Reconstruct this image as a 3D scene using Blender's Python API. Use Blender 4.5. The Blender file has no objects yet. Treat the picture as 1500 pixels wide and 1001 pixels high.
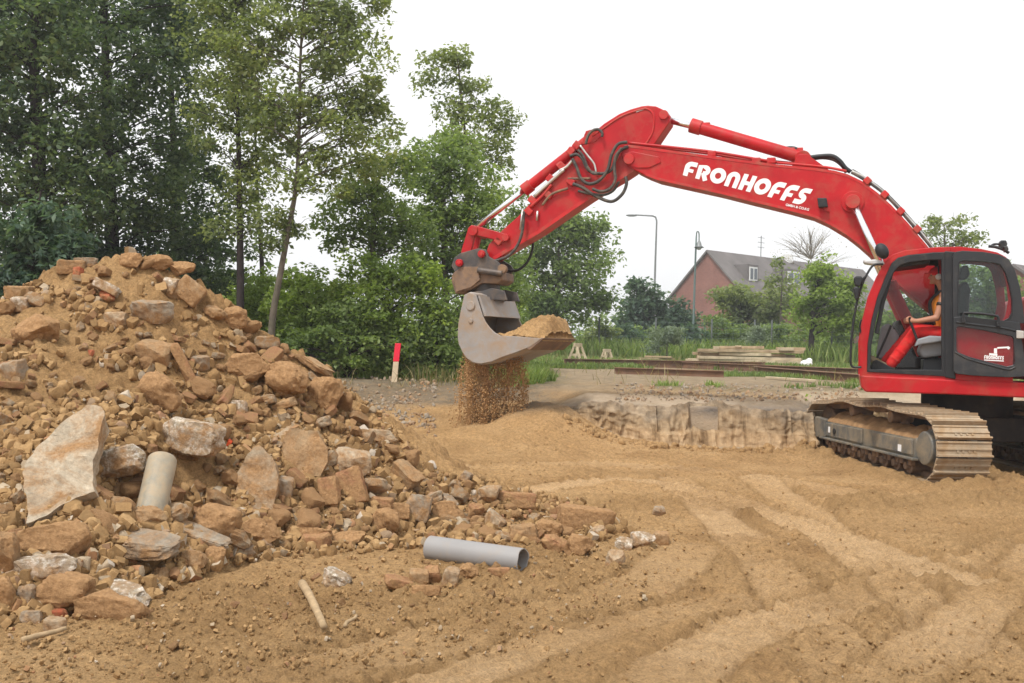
import bpy, bmesh, math, random
import numpy as np
from mathutils import Vector, Matrix, Euler
random.seed(7)
RNG = np.random.default_rng(11)
SC = bpy.context.scene
COL = SC.collection
PI = math.pi
def rad(a): return math.radians(a)

# ------------------------------------------------------------------ camera
CAMZ = 1.7
ROLL = rad(1.3)
CR, SR = math.cos(ROLL), math.sin(ROLL)
FPX = 1500.0
cam_d = bpy.data.cameras.new('camera')
cam_d.sensor_width = 36.0
cam_d.lens = 36.0
cam_d.clip_start = 0.1
cam_d.clip_end = 3000
cam = bpy.data.objects.new('camera', cam_d)
COL.objects.link(cam)
cam.matrix_world = Matrix(((CR, -SR, 0, 0), (0, 0, -1, 0), (SR, CR, 0, CAMZ), (0, 0, 0, 1)))
SC.camera = cam

def ray(px, py):
    xi = (px - 750.0) / FPX
    yi = -(py - 500.5) / FPX
    return (xi * CR - yi * SR, 1.0, xi * SR + yi * CR)
def P(px, py, d):
    r = ray(px, py)
    return Vector((r[0] * d, d, CAMZ + r[2] * d))

# ------------------------------------------------------------------ noise
def _h(ix, iy, iz, seed):
    n = (ix.astype(np.int64) * 374761393 + iy.astype(np.int64) * 668265263 + iz.astype(np.int64) * 2147483647 + seed * 1274126177) & 0xFFFFFFFF
    n = ((n ^ (n >> 13)) * 1274126177) & 0xFFFFFFFF
    n = ((n ^ (n >> 16)) * 2246822519) & 0xFFFFFFFF
    n = n ^ (n >> 15)
    return (n & 0xFFFFFF) / float(0xFFFFFF)
def vn3(x, y, z, seed=0):
    x = np.asarray(x, float); y = np.asarray(y, float); z = np.asarray(z, float)
    x, y, z = np.broadcast_arrays(x, y, z)
    ix = np.floor(x); iy = np.floor(y); iz = np.floor(z)
    fx, fy, fz = x - ix, y - iy, z - iz
    fx = fx * fx * (3 - 2 * fx); fy = fy * fy * (3 - 2 * fy); fz = fz * fz * (3 - 2 * fz)
    r = 0
    for a in (0, 1):
        wx = fx if a else 1 - fx
        for b in (0, 1):
            wy = fy if b else 1 - fy
            for c in (0, 1):
                wz = fz if c else 1 - fz
                r = r + wx * wy * wz * _h(ix + a, iy + b, iz + c, seed)
    return r * 2 - 1
def vn2(x, y, seed=0):
    x = np.asarray(x, float); y = np.asarray(y, float)
    x, y = np.broadcast_arrays(x, y)
    ix = np.floor(x); iy = np.floor(y); z0 = np.zeros_like(ix)
    fx, fy = x - ix, y - iy
    fx = fx * fx * (3 - 2 * fx); fy = fy * fy * (3 - 2 * fy)
    r = 0
    for a in (0, 1):
        wx = fx if a else 1 - fx
        for b in (0, 1):
            wy = fy if b else 1 - fy
            r = r + wx * wy * _h(ix + a, iy + b, z0, seed)
    return r * 2 - 1
def fbm2(x, y, octv=4, seed=0, gain=0.5):
    r = 0; a = 1.0; f = 1.0
    for o in range(octv):
        r = r + a * vn2(np.asarray(x) * f + 17.3 * o, np.asarray(y) * f - 9.1 * o, seed + o)
        a *= gain; f *= 2.03
    return r
def worley(x, y, seed=0):
    x = np.asarray(x, float); y = np.asarray(y, float)
    ix = np.floor(x); iy = np.floor(y); z0 = np.zeros_like(ix)
    best = np.full(x.shape, 9.0)
    for a in (-1, 0, 1):
        for b in (-1, 0, 1):
            cx = ix + a; cy = iy + b
            jx = cx + _h(cx, cy, z0, seed); jy = cy + _h(cx, cy, z0, seed + 31)
            best = np.minimum(best, (x - jx) ** 2 + (y - jy) ** 2)
    return np.sqrt(best)
def sstep(e0, e1, x):
    t = np.clip((np.asarray(x, float) - e0) / (e1 - e0), 0, 1)
    return t * t * (3 - 2 * t)

# ------------------------------------------------------------------ materials
def newmat(name):
    m = bpy.data.materials.new(name); m.use_nodes = True
    nt = m.node_tree; nt.nodes.clear()
    out = nt.nodes.new('ShaderNodeOutputMaterial')
    return m, nt, out
def N(nt, t, **kw):
    n = nt.nodes.new(t)
    for k, v in kw.items():
        if k.startswith('i_'):
            k = k[2:].replace('_', ' ')
            n.inputs[k].default_value = v
        else:
            setattr(n, k, v)
    return n
def ramp(nt, stops):
    r = nt.nodes.new('ShaderNodeValToRGB')
    e = r.color_ramp.elements
    while len(e) < len(stops): e.new(0.5)
    for i, (p, c) in enumerate(stops):
        e[i].position = p
        e[i].color = (c[0], c[1], c[2], 1) if hasattr(c, '__len__') else (c, c, c, 1)
    return r
def mixc(nt, fac, a, b, mode='MIX'):
    m = nt.nodes.new('ShaderNodeMix'); m.data_type = 'RGBA'; m.blend_type = mode
    for sock, v in ((m.inputs[0], fac), (m.inputs[6], a), (m.inputs[7], b)):
        if hasattr(v, 'is_output') or isinstance(v, bpy.types.NodeSocket): nt.links.new(v, sock)
        elif isinstance(v, (tuple, list)): sock.default_value = (v[0], v[1], v[2], 1)
        else: sock.default_value = v
    return m.outputs[2]
def noise(nt, scale, detail=4, rough=0.55, vec=None, dist=0.0):
    n = N(nt, 'ShaderNodeTexNoise'); n.inputs['Scale'].default_value = scale
    n.inputs['Detail'].default_value = detail; n.inputs['Roughness'].default_value = rough
    n.inputs['Distortion'].default_value = dist
    if vec is not None: nt.links.new(vec, n.inputs['Vector'])
    return n
def coords(nt, kind='Object'):
    t = nt.nodes.new('ShaderNodeTexCoord'); return t.outputs[kind]
def bump(nt, hgt, strength, dist, normal=None):
    b = nt.nodes.new('ShaderNodeBump'); b.inputs['Strength'].default_value = strength
    b.inputs['Distance'].default_value = dist
    nt.links.new(hgt, b.inputs['Height'])
    if normal is not None: nt.links.new(normal, b.inputs['Normal'])
    return b.outputs['Normal']
def princ(nt, out, col, rough=0.8, metal=0.0, normal=None, spec=0.3):
    p = nt.nodes.new('ShaderNodeBsdfPrincipled')
    if isinstance(col, (tuple, list)): p.inputs['Base Color'].default_value = (col[0], col[1], col[2], 1)
    else: nt.links.new(col, p.inputs['Base Color'])
    if isinstance(rough, (int, float)): p.inputs['Roughness'].default_value = rough
    else: nt.links.new(rough, p.inputs['Roughness'])
    p.inputs['Metallic'].default_value = metal
    p.inputs['Specular IOR Level'].default_value = spec
    if normal is not None: nt.links.new(normal, p.inputs['Normal'])
    nt.links.new(p.outputs[0], out.inputs[0])
    return p
def simple(name, col, rough=0.6, metal=0.0, spec=0.4, var=0.18, vscale=6.0, dirt=None, dirt_amt=0.35, dscale=3.0, bmp=0.15, bscale=60, coord='Object'):
    m, nt, out = newmat(name)
    v = coords(nt, coord)
    n1 = noise(nt, vscale, 5, 0.6, v)
    lo = tuple(c * (1 - var) for c in col); hi = tuple(min(1, c * (1 + var)) for c in col)
    r = ramp(nt, [(0.3, lo), (0.7, hi)]); nt.links.new(n1.outputs[0], r.inputs[0])
    c = r.outputs[0]
    if dirt is not None:
        n2 = noise(nt, dscale, 8, 0.68, v, 0.4)
        rr = ramp(nt, [(0.62 - dirt_amt * 0.5, 0.0), (0.78 - dirt_amt * 0.3, min(1.0, dirt_amt * 1.6))])
        nt.links.new(n2.outputs[0], rr.inputs[0])
        c = mixc(nt, rr.outputs[0], c, dirt)
    n3 = noise(nt, bscale, 4, 0.6, v)
    rm = ramp(nt, [(0.3, max(0.02, rough - 0.1)), (0.7, min(1, rough + 0.12))]); nt.links.new(n1.outputs[0], rm.inputs[0])
    princ(nt, out, c, rm.outputs[0], metal, bump(nt, n3.outputs[0], bmp, 0.01), spec)
    return m

DUST = (0.36, 0.215, 0.105)
MAT = {}
# --- the excavator's paints and metals
MAT['red'] = simple('red_paint', (0.42, 0.006, 0.011), 0.40, 0, 0.30, 0.16, 2.5, (0.30, 0.10, 0.06), 0.30, 3.4, 0.06, 40)
MAT['red_worn'] = simple('worn_red_paint', (0.47, 0.012, 0.014), 0.5, 0, 0.4, 0.16, 4, (0.25, 0.13, 0.08), 0.33, 5, 0.1, 40)
MAT['black'] = simple('black_trim', (0.014, 0.015, 0.018), 0.5, 0, 0.4, 0.2, 5, (0.16, 0.125, 0.09), 0.16, 4)
MAT['door_grey'] = simple('charcoal_door_paint', (0.019, 0.021, 0.025), 0.4, 0, 0.45, 0.2, 4, (0.13, 0.11, 0.09), 0.2, 4)
MAT['rubber'] = simple('rubber_hose', (0.05, 0.047, 0.045), 0.6, 0, 0.35, 0.2, 9, (0.25, 0.19, 0.13), 0.3, 9)
MAT['chrome'] = simple('chromed_rod', (0.78, 0.79, 0.82), 0.16, 1.0, 0.5, 0.05, 4)
MAT['silver'] = simple('zinc_pipe', (0.55, 0.53, 0.5), 0.35, 0.8, 0.5, 0.1, 8)
MAT['bucket'] = simple('worn_grey_bucket_steel', (0.30, 0.285, 0.275), 0.5, 0.12, 0.4, 0.12, 3, (0.33, 0.22, 0.13), 0.46, 4, 0.15, 50)
MAT['rusty'] = simple('dirty_rusted_steel', (0.17, 0.115, 0.085), 0.7, 0.1, 0.3, 0.3, 6, DUST, 0.35, 5, 0.3, 40)
MAT['bracket'] = simple('dark_bracket_steel', (0.07, 0.065, 0.065), 0.55, 0.2, 0.4, 0.25, 6, (0.22, 0.15, 0.1), 0.35, 5)
MAT['track'] = simple('muddy_track_steel', (0.37, 0.295, 0.21), 0.72, 0.0, 0.3, 0.22, 7, (0.30, 0.185, 0.09), 0.5, 6, 0.35, 45)
MAT['trackframe'] = simple('grey_track_frame', (0.095, 0.105, 0.108), 0.5, 0.1, 0.4, 0.25, 3, (0.33, 0.26, 0.17), 0.50, 3.2, 0.15, 40)
MAT['undercarriage'] = simple('dark_undercarriage', (0.028, 0.024, 0.023), 0.75, 0, 0.3, 0.3, 4, (0.10, 0.07, 0.045), 0.3, 3)
MAT['mudpack'] = simple('packed_mud', (0.30, 0.18, 0.09), 0.95, 0, 0.1, 0.25, 7, (0.21, 0.12, 0.06), 0.4, 9, 0.8, 30)
MAT['seat'] = simple('grey_seat_plastic', (0.23, 0.24, 0.26), 0.6, 0, 0.4, 0.1, 5, (0.2, 0.16, 0.12), 0.2)
MAT['white'] = simple('white_lettering', (0.82, 0.82, 0.82), 0.5, 0, 0.4, 0.03, 3)
MAT['lamp'] = simple('lamp_lens', (0.5, 0.5, 0.5), 0.15, 0, 0.5, 0.05)
MAT['skin'] = simple('tanned_skin', (0.42, 0.20, 0.125), 0.55, 0, 0.4, 0.08, 9, None)
MAT['trousers'] = simple('red_work_trousers', (0.60, 0.022, 0.022), 0.85, 0, 0.2, 0.14, 14, (0.30, 0.14, 0.09), 0.2, 8, 0.5, 30)
MAT['vest'] = simple('orange_vest', (0.78, 0.27, 0.035), 0.8, 0, 0.2, 0.12, 12)
MAT['shoe'] = simple('dusty_shoe', (0.23, 0.19, 0.12), 0.85, 0, 0.2, 0.15, 12)
MAT['cap'] = simple('red_cap_cloth', (0.55, 0.03, 0.04), 0.8, 0, 0.2, 0.1, 9)
MAT['earwhite'] = simple('ear_cup_plastic', (0.62, 0.62, 0.64), 0.4, 0, 0.4, 0.05, 9)
MAT['hair'] = simple('dark_hair', (0.03, 0.02, 0.015), 0.7, 0, 0.3, 0.3, 30)
# glass: part mirror, part clear
def glassmat(name, tint, refl):
    m, nt, out = newmat(name)
    t = N(nt, 'ShaderNodeBsdfTransparent'); t.inputs[0].default_value = (*tint, 1)
    g = N(nt, 'ShaderNodeBsdfGlossy'); g.inputs['Roughness'].default_value = 0.02
    f = N(nt, 'ShaderNodeFresnel'); f.inputs['IOR'].default_value = 1.45
    mm = N(nt, 'ShaderNodeMath', operation='MULTIPLY'); mm.inputs[1].default_value = refl
    nt.links.new(f.outputs[0], mm.inputs[0])
    x = N(nt, 'ShaderNodeMixShader')
    nt.links.new(mm.outputs[0], x.inputs[0]); nt.links.new(t.outputs[0], x.inputs[1]); nt.links.new(g.outputs[0], x.inputs[2])
    nt.links.new(x.outputs[0], out.inputs[0])
    return m
MAT['glass'] = glassmat('cab_glass', (0.80, 0.85, 0.84), 1.0)
MAT['windowpane'] = simple('house_window_pane', (0.10, 0.12, 0.14), 0.08, 0, 0.6, 0.1, 1)
# --- site things
MAT['pvc'] = simple('grey_plastic_pipe', (0.27, 0.26, 0.255), 0.45, 0, 0.4, 0.05, 3, (0.36, 0.25, 0.15), 0.16, 4, 0.05, 30)
MAT['concpipe'] = simple('grey_clay_pipe', (0.29, 0.265, 0.205), 0.6, 0, 0.35, 0.22, 9, (0.40, 0.30, 0.19), 0.52, 11, 0.35, 40)
MAT['stakewood'] = simple('pale_stake_wood', (0.62, 0.50, 0.35), 0.8, 0, 0.2, 0.12, 14)
MAT['stakered'] = simple('red_stake_paint', (0.78, 0.025, 0.06), 0.6, 0, 0.3, 0.08, 14)
MAT['stick'] = simple('dry_stick_wood', (0.37, 0.265, 0.155), 0.9, 0, 0.15, 0.25, 18)
MAT['wood'] = simple('weathered_plank_wood', (0.40, 0.30, 0.19), 0.8, 0, 0.2, 0.3, 3, (0.24, 0.16, 0.10), 0.35, 2, 0.3, 30)
MAT['wood2'] = simple('pale_plank_wood', (0.50, 0.41, 0.28), 0.8, 0, 0.2, 0.25, 3, (0.3, 0.22, 0.14), 0.3, 2, 0.3, 30)
MAT['rustbeam'] = simple('rusty_beam_steel', (0.175, 0.105, 0.072), 0.85, 0, 0.2, 0.35, 2, (0.28, 0.15, 0.08), 0.35, 3, 0.3, 20)
MAT['bark'] = simple('grey_brown_bark', (0.125, 0.105, 0.085), 0.9, 0, 0.15, 0.3, 6, (0.09, 0.10, 0.06), 0.35, 2, 0.8, 12)
MAT['bark_dark'] = simple('dark_bark', (0.045, 0.036, 0.036), 0.9, 0, 0.1, 0.3, 6)
MAT['bark_pale'] = simple('pale_grey_bark', (0.24, 0.205, 0.165), 0.9, 0, 0.15, 0.3, 5, (0.12, 0.11, 0.08), 0.4, 2.5, 0.7, 14)
MAT['post'] = simple('dark_steel_post', (0.07, 0.08, 0.075), 0.6, 0.1, 0.3, 0.2, 3)
MAT['lampgrey'] = simple('grey_lamp_steel', (0.20, 0.21, 0.21), 0.5, 0.3, 0.4, 0.1, 3)
MAT['greenlamp'] = simple('green_lamp_steel', (0.10, 0.14, 0.13), 0.5, 0.2, 0.4, 0.1, 3)
MAT['roof'] = simple('dark_roof_tiles', (0.15, 0.135, 0.13), 0.85, 0, 0.2, 0.25, 0.7)
MAT['whiteframe'] = simple('white_window_frame', (0.75, 0.75, 0.74), 0.6, 0, 0.3, 0.05, 3)
MAT['bag'] = simple('white_plastic_bag', (0.8, 0.8, 0.8), 0.5, 0, 0.3, 0.05, 9)
MAT['orange'] = simple('orange_plastic', (0.62, 0.09, 0.03), 0.5, 0, 0.3, 0.12, 9, DUST, 0.2, 9)
def brickmat():
    m, nt, out = newmat('red_brick_wall')
    v = coords(nt)
    b = N(nt, 'ShaderNodeTexBrick')
    mp = N(nt, 'ShaderNodeMapping'); mp.inputs['Rotation'].default_value = (rad(90), 0, 0)
    nt.links.new(v, mp.inputs[0]); nt.links.new(mp.outputs[0], b.inputs['Vector'])
    b.inputs['Scale'].default_value = 4.0
    b.inputs['Color1'].default_value = (0.26, 0.105, 0.080, 1); b.inputs['Color2'].default_value = (0.20, 0.08, 0.062, 1)
    b.inputs['Mortar'].default_value = (0.26, 0.19, 0.155, 1); b.inputs['Mortar Size'].default_value = 0.015
    n = noise(nt, 0.5, 5, 0.6, v)
    r = ramp(nt, [(0.3, 0.75), (0.7, 1.15)]); nt.links.new(n.outputs[0], r.inputs[0])
    c = mixc(nt, 1.0, b.outputs[0], r.outputs[0], 'MULTIPLY')
    princ(nt, out, c, 0.9)
    return m
MAT['brick'] = brickmat()
def leafmat(name, dark, mid, light, trans=0.3):
    m, nt, out = newmat(name)
    g = N(nt, 'ShaderNodeNewGeometry')
    r = ramp(nt, [(0.0, dark), (0.55, mid), (1.0, light)])
    nt.links.new(g.outputs['Random Per Island'], r.inputs[0])
    n = noise(nt, 0.55, 3, 0.5, coords(nt))
    rr = ramp(nt, [(0.32, (0.62, 0.66, 0.7)), (0.68, (1.3, 1.25, 1.05))]); nt.links.new(n.outputs[0], rr.inputs[0])
    c = mixc(nt, 1.0, r.outputs[0], rr.outputs[0], 'MULTIPLY')
    p = N(nt, 'ShaderNodeBsdfPrincipled'); p.inputs['Roughness'].default_value = 0.5
    p.inputs['Specular IOR Level'].default_value = 0.32
    nt.links.new(c, p.inputs['Base Color'])
    t = N(nt, 'ShaderNodeBsdfTranslucent')
    c2 = mixc(nt, 1.0, c, (1.45, 1.5, 0.8), 'MULTIPLY'); nt.links.new(c2, t.inputs[0])
    x = N(nt, 'ShaderNodeMixShader'); x.inputs[0].default_value = trans
    nt.links.new(p.outputs[0], x.inputs[1]); nt.links.new(t.outputs[0], x.inputs[2])
    nt.links.new(x.outputs[0], out.inputs[0])
    return m
LEAF = {
 'dark': leafmat('dark_green_leaves', (0.050, 0.086, 0.045), (0.094, 0.146, 0.074), (0.165, 0.215, 0.11), 0.45),
 'olive': leafmat('olive_green_leaves', (0.130, 0.168, 0.068), (0.205, 0.255, 0.110), (0.29, 0.33, 0.155), 0.5),
 'mid': leafmat('mid_green_leaves', (0.120, 0.178, 0.058), (0.192, 0.270, 0.096), (0.265, 0.34, 0.14), 0.5),
 'bright': leafmat('bright_green_leaves', (0.155, 0.220, 0.046), (0.245, 0.340, 0.078), (0.31, 0.40, 0.12), 0.5),
 'blue': leafmat('blue_green_leaves', (0.050, 0.095, 0.066), (0.090, 0.150, 0.102), (0.145, 0.21, 0.145), 0.4),
 'silver': leafmat('silvery_green_leaves', (0.16, 0.21, 0.15), (0.23, 0.29, 0.22), (0.31, 0.37, 0.29)),
 'grass': leafmat('grass_blades', (0.11, 0.17, 0.04), (0.17, 0.25, 0.065), (0.27, 0.31, 0.12)),
 'dry': leafmat('dry_stalks', (0.16, 0.13, 0.06), (0.25, 0.21, 0.10), (0.36, 0.30, 0.16)),
}

# ------------------------------------------------------------------ object helpers
def tag(o, label=None, cat=None, group=None, kind=None):
    if label: o['label'] = label
    if cat: o['category'] = cat
    if group: o['group'] = group
    if kind: o['kind'] = kind
    return o
def empty(name, loc=(0, 0, 0), rz=0.0):
    o = bpy.data.objects.new(name, None); COL.objects.link(o)
    o.location = loc; o.rotation_euler = (0, 0, rz); o.empty_display_size = 0.2
    return o
def link_mesh(name, me, mat, parent=None):
    o = bpy.data.objects.new(name, me); COL.objects.link(o)
    if mat is not None and len(me.materials) == 0: me.materials.append(mat)
    if parent is not None: o.parent = parent
    return o
def np_mesh(name, V, F, smooth=False):
    """V (n,3), F (m,k) arrays"""
    me = bpy.data.meshes.new(name)
    V = np.asarray(V, np.float32); F = np.asarray(F, np.int32)
    k = F.shape[1]
    me.vertices.add(len(V)); me.vertices.foreach_set('co', V.ravel())
    me.loops.add(F.size); me.loops.foreach_set('vertex_index', F.ravel())
    me.polygons.add(len(F))
    me.polygons.foreach_set('loop_start', np.arange(0, F.size, k, dtype=np.int32))
    me.polygons.foreach_set('loop_total', np.full(len(F), k, np.int32))
    if smooth: me.polygons.foreach_set('use_smooth', np.ones(len(F), bool))
    me.update(calc_edges=True)
    return me
class MB:
    def __init__(s): s.v = []; s.f = []
    def addv(s, pts):
        b = len(s.v); s.v.extend([tuple(p) for p in pts]); return b
    def box(s, c, size, rot=None):
        hx, hy, hz = size[0] / 2, size[1] / 2, size[2] / 2
        pts = [Vector((x, y, z)) for x in (-hx, hx) for y in (-hy, hy) for z in (-hz, hz)]
        if rot is not None:
            R = Euler(rot).to_matrix() if not isinstance(rot, Matrix) else rot
            pts = [R @ p for p in pts]
        b = s.addv([p + Vector(c) for p in pts])
        for q in ((0, 1, 3, 2), (4, 6, 7, 5), (0, 4, 5, 1), (2, 3, 7, 6), (0, 2, 6, 4), (1, 5, 7, 3)):
            s.f.append([b + i for i in q])
        return s
    def bar(s, p, q, w, h, up=(0, 0, 1)):
        p, q = Vector(p), Vector(q); d = (q - p); L = d.length; d.normalize()
        x = d.cross(Vector(up))
        if x.length < 1e-4: x = d.cross(Vector((0, 1, 0)))
        x.normalize(); u = x.cross(d)
        R = Matrix((x, d, u)).transposed()
        return s.box((p + q) / 2, (w, L, h), R)
    def tube(s, pts, r, seg=10, cap=True):
        pts = [Vector(p) for p in pts]; n = len(pts)
        rs = r if hasattr(r, '__len__') else [r] * n
        prev = None; rings = []
        for i in range(n):
            d = pts[min(i + 1, n - 1)] - pts[max(i - 1, 0)]
            if d.length < 1e-9: d = Vector((0, 0, 1))
            d.normalize()
            if prev is None:
                a = Vector((0, 0, 1)) if abs(d.z) < 0.9 else Vector((1, 0, 0))
                x = d.cross(a).normalized()
            else:
                x = prev - d * prev.dot(d)
                x = x.normalized() if x.length > 1e-6 else d.orthogonal().normalized()
            prev = x; y = d.cross(x)
            rings.append(s.addv([pts[i] + (x * math.cos(2 * PI * k / seg) + y * math.sin(2 * PI * k / seg)) * rs[i] for k in range(seg)]))
        for i in range(n - 1):
            a, b = rings[i], rings[i + 1]
            for k in range(seg):
                k2 = (k + 1) % seg
                s.f.append([a + k, a + k2, b + k2, b + k])
        if cap:
            s.f.append([rings[0] + k for k in reversed(range(seg))]); s.f.append([rings[-1] + k for k in range(seg)])
        return s
    def prism(s, near, far):
        """two point loops of equal length"""
        n = len(near); a = s.addv(near); b = s.addv(far)
        s.f.append([a + i for i in range(n)]); s.f.append([b + i for i in reversed(range(n))])
        for i in range(n):
            j = (i + 1) % n; s.f.append([a + i, b + i, b + j, a + j])
        return s
    def ring(s, on, inn, of, inf):
        n = len(on); A = s.addv(on); B = s.addv(inn); C_ = s.addv(of); D = s.addv(inf)
        for i in range(n):
            j = (i + 1) % n
            s.f.append([A + i, A + j, B + j, B + i]); s.f.append([C_ + i, D + i, D + j, C_ + j])
            s.f.append([A + i, C_ + i, C_ + j, A + j]); s.f.append([B + i, B + j, D + j, D + i])
        return s
    def ell(s, c, r, seg=14, rings=9, rot=None):
        c = Vector(c); R = Euler(rot).to_matrix() if rot is not None else None
        def pt(a, b):
            p = Vector((r[0] * math.sin(a) * math.cos(b), r[1] * math.sin(a) * math.sin(b), r[2] * math.cos(a)))
            if R is not None: p = R @ p
            return c + p
        top = s.addv([pt(0, 0)]); rows = []
        for i in range(1, rings):
            rows.append(s.addv([pt(PI * i / rings, 2 * PI * k / seg) for k in range(seg)]))
        bot = s.addv([pt(PI, 0)])
        for k in range(seg):
            k2 = (k + 1) % seg
            s.f.append([top, rows[0] + k, rows[0] + k2]); s.f.append([bot, rows[-1] + k2, rows[-1] + k])
            for i in range(len(rows) - 1): s.f.append([rows[i] + k, rows[i + 1] + k, rows[i + 1] + k2, rows[i] + k2])
        return s
    def capsule(s, p, q, r0, r1, seg=12):
        p, q = Vector(p), Vector(q); d = (q - p); L = d.length
        if L < 1e-6: return s.ell(p, (r0, r0, r0))
        d.normalize(); pts = []; rs = []
        for a in (0.02, 0.35, 0.7, 1.0):
            pts.append(p - d * r0 * math.cos(a * PI / 2)); rs.append(max(1e-4, r0 * math.sin(a * PI / 2)))
        for a in (1.0, 0.7, 0.35, 0.02):
            pts.append(q + d * r1 * math.cos(a * PI / 2)); rs.append(max(1e-4, r1 * math.sin(a * PI / 2)))
        return s.tube(pts, rs, seg)
    def build(s, name, mat, parent=None, smooth=False, bevel=0, angle=None, segs=2):
        me = bpy.data.meshes.new(name); me.from_pydata(s.v, [], s.f); me.update()
        bm = bmesh.new(); bm.from_mesh(me); bmesh.ops.recalc_face_normals(bm, faces=bm.faces); bm.to_mesh(me); bm.free()
        if smooth or angle:
            me.polygons.foreach_set('use_smooth', np.ones(len(me.polygons), bool))
            if angle: me.set_sharp_from_angle(angle=rad(angle))
        o = link_mesh(name, me, mat, parent)
        if bevel:
            b = o.modifiers.new('bevel', 'BEVEL'); b.width = bevel; b.segments = segs; b.limit_method = 'ANGLE'; b.angle_limit = rad(40)
            b.harden_normals = False
        return o
def circ(c, r, ax, ay, n=20):
    c, ax, ay = Vector(c), Vector(ax), Vector(ay)
    return [c + (ax * math.cos(2 * PI * k / n) + ay * math.sin(2 * PI * k / n)) * r for k in range(n)]
def smooth_pts(pts, k=6):
    """Catmull-Rom through the points"""
    pts = [Vector(p) for p in pts]
    if len(pts) < 3: return pts
    out = []
    for i in range(len(pts) - 1):
        p0 = pts[max(i - 1, 0)]; p1 = pts[i]; p2 = pts[i + 1]; p3 = pts[min(i + 2, len(pts) - 1)]
        for j in range(k):
            t = j / k
            out.append(0.5 * ((2 * p1) + (p2 - p0) * t + (2 * p0 - 5 * p1 + 4 * p2 - p3) * t * t + (3 * p1 - p0 - 3 * p2 + p3) * t ** 3))
    out.append(pts[-1])
    return out
# ------------------------------------------------------------------ terrain
def flat_ground(px, py, z=0.0):
    r = ray(px, py); t = (z - CAMZ) / r[2]
    return (r[0] * t, t)
RUTS = [  # crawler and wheel marks: pixel paths on the flat, width, depth
    ([(985, 700), (1085, 780), (1160, 870), (1250, 1000), (1300, 1060)], 0.50, 0.05),
    ([(1110, 700), (1230, 790), (1370, 900), (1500, 1000), (1560, 1040)], 0.50, 0.045),
    ([(300, 1030), (540, 965), (760, 915), (930, 865), (1010, 800)], 0.55, 0.045),
    ([(930, 1040), (1040, 955), (1160, 905), (1330, 850), (1520, 812)], 0.50, 0.04),
    ([(1210, 1050), (1330, 985), (1420, 905), (1540, 800)], 0.45, 0.035),
    ([(560, 1040), (720, 975), (900, 920), (1080, 880)], 0.4, 0.03),
    ([(660, 690), (850, 680), (1040, 690), (1230, 720)], 0.6, 0.03),
    ([(760, 720), (930, 705), (1100, 740), (1260, 800), (1420, 850)], 0.5, 0.03),
]
def path_pts(pxs):
    pts = smooth_pts([Vector((*flat_ground(*p), 0)) for p in pxs], 10)
    return np.array([[p.x, p.y] for p in pts])
RUTP = [(path_pts(a), b, c) for a, b, c in RUTS]
def path_dist(x, y, pts):
    best = np.full(x.shape, 1e9); arc = np.zeros_like(x); acc = 0.0
    for i in range(len(pts) - 1):
        a, b = pts[i], pts[i + 1]; d = b - a; L = math.hypot(*d)
        if L < 1e-6: continue
        t = np.clip(((x - a[0]) * d[0] + (y - a[1]) * d[1]) / (L * L), 0, 1)
        dd = np.hypot(x - a[0] - t * d[0], y - a[1] - t * d[1])
        m = dd < best
        best = np.where(m, dd, best); arc = np.where(m, acc + t * L, arc); acc += L
    return best, arc
TRK_C = (5.46, 14.9); TRK_A = rad(5.5)
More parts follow.
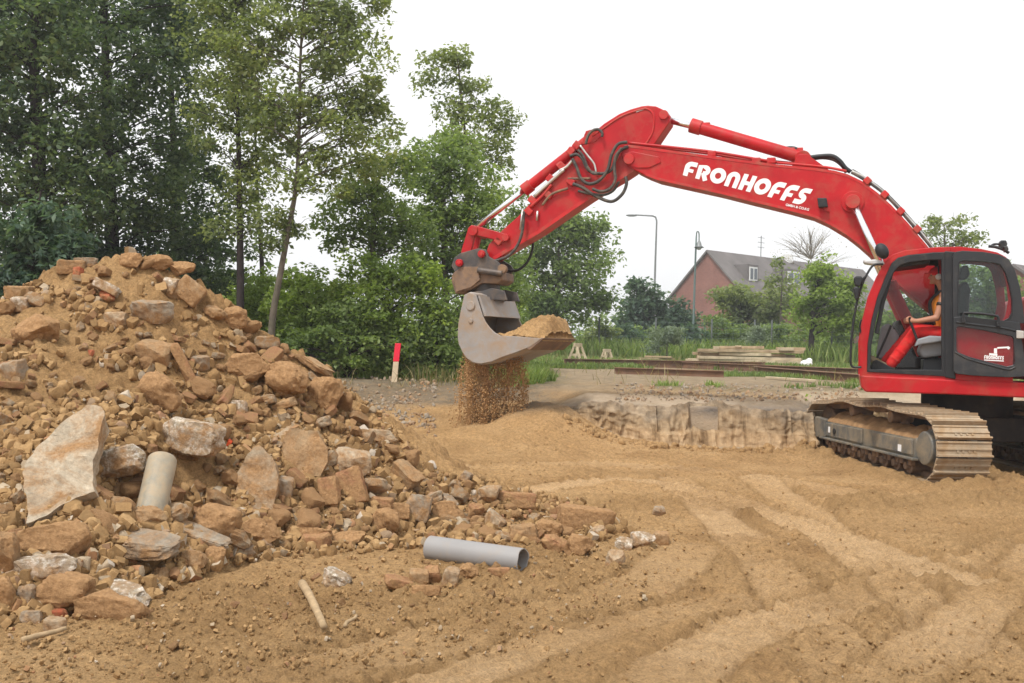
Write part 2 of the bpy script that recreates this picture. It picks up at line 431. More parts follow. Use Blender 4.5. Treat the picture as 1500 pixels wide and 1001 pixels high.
def terrain(x, y, fine=True, attrs=False):
    x = np.asarray(x, float); y = np.asarray(y, float)
    x, y = np.broadcast_arrays(x, y)
    U = 0.80 + 0.12 * sstep(18, 30, y) + 0.10 * sstep(30, 60, y) + 0.05 * vn2(x * 0.3, y * 0.3, 5)
    b = sstep(0.3, 1.5, x + 0.3 * vn2(y * 0.9, x * 0.4, 3))
    ye = 17.0 + 0.22 * vn2(x * 0.8, x * 0 + 3.1, 8) + 2.6 * sstep(4.9, 6.0, x)
    gouge = vn2(x * 3.1, y * 0.4 + 2, 21) * 0.20 + vn2(x * 8 + y * 2.0, y * 0.5, 22) * 0.07 + vn2(x * 1.1, y * 0.2, 23) * 0.22
    ledge = 0.80 * sstep(ye + 0.12, ye + 0.30, y) + 0.20 * sstep(ye + 0.25, ye + 1.3, y)
    slope = sstep(14.6, 22.0, y + 0.5 * vn2(x * 0.7, y * 0.7, 12))
    h = U * (b * ledge + (1 - b) * slope)
    # a low shelf of fallen soil at the bank's foot
    h = h + 0.10 * b * np.exp(-((y - ye + 0.15) / 0.35) ** 2) * (0.6 + 0.6 * vn2(x * 1.3, y * 1.3, 14))
    # the fresh mound under the bucket, with its wide toe
    r2 = ((x - 0.62) / 0.95) ** 2 + ((y - 17.3) / 0.95) ** 2
    mound = 0.42 * np.exp(-r2 ** 1.2) + 0.26 * np.exp(-(((x - 0.0) / 2.0) ** 2 + ((y - 16.7) / 1.1) ** 2))
    h = np.maximum(h, mound * (1 + 0.12 * vn2(x * 3, y * 3, 4))) + 0.12 * np.minimum(h, mound)
    flat = 1 - sstep(0.12, 0.5, h)
    # broad swell and the ridge of turned soil before the crawler
    h = h + 0.028 * vn2(x * 0.55, y * 0.55, 31) * flat
    ridge = 0.19 * np.exp(-((y - 10.9 - 0.25 * (x - 4.4)) / 0.5) ** 2) * sstep(2.7, 3.8, x) * (0.65 + 0.5 * vn2(x * 1.6, y * 1.6, 33))
    ridge = ridge + 0.08 * np.exp(-((y - 8.6 + 0.5 * (x - 4.2)) / 0.4) ** 2) * sstep(3.0, 4.2, x) * (0.6 + 0.7 * vn2(x * 1.4, y * 1.8, 35))
    h = h + np.maximum(ridge, 0)
    # loose soil pushed up along the near crawler
    ca, sa = math.cos(TRK_A), math.sin(TRK_A)
    u = (x - TRK_C[0]) * ca + (y - TRK_C[1]) * sa; v = -(x - TRK_C[0]) * sa + (y - TRK_C[1]) * ca
    berm = 0.13 * np.exp(-((u + 0.62) / 0.16) ** 2) * sstep(-2.6, -1.6, v) * (1 - sstep(1.7, 2.3, v)) + 0.16 * np.exp(-((v + 2.38) / 0.16) ** 2) * np.exp(-(u / 0.6) ** 4)
    berm = berm + 0.15 * np.exp(-((u - 0.75) / 0.3) ** 2) * sstep(-2.8, -2.2, v) * (1 - sstep(1.7, 2.3, v))
    h = h + berm * (0.85 + 0.6 * vn2(x * 4, y * 4, 41))
    comp = np.zeros_like(h); groove_shade = np.zeros_like(h)
    near = (y < 15) & (y > 1.5) & (np.abs(x) < 12)
    if near.any():
        xn, yn = x[near], y[near]; dh = np.zeros_like(xn); cm = np.zeros_like(xn); gv = np.zeros_like(xn)
        for k, (pp, w, dep) in enumerate(RUTP):
            wob = 0.035 * vn2(xn * 2.2, yn * 2.2, 50 + k) + 0.02 * vn2(xn * 7, yn * 7, 55 + k)
            d, arc = path_dist(xn, yn, pp); d = d + wob
            inside = 1 - sstep(w * 0.46, w * 0.56, d)
            edge = np.exp(-((d - w * 0.63) / (w * 0.11)) ** 2) * np.clip(0.7 + 0.8 * vn2(xn * 3, yn * 3, 58 + k), 0.1, 1.3)
            wear = np.clip(0.62 + 0.75 * vn2(xn * 0.8, yn * 0.8, 60 + k), 0.1, 1)
            cleat = np.maximum(np.sin(arc * 2 * PI / 0.19 + 2.2 * vn2(xn * 1.1, yn * 1.1, 75 + k)), -0.3) * 0.030 * np.clip(vn2(xn * 1.7, yn * 1.7, 80 + k) + 0.55, 0, 1)
            dh = dh * (1 - 0.55 * inside * wear) + wear * (-0.55 * dep * inside + dep * 0.55 * edge) - 0.022 * np.exp(-((d - w * 0.5) / 0.022) ** 2) * wear - 0.012 * np.exp(-((d - w * 0.22) / 0.02) ** 2) * wear + cleat * inside ** 4 + 0.010 * np.sin(d * 2 * PI / 0.10) * inside * wear
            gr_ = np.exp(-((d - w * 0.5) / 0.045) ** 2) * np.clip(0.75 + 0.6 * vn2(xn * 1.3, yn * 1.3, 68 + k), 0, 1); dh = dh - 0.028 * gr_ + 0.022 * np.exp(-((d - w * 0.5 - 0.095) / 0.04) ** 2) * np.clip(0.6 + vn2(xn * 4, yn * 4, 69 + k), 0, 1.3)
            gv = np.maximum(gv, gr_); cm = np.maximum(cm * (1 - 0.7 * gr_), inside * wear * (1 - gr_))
        h = h.copy(); h[near] += dh; comp[near] = cm; groove_shade[near] = gv
    loose = np.clip(np.maximum(ridge, 0) / 0.10, 0, 1) + np.clip(berm / 0.09, 0, 1)
    loose = np.clip(np.maximum(loose, 0.45 * sstep(0.05, 0.5, vn2(x * 0.7 + 3, y * 0.9, 44)) * flat) * (1 - comp) + 0.85 * groove_shade, 0, 1)  # turned soil, plus shade of the rut grooves painted in as darker colour
    if fine:
        rough = (1 - 0.62 * comp)
        cl = np.maximum(0, 0.55 - worley(x * 8, y * 8, 5)) * 0.06 + np.maximum(0, 0.5 - worley(x * 17 + 3, y * 17, 6)) * 0.05
        lumps = np.clip(0.5 + 0.5 * fbm2(x * 0.9, y * 0.9, 2, 90) + 0.8 * loose, 0.25, 1.6)
        near_f = 1 - sstep(20, 28, y)
        h = h + near_f * rough * lumps * (cl + 0.020 * fbm2(x * 5, y * 5, 3, 95) + 0.014 * fbm2(x * 17, y * 17, 3, 97)) + 0.012 * near_f * fbm2(x * 2.2, y * 2.2, 3, 99)
    if attrs:
        ya = y + gouge
        bank = b * sstep(ye - 0.10, ye + 0.02, ya) * (1 - sstep(ye + 0.9, ye + 1.7, y))
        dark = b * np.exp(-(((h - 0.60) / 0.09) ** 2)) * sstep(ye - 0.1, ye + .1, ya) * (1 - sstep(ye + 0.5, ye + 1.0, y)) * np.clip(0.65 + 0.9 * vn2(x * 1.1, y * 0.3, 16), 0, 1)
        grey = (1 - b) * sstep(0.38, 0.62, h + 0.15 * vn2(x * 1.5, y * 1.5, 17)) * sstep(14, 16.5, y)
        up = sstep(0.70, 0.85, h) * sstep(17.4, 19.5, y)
        gr = np.clip(sstep(0.0, 0.35, vn2(x * 0.55, y * 0.28, 18) + 0.35 * vn2(x * 2, y * 2, 19) + 1.1 * sstep(24, 44, y) - 0.30) * sstep(19.5, 24.5, y), 0, 1)
        gr = np.maximum(gr, sstep(20.5, 22.5, y + 0.5 * vn2(x, y, 20)) * (1 - sstep(0.0, 1.6, x)))
        return h, comp, gr, bank, dark, np.maximum(grey, 0.0), up, loose
    return h

# ---- heap of rubble
CREST = [(-14, 10.3, 1.80), (-5.6, 10.2, 1.98), (-4.75, 10.1, 2.03), (-4.45, 10.0, 2.25), (-4.1, 9.95, 2.35), (-3.75, 9.9, 2.38), (-3.35, 9.9, 2.33), (-3.08, 10.0, 2.12), (-2.45, 10.2, 1.80), (-1.8, 10.5, 1.42), (-1.2, 10.9, 0.76)]
TOE = [(-14, 5.3), (-4.2, 5.55), (-2.9, 5.9), (-2.25, 6.6), (-1.9, 7.5), (-1.35, 8.5), (-0.7, 9.3), (0.1, 9.9), (0.45, 10.6), (0.0, 11.6), (-0.6, 12.5), (-2.2, 13.6), (-3.6, 14.1), (-14, 14.2)]
HOLLOWS = [(-2.50, 8.05, 0.30, 0.60), (-2.42, 6.88, 0.17, 0.22), (-2.80, 7.42, 0.15, 0.25)]
def heap_h(x, y, fine=True):
    x = np.asarray(x, float); y = np.asarray(y, float); x, y = np.broadcast_arrays(x, y)
    xs = x + 0.16 * vn2(x * 1.1, y * 1.1, 201); ys = y + 0.16 * vn2(x * 1.1 + 7, y * 1.1, 202)
    T = np.array(TOE, float); dt = np.full(x.shape, 1e9); inside = np.zeros(x.shape, bool)
    n = len(T)
    for i in range(n):
        a = T[i]; b = T[(i + 1) % n]; d = b - a; L2 = d @ d
        t = np.clip(((xs - a[0]) * d[0] + (ys - a[1]) * d[1]) / L2, 0, 1)
        dt = np.minimum(dt, np.hypot(xs - a[0] - t * d[0], ys - a[1] - t * d[1]))
        cond = ((a[1] > ys) != (b[1] > ys)) & (xs < (b[0] - a[0]) * (ys - a[1]) / (b[1] - a[1] + 1e-12) + a[0])
        inside ^= cond
    dc = np.full(x.shape, 1e9); zc = np.zeros_like(dc)
    for a, b in zip(CREST[:-1], CREST[1:]):
        a = np.array(a); b = np.array(b); d = b - a; L2 = d[0] ** 2 + d[1] ** 2
        t = np.clip(((xs - a[0]) * d[0] + (ys - a[1]) * d[1]) / L2, 0, 1)
        dd = np.hypot(xs - a[0] - t * d[0], ys - a[1] - t * d[1])
        m = dd < dc; dc = np.where(m, dd, dc); zc = np.where(m, a[2] + t * d[2], zc)
    t = np.where(inside, dt / (dt + dc + 1e-9), 0)
    z = zc * (0.25 * t ** 2 + 0.75 * t)
    z = z + 0.12 * sstep(0, 0.3, t) * fbm2(x * 0.9, y * 0.9, 2, 210)
    if fine:
        k = sstep(0.0, 0.12, t)
        z = z + k * (0.10 * np.maximum(0, 0.6 - worley(x * 3.6, y * 3.6, 211)) + 0.10 * np.maximum(0, 0.55 - worley(x * 7.5, y * 7.5, 212)) + 0.06 * np.maximum(0, 0.5 - worley(x * 15, y * 15, 213)) + 0.035 * fbm2(x * 4, y * 4, 4, 214))
    for hx, hy, hr, hd in HOLLOWS: z = z - hd * np.exp(-(((x - hx) ** 2 + (y - hy) ** 2) / hr ** 2) ** 2)
    return np.where(t > 0, z, -0.3), t
def surf(x, y):
    g = terrain(x, y, fine=False)
    h, _ = heap_h(x, y, fine=False)
    return np.maximum(g, g * 0.5 + h)
_GX = np.arange(-9, 12, 0.035); _GY = np.arange(2.2, 24, 0.035)
_XX, _YY = np.meshgrid(_GX, _GY)
_g = terrain(_XX, _YY, True); _h2, _t2 = heap_h(_XX, _YY, True)
SURF = np.where(_t2 > 0, np.maximum(_g, _g * 0.5 + _h2), _g)
def surf_at(x, y):
    fx = np.clip((np.asarray(x) - _GX[0]) / 0.035, 0, len(_GX) - 1.01); fy = np.clip((np.asarray(y) - _GY[0]) / 0.035, 0, len(_GY) - 1.01)
    i = fx.astype(int); j = fy.astype(int); u = fx - i; v = fy - j
    return (SURF[j, i] * (1 - u) + SURF[j, i + 1] * u) * (1 - v) + (SURF[j + 1, i] * (1 - u) + SURF[j + 1, i + 1] * u) * v
_TS = np.concatenate([np.arange(3.5, 23, 0.02)])
def G(px, py):
    """where the pixel's ray meets the ground or the heap"""
    r = ray(px, py)
    z = CAMZ + r[2] * _TS; s = surf_at(r[0] * _TS, _TS)
    k = np.nonzero(z <= s)[0]
    if len(k) == 0: return None
    t = _TS[k[0]]
    return Vector((r[0] * t, t, CAMZ + r[2] * t))

def soilmat(name, attr):
    m, nt, out = newmat(name)
    v = coords(nt, 'Object')
    n1 = noise(nt, 0.7, 6, 0.62, v, 0.3); n2 = noise(nt, 20.0, 8, 0.74, v); n3 = noise(nt, 75.0, 6, 0.75, v)
    r1 = ramp(nt, [(0.30, (0.320, 0.186, 0.080)), (0.48, (0.455, 0.278, 0.126)), (0.70, (0.545, 0.348, 0.170))])
    nt.links.new(n1.outputs[0], r1.inputs[0])
    r2 = ramp(nt, [(0.30, 0.58), (0.50, 1.0), (0.72, 1.32)]); nt.links.new(n2.outputs[0], r2.inputs[0])
    c = mixc(nt, 1.0, r1.outputs[0], r2.outputs[0], 'MULTIPLY')
    r3 = ramp(nt, [(0.28, 0.52), (0.5, 1.03), (0.74, 1.42)]); nt.links.new(n3.outputs[0], r3.inputs[0])
    c = mixc(nt, 0.8, c, r3.outputs[0], 'MULTIPLY')
    def A(nm):
        a = N(nt, 'ShaderNodeAttribute', attribute_name=nm); return a.outputs['Fac']
    if attr:
        nl = noise(nt, 6.5, 9, 0.72, v)
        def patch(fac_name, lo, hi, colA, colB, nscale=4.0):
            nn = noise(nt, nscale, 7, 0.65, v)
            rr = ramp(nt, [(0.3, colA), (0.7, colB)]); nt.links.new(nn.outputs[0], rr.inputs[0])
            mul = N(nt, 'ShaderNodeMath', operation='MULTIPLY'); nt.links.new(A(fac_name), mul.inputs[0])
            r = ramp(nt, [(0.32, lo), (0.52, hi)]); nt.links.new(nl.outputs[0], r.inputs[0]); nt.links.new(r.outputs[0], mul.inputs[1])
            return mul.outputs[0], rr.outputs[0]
        f, cc = patch('loose', 0.35, 0.8, (0.285, 0.172, 0.075), (0.41, 0.252, 0.114), 14.0); c = mixc(nt, f, c, mixc(nt, 0.6, cc, r3.outputs[0], 'MULTIPLY'))  # darker turned soil; this mask also carries the painted groove shade
        f, cc = patch('comp', 0.30, 0.95, (0.53, 0.340, 0.172), (0.63, 0.425, 0.236)); c = mixc(nt, f, c, mixc(nt, 0.85, mixc(nt, 0.5, cc, r2.outputs[0], 'MULTIPLY'), r3.outputs[0], 'MULTIPLY'))
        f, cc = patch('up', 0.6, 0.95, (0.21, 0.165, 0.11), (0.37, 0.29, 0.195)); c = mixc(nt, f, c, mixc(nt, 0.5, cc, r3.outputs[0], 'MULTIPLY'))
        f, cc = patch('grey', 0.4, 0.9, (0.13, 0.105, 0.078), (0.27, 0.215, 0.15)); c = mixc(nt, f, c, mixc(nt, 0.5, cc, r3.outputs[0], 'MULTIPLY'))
        f, cc = patch('bank', 0.75, 1.0, (0.38, 0.285, 0.19), (0.60, 0.475, 0.345), 2.2); c = mixc(nt, f, c, cc)
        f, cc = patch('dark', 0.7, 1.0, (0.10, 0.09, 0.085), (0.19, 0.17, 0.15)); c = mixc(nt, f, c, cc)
        f, cc = patch('grass', 0.75, 1.0, (0.075, 0.085, 0.035), (0.14, 0.15, 0.06)); c = mixc(nt, f, c, cc)
    nb = noise(nt, 28.0, 8, 0.75, v)
    nb2 = noise(nt, 120.0, 4, 0.7, v)
    b1 = bump(nt, nb2.outputs[0], 0.5, 0.012)
    b2 = bump(nt, nb.outputs[0], 1.0, 0.05, b1)
    princ(nt, out, c, 0.95, 0, b2, 0.12)
    return m
MAT['soil'] = soilmat('sandy_soil', True)
MAT['heapsoil'] = soilmat('heap_soil', False)

def build_ground():
    ys = np.concatenate([np.array([-40, -15, -5, 0, 1.5, 2.2]), np.arange(2.7, 8, 0.02), np.arange(8, 13, 0.03), np.arange(13, 16.4, 0.045), np.arange(16.4, 18.3, 0.022),
                         np.arange(18.3, 22, 0.06), np.arange(22, 45, 0.3), np.arange(45, 120, 3), np.geomspace(120, 680, 12)])
    tc = np.linspace(-0.62, 0.66, 560)
    ts = np.concatenate([-np.geomspace(0.64, 16, 30)[::-1], tc, np.geomspace(0.68, 16, 30)])
    Yg, Tg = np.meshgrid(ys, ts, indexing='ij')
    Xg = np.clip(Tg * np.maximum(np.abs(Yg), 2.7), -680, 680)
    Z, comp, gr, bank, dark, grey, up, loose = terrain(Xg, Yg, True, True)
    ny, nx = Yg.shape
    V = np.stack([Xg, Yg, Z], -1).reshape(-1, 3)
    i = (np.arange(ny - 1)[:, None] * nx + np.arange(nx - 1)[None, :]).ravel()
    ok = (np.abs(Xg[:-1, 1:] - Xg[:-1, :-1]) > 1e-6).ravel() | (np.abs(Xg[1:, 1:] - Xg[1:, :-1]) > 1e-6).ravel(); i = i[ok]
    F = np.stack([i, i + 1, i + nx + 1, i + nx], -1)
    me = np_mesh('ground', V, F, True)
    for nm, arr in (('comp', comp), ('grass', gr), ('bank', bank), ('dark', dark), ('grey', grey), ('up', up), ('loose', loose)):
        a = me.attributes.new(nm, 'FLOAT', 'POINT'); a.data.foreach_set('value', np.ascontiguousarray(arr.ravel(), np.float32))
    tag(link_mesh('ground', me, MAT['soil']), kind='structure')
build_ground()

def build_bank():
    xs = np.arange(0.4, 9.0, 0.022); vs = np.concatenate([np.linspace(0, 1, 52), 1 + np.linspace(0.03, 1, 22)])
    X, V = np.meshgrid(xs, vs, indexing='ij')
    ye = 17.0 + 0.22 * vn2(X * 0.8, X * 0 + 3.1, 8) + 2.6 * sstep(4.9, 6.0, X)
    vv = np.minimum(V, 1.0); back = np.maximum(V - 1, 0)
    edge = 0.16 * vn2(X * 1.9, X * 0 + 5, 15) + 0.10 * vn2(X * 5, X * 0, 19) + 0.05 * vn2(X * 13, X * 0, 29) - 0.30 * sstep(4.22, 4.30, X + 0.05 * vn2(V * 3, X * 0, 31)) + 0.2 * sstep(3.0, 3.06, X) * (1 - sstep(4.0, 4.2, X))
    cut = 0.055 * np.maximum(0, 0.35 - np.abs(vn2(X * 2.3 + vv * 1.1, vv * 0.5, 530))) / 0.35 - 0.06 * np.maximum(0, 0.25 - np.abs(vn2(X * 3.7 - vv * 0.8, vv * 0.6, 534))) / 0.25 + 0.16 * vn2(X * 1.6 + vv * 0.5, vv * 0.7, 501) + 0.045 * vn2(X * 4.2 + vv * 1.6, vv * 0.9, 502) + 0.03 * vn2(X * 10 + vv * 2.4, vv * 1.5, 503)
    cut = cut - 0.05 * np.abs(vn2(X * 6.3 - vv * 1.4, vv * 0.8, 504))
    crumb = 0.030 * fbm2(X * 11, vv * 8, 3, 505) + 0.022 * np.maximum(0, 0.55 - worley(X * 6, vv * 5, 506))
    Y = ye - 0.12 + 0.20 * vv + cut * (1 - 0.45 * vv) + crumb * (0.4 + 0.6 * (1 - np.abs(2 * vv - 1))) + edge * (0.5 + 0.5 * vv) - 0.14 * np.maximum(0, 0.18 - vv) / 0.18 + back * 0.75
    g0 = terrain(X, ye - 0.3, False); g1 = terrain(X, ye + 0.62, False)
    lump = 0.03 * fbm2(X * 7, V * 6, 3, 507)
    Y = Y + 0.10 * sstep(0.40, 0.46, vv + 0.10 * vn2(X * 1.6, X * 0, 531) + 0.04 * vn2(X * 6, X * 0, 532)) * (vn2(X * 0.7, X * 0 + 2, 533) > -0.35)
    Z = (g0 - 0.08) * (1 - vv) + (g1 + 0.0 + 0.06 * vn2(X * 1.9, X * 0, 508) + 0.03 * vn2(X * 9, X * 0, 518)) * vv + lump * vv
    gb = terrain(X, Y, True); Z = np.where(back > 0, Z * (1 - back) + (gb - 0.03) * back + 0.02 * fbm2(X * 9, back * 7, 2, 509) * (1 - back), Z)
    nx, ny = X.shape; i = (np.arange(nx - 1)[:, None] * ny + np.arange(ny - 1)[None, :]).ravel()
    me = np_mesh('earth_bank', np.stack([X, Y, Z], -1).reshape(-1, 3), np.stack([i, i + ny, i + ny + 1, i + 1], -1), True)
    me.set_sharp_from_angle(angle=rad(50))
    top = sstep(0.70, 0.86, V + 0.14 * vn2(X * 1.7, V * 2, 511) + 0.06 * vn2(X * 7, V * 5, 512)) * (1 - sstep(1.1, 1.5, V))
    a = me.attributes.new('topsoil', 'FLOAT', 'POINT'); a.data.foreach_set('value', np.ascontiguousarray(top.ravel(), np.float32))
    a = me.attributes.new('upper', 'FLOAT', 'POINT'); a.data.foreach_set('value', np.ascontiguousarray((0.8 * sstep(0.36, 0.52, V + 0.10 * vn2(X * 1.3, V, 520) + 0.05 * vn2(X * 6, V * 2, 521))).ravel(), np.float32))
    a = me.attributes.new('plateau', 'FLOAT', 'POINT'); a.data.foreach_set('value', np.ascontiguousarray(sstep(1.1, 1.6, V).ravel(), np.float32))
    m, nt, out = newmat('clay_bank'); v = coords(nt)
    mp = N(nt, 'ShaderNodeMapping'); mp.inputs['Scale'].default_value = (5.5, 1, 0.6); nt.links.new(v, mp.inputs[0])  # upright streaks in both clay ramps: soil stains with groove shade painted in
    n1 = noise(nt, 1.3, 8, 0.7, mp.outputs[0], 0.8); r1 = ramp(nt, [(0.34, (0.18, 0.112, 0.058)), (0.44, (0.36, 0.238, 0.128)), (0.56, (0.46, 0.318, 0.185)), (0.70, (0.53, 0.385, 0.24))]); nt.links.new(n1.outputs[0], r1.inputs[0])
    n2 = noise(nt, 11, 7, 0.7, v); r2 = ramp(nt, [(0.3, 0.72), (0.7, 1.15)]); nt.links.new(n2.outputs[0], r2.inputs[0])
    cc = mixc(nt, 1, r1.outputs[0], r2.outputs[0], 'MULTIPLY')
    n3 = noise(nt, 5, 7, 0.7, v); r3 = ramp(nt, [(0.3, (0.15, 0.115, 0.08)), (0.48, (0.29, 0.225, 0.155)), (0.64, (0.42, 0.32, 0.215))]); nt.links.new(n3.outputs[0], r3.inputs[0])
    at = N(nt, 'ShaderNodeAttribute', attribute_name='topsoil'); cc = mixc(nt, at.outputs['Fac'], cc, r3.outputs[0])
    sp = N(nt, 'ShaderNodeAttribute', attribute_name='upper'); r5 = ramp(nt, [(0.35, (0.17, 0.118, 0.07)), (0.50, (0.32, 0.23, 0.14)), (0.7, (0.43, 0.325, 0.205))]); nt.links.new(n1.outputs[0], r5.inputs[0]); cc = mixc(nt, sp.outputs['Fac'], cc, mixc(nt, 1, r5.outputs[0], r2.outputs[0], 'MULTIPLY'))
    cc = mixc(nt, at.outputs['Fac'], cc, r3.outputs[0])
    r4 = ramp(nt, [(0.3, (0.21, 0.16, 0.105)), (0.7, (0.37, 0.285, 0.19))]); nt.links.new(n3.outputs[0], r4.inputs[0])
    at2 = N(nt, 'ShaderNodeAttribute', attribute_name='plateau'); cc = mixc(nt, at2.outputs['Fac'], cc, r4.outputs[0])
    princ(nt, out, cc, 0.95, 0, bump(nt, n2.outputs[0], 0.8, 0.04), 0.1)
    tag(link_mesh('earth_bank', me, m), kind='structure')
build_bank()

def build_heap():
    xs = np.concatenate([np.arange(-13, -6, 0.12), np.arange(-6, 0.9, 0.026)]); ys = np.concatenate([np.arange(5.0, 10.6, 0.026), np.arange(10.6, 14.6, 0.07)])
    X, Y = np.meshgrid(xs, ys)
    H, t = heap_h(X, Y, True)
    g = terrain(X, Y, True)
    Z = g * 0.5 + H - 0.02 * (1 - sstep(0, 0.1, t)) * 1.0
    Z = np.where(t > 0, np.maximum(Z, g - 0.05), g - 0.08)
    ny, nx = X.shape
    keep = (t[:-1, :-1] > 0) | (t[1:, :-1] > 0) | (t[:-1, 1:] > 0) | (t[1:, 1:] > 0)
    i = (np.arange(ny - 1)[:, None] * nx + np.arange(nx - 1)[None, :])[keep]
    F = np.stack([i, i + 1, i + nx + 1, i + nx], -1)
    used = np.unique(F); remap = np.full(ny * nx, -1); remap[used] = np.arange(len(used))
    V = np.stack([X, Y, Z], -1).reshape(-1, 3)[used]
    o = link_mesh('soil_heap', np_mesh('soil_heap', V, remap[F], True), MAT['heapsoil'])
    tag(o, 'tall heap of loose brown soil carrying the broken stones and bricks', 'heap')
build_heap()

# ------------------------------------------------------------------ rubble
def rubmat(name, colA, colB, dust=0.5, orange=False, white=0.0):
    m, nt, out = newmat(name)
    v = coords(nt, 'Object')
    oi = N(nt, 'ShaderNodeObjectInfo')
    g = N(nt, 'ShaderNodeNewGeometry')
    base = mixc(nt, oi.outputs['Random'], colA, colB)
    n1 = noise(nt, 6, 8, 0.68, v, 0.3)
    r1 = ramp(nt, [(0.3, 0.7), (0.7, 1.25)]); nt.links.new(n1.outputs[0], r1.inputs[0])
    c = mixc(nt, 1.0, base, r1.outputs[0], 'MULTIPLY')
    if white:
        nw = noise(nt, 26, 8, 0.75, v)
        rw = ramp(nt, [(0.60 - 0.16 * white, 0.0), (0.66 - 0.10 * white, 0.9)]); nt.links.new(nw.outputs[0], rw.inputs[0])
        c = mixc(nt, rw.outputs[0], c, (0.60, 0.55, 0.48))
    n2 = noise(nt, 3.2, 8, 0.72, v, 0.6)
    rd = ramp(nt, [(0.62 - 0.42 * dust, 0.0), (0.80 - 0.42 * dust, 1.0)]); nt.links.new(n2.outputs[0], rd.inputs[0])
    n4 = noise(nt, 45, 5, 0.7, v)
    dd = ramp(nt, [(0.3, (0.235, 0.132, 0.060)), (0.7, (0.385, 0.228, 0.112))]); nt.links.new(n4.outputs[0], dd.inputs[0])
    c = mixc(nt, rd.outputs[0], c, dd.outputs[0])
    n3 = noise(nt, 30, 8, 0.75, v)
    rs = ramp(nt, [(0.25, 0.70), (0.5, 1.16), (0.75, 1.50)]); nt.links.new(n3.outputs[0], rs.inputs[0])
    c = mixc(nt, 0.9, c, rs.outputs[0], 'MULTIPLY')
    princ(nt, out, c, 0.93, 0, bump(nt, n3.outputs[0], 0.8, 0.022, bump(nt, n4.outputs[0], 0.6, 0.009)), 0.15)
    return m
RUB = {
 'soil': rubmat('soil_coated_stone', (0.33, 0.205, 0.10), (0.26, 0.16, 0.075), 0.85),
 'stone': rubmat('dusty_brown_stone', (0.37, 0.265, 0.16), (0.27, 0.18, 0.10), 0.62),
 'brick': rubmat('dusty_broken_brick', (0.36, 0.175, 0.10), (0.27, 0.125, 0.07), 0.66),
 'redbrick': rubmat('bare_red_brick', (0.40, 0.115, 0.06), (0.33, 0.09, 0.045), 0.45),
 'concrete': rubmat('pale_broken_concrete', (0.42, 0.34, 0.245), (0.33, 0.26, 0.18), 0.55),
 'slab': rubmat('pale_slab_concrete', (0.44, 0.37, 0.275), (0.42, 0.35, 0.26), 0.42),
 'mortar': rubmat('white_mortar_stone', (0.36, 0.30, 0.22), (0.30, 0.245, 0.175), 0.50, white=0.8),
 'grey': rubmat('grey_stone', (0.31, 0.265, 0.205), (0.24, 0.20, 0.155), 0.52),
 'conglom': rubmat('pebbly_concrete', (0.38, 0.30, 0.22), (0.3, 0.24, 0.17), 0.42, white=0.7),
}
_cube = {}
def cube_dirs(cuts):
    if cuts not in _cube:
        bm = bmesh.new(); bmesh.ops.create_cube(bm, size=2)
        bmesh.ops.subdivide_edges(bm, edges=bm.edges[:], cuts=cuts, use_grid_fill=True)
        bm.verts.ensure_lookup_table()
        V = np.array([v.co[:] for v in bm.verts]); F = np.array([[v.index for v in f.verts] for f in bm.faces]); bm.free()
        _cube[cuts] = (V, F)
    return _cube[cuts]
def rock_arrays(seed, kind, cuts=10):
    """unit rock, about -1..1: block = brick-like, stone = angular, lump = rounder, slab = sharp polygon"""
    rg = np.random.default_rng(seed)
    V, F = cube_dirs(cuts)
    D = V / np.linalg.norm(V, axis=1, keepdims=True)
    n = {'block': 14, 'stone': 3.2, 'lump': 2.3, 'flat': 6}[kind]
    r = (np.abs(D) ** n).sum(1) ** (-1.0 / n)
    Q = D * r[:, None]
    k = {'block': 5, 'stone': 11, 'lump': 6, 'flat': 9}[kind]
    for _ in range(k):
        nn = rg.normal(size=3)
        if kind == 'flat': nn[2] *= 0.25
        nn /= np.linalg.norm(nn)
        reach = (np.abs(Q @ nn)).max()
        lo, hi = {'block': (0.72, 0.95), 'stone': (0.55, 0.88), 'lump': (0.7, 0.95), 'flat': (0.62, 0.9)}[kind]
        d = reach * rg.uniform(lo, hi)
        s = Q @ nn - d; Q = Q - np.where(s > 0, s, 0)[:, None] * nn
    Q = Q / np.abs(Q).max(0)
    a = {'block': 0.06, 'stone': 0.11, 'lump': 0.14, 'flat': 0.085}[kind]
    o = rg.uniform(-50, 50, 3)
    d = vn3(Q[:, 0] * 1.7 + o[0], Q[:, 1] * 1.7 + o[1], Q[:, 2] * 1.7 + o[2], 3) * a
    if cuts >= 8: d = d + vn3(Q[:, 0] * 5 + o[0], Q[:, 1] * 5, Q[:, 2] * 5, 4) * a * 0.6 + vn3(Q[:, 0] * 12 + o[0], Q[:, 1] * 12, Q[:, 2] * 12, 6) * a * 0.38
    Q = Q + D * d[:, None]
    return Q, F
def rock_mesh(name, seed, kind, cuts=10, dims=(1, 1, 1)):
    Q, F = rock_arrays(seed, kind, cuts)
    me = np_mesh(name, Q * np.array(dims) * 0.5, F, True)
    me.set_sharp_from_angle(angle=rad(38))
    return me
OCC = []   # pixel boxes already filled by the described pieces
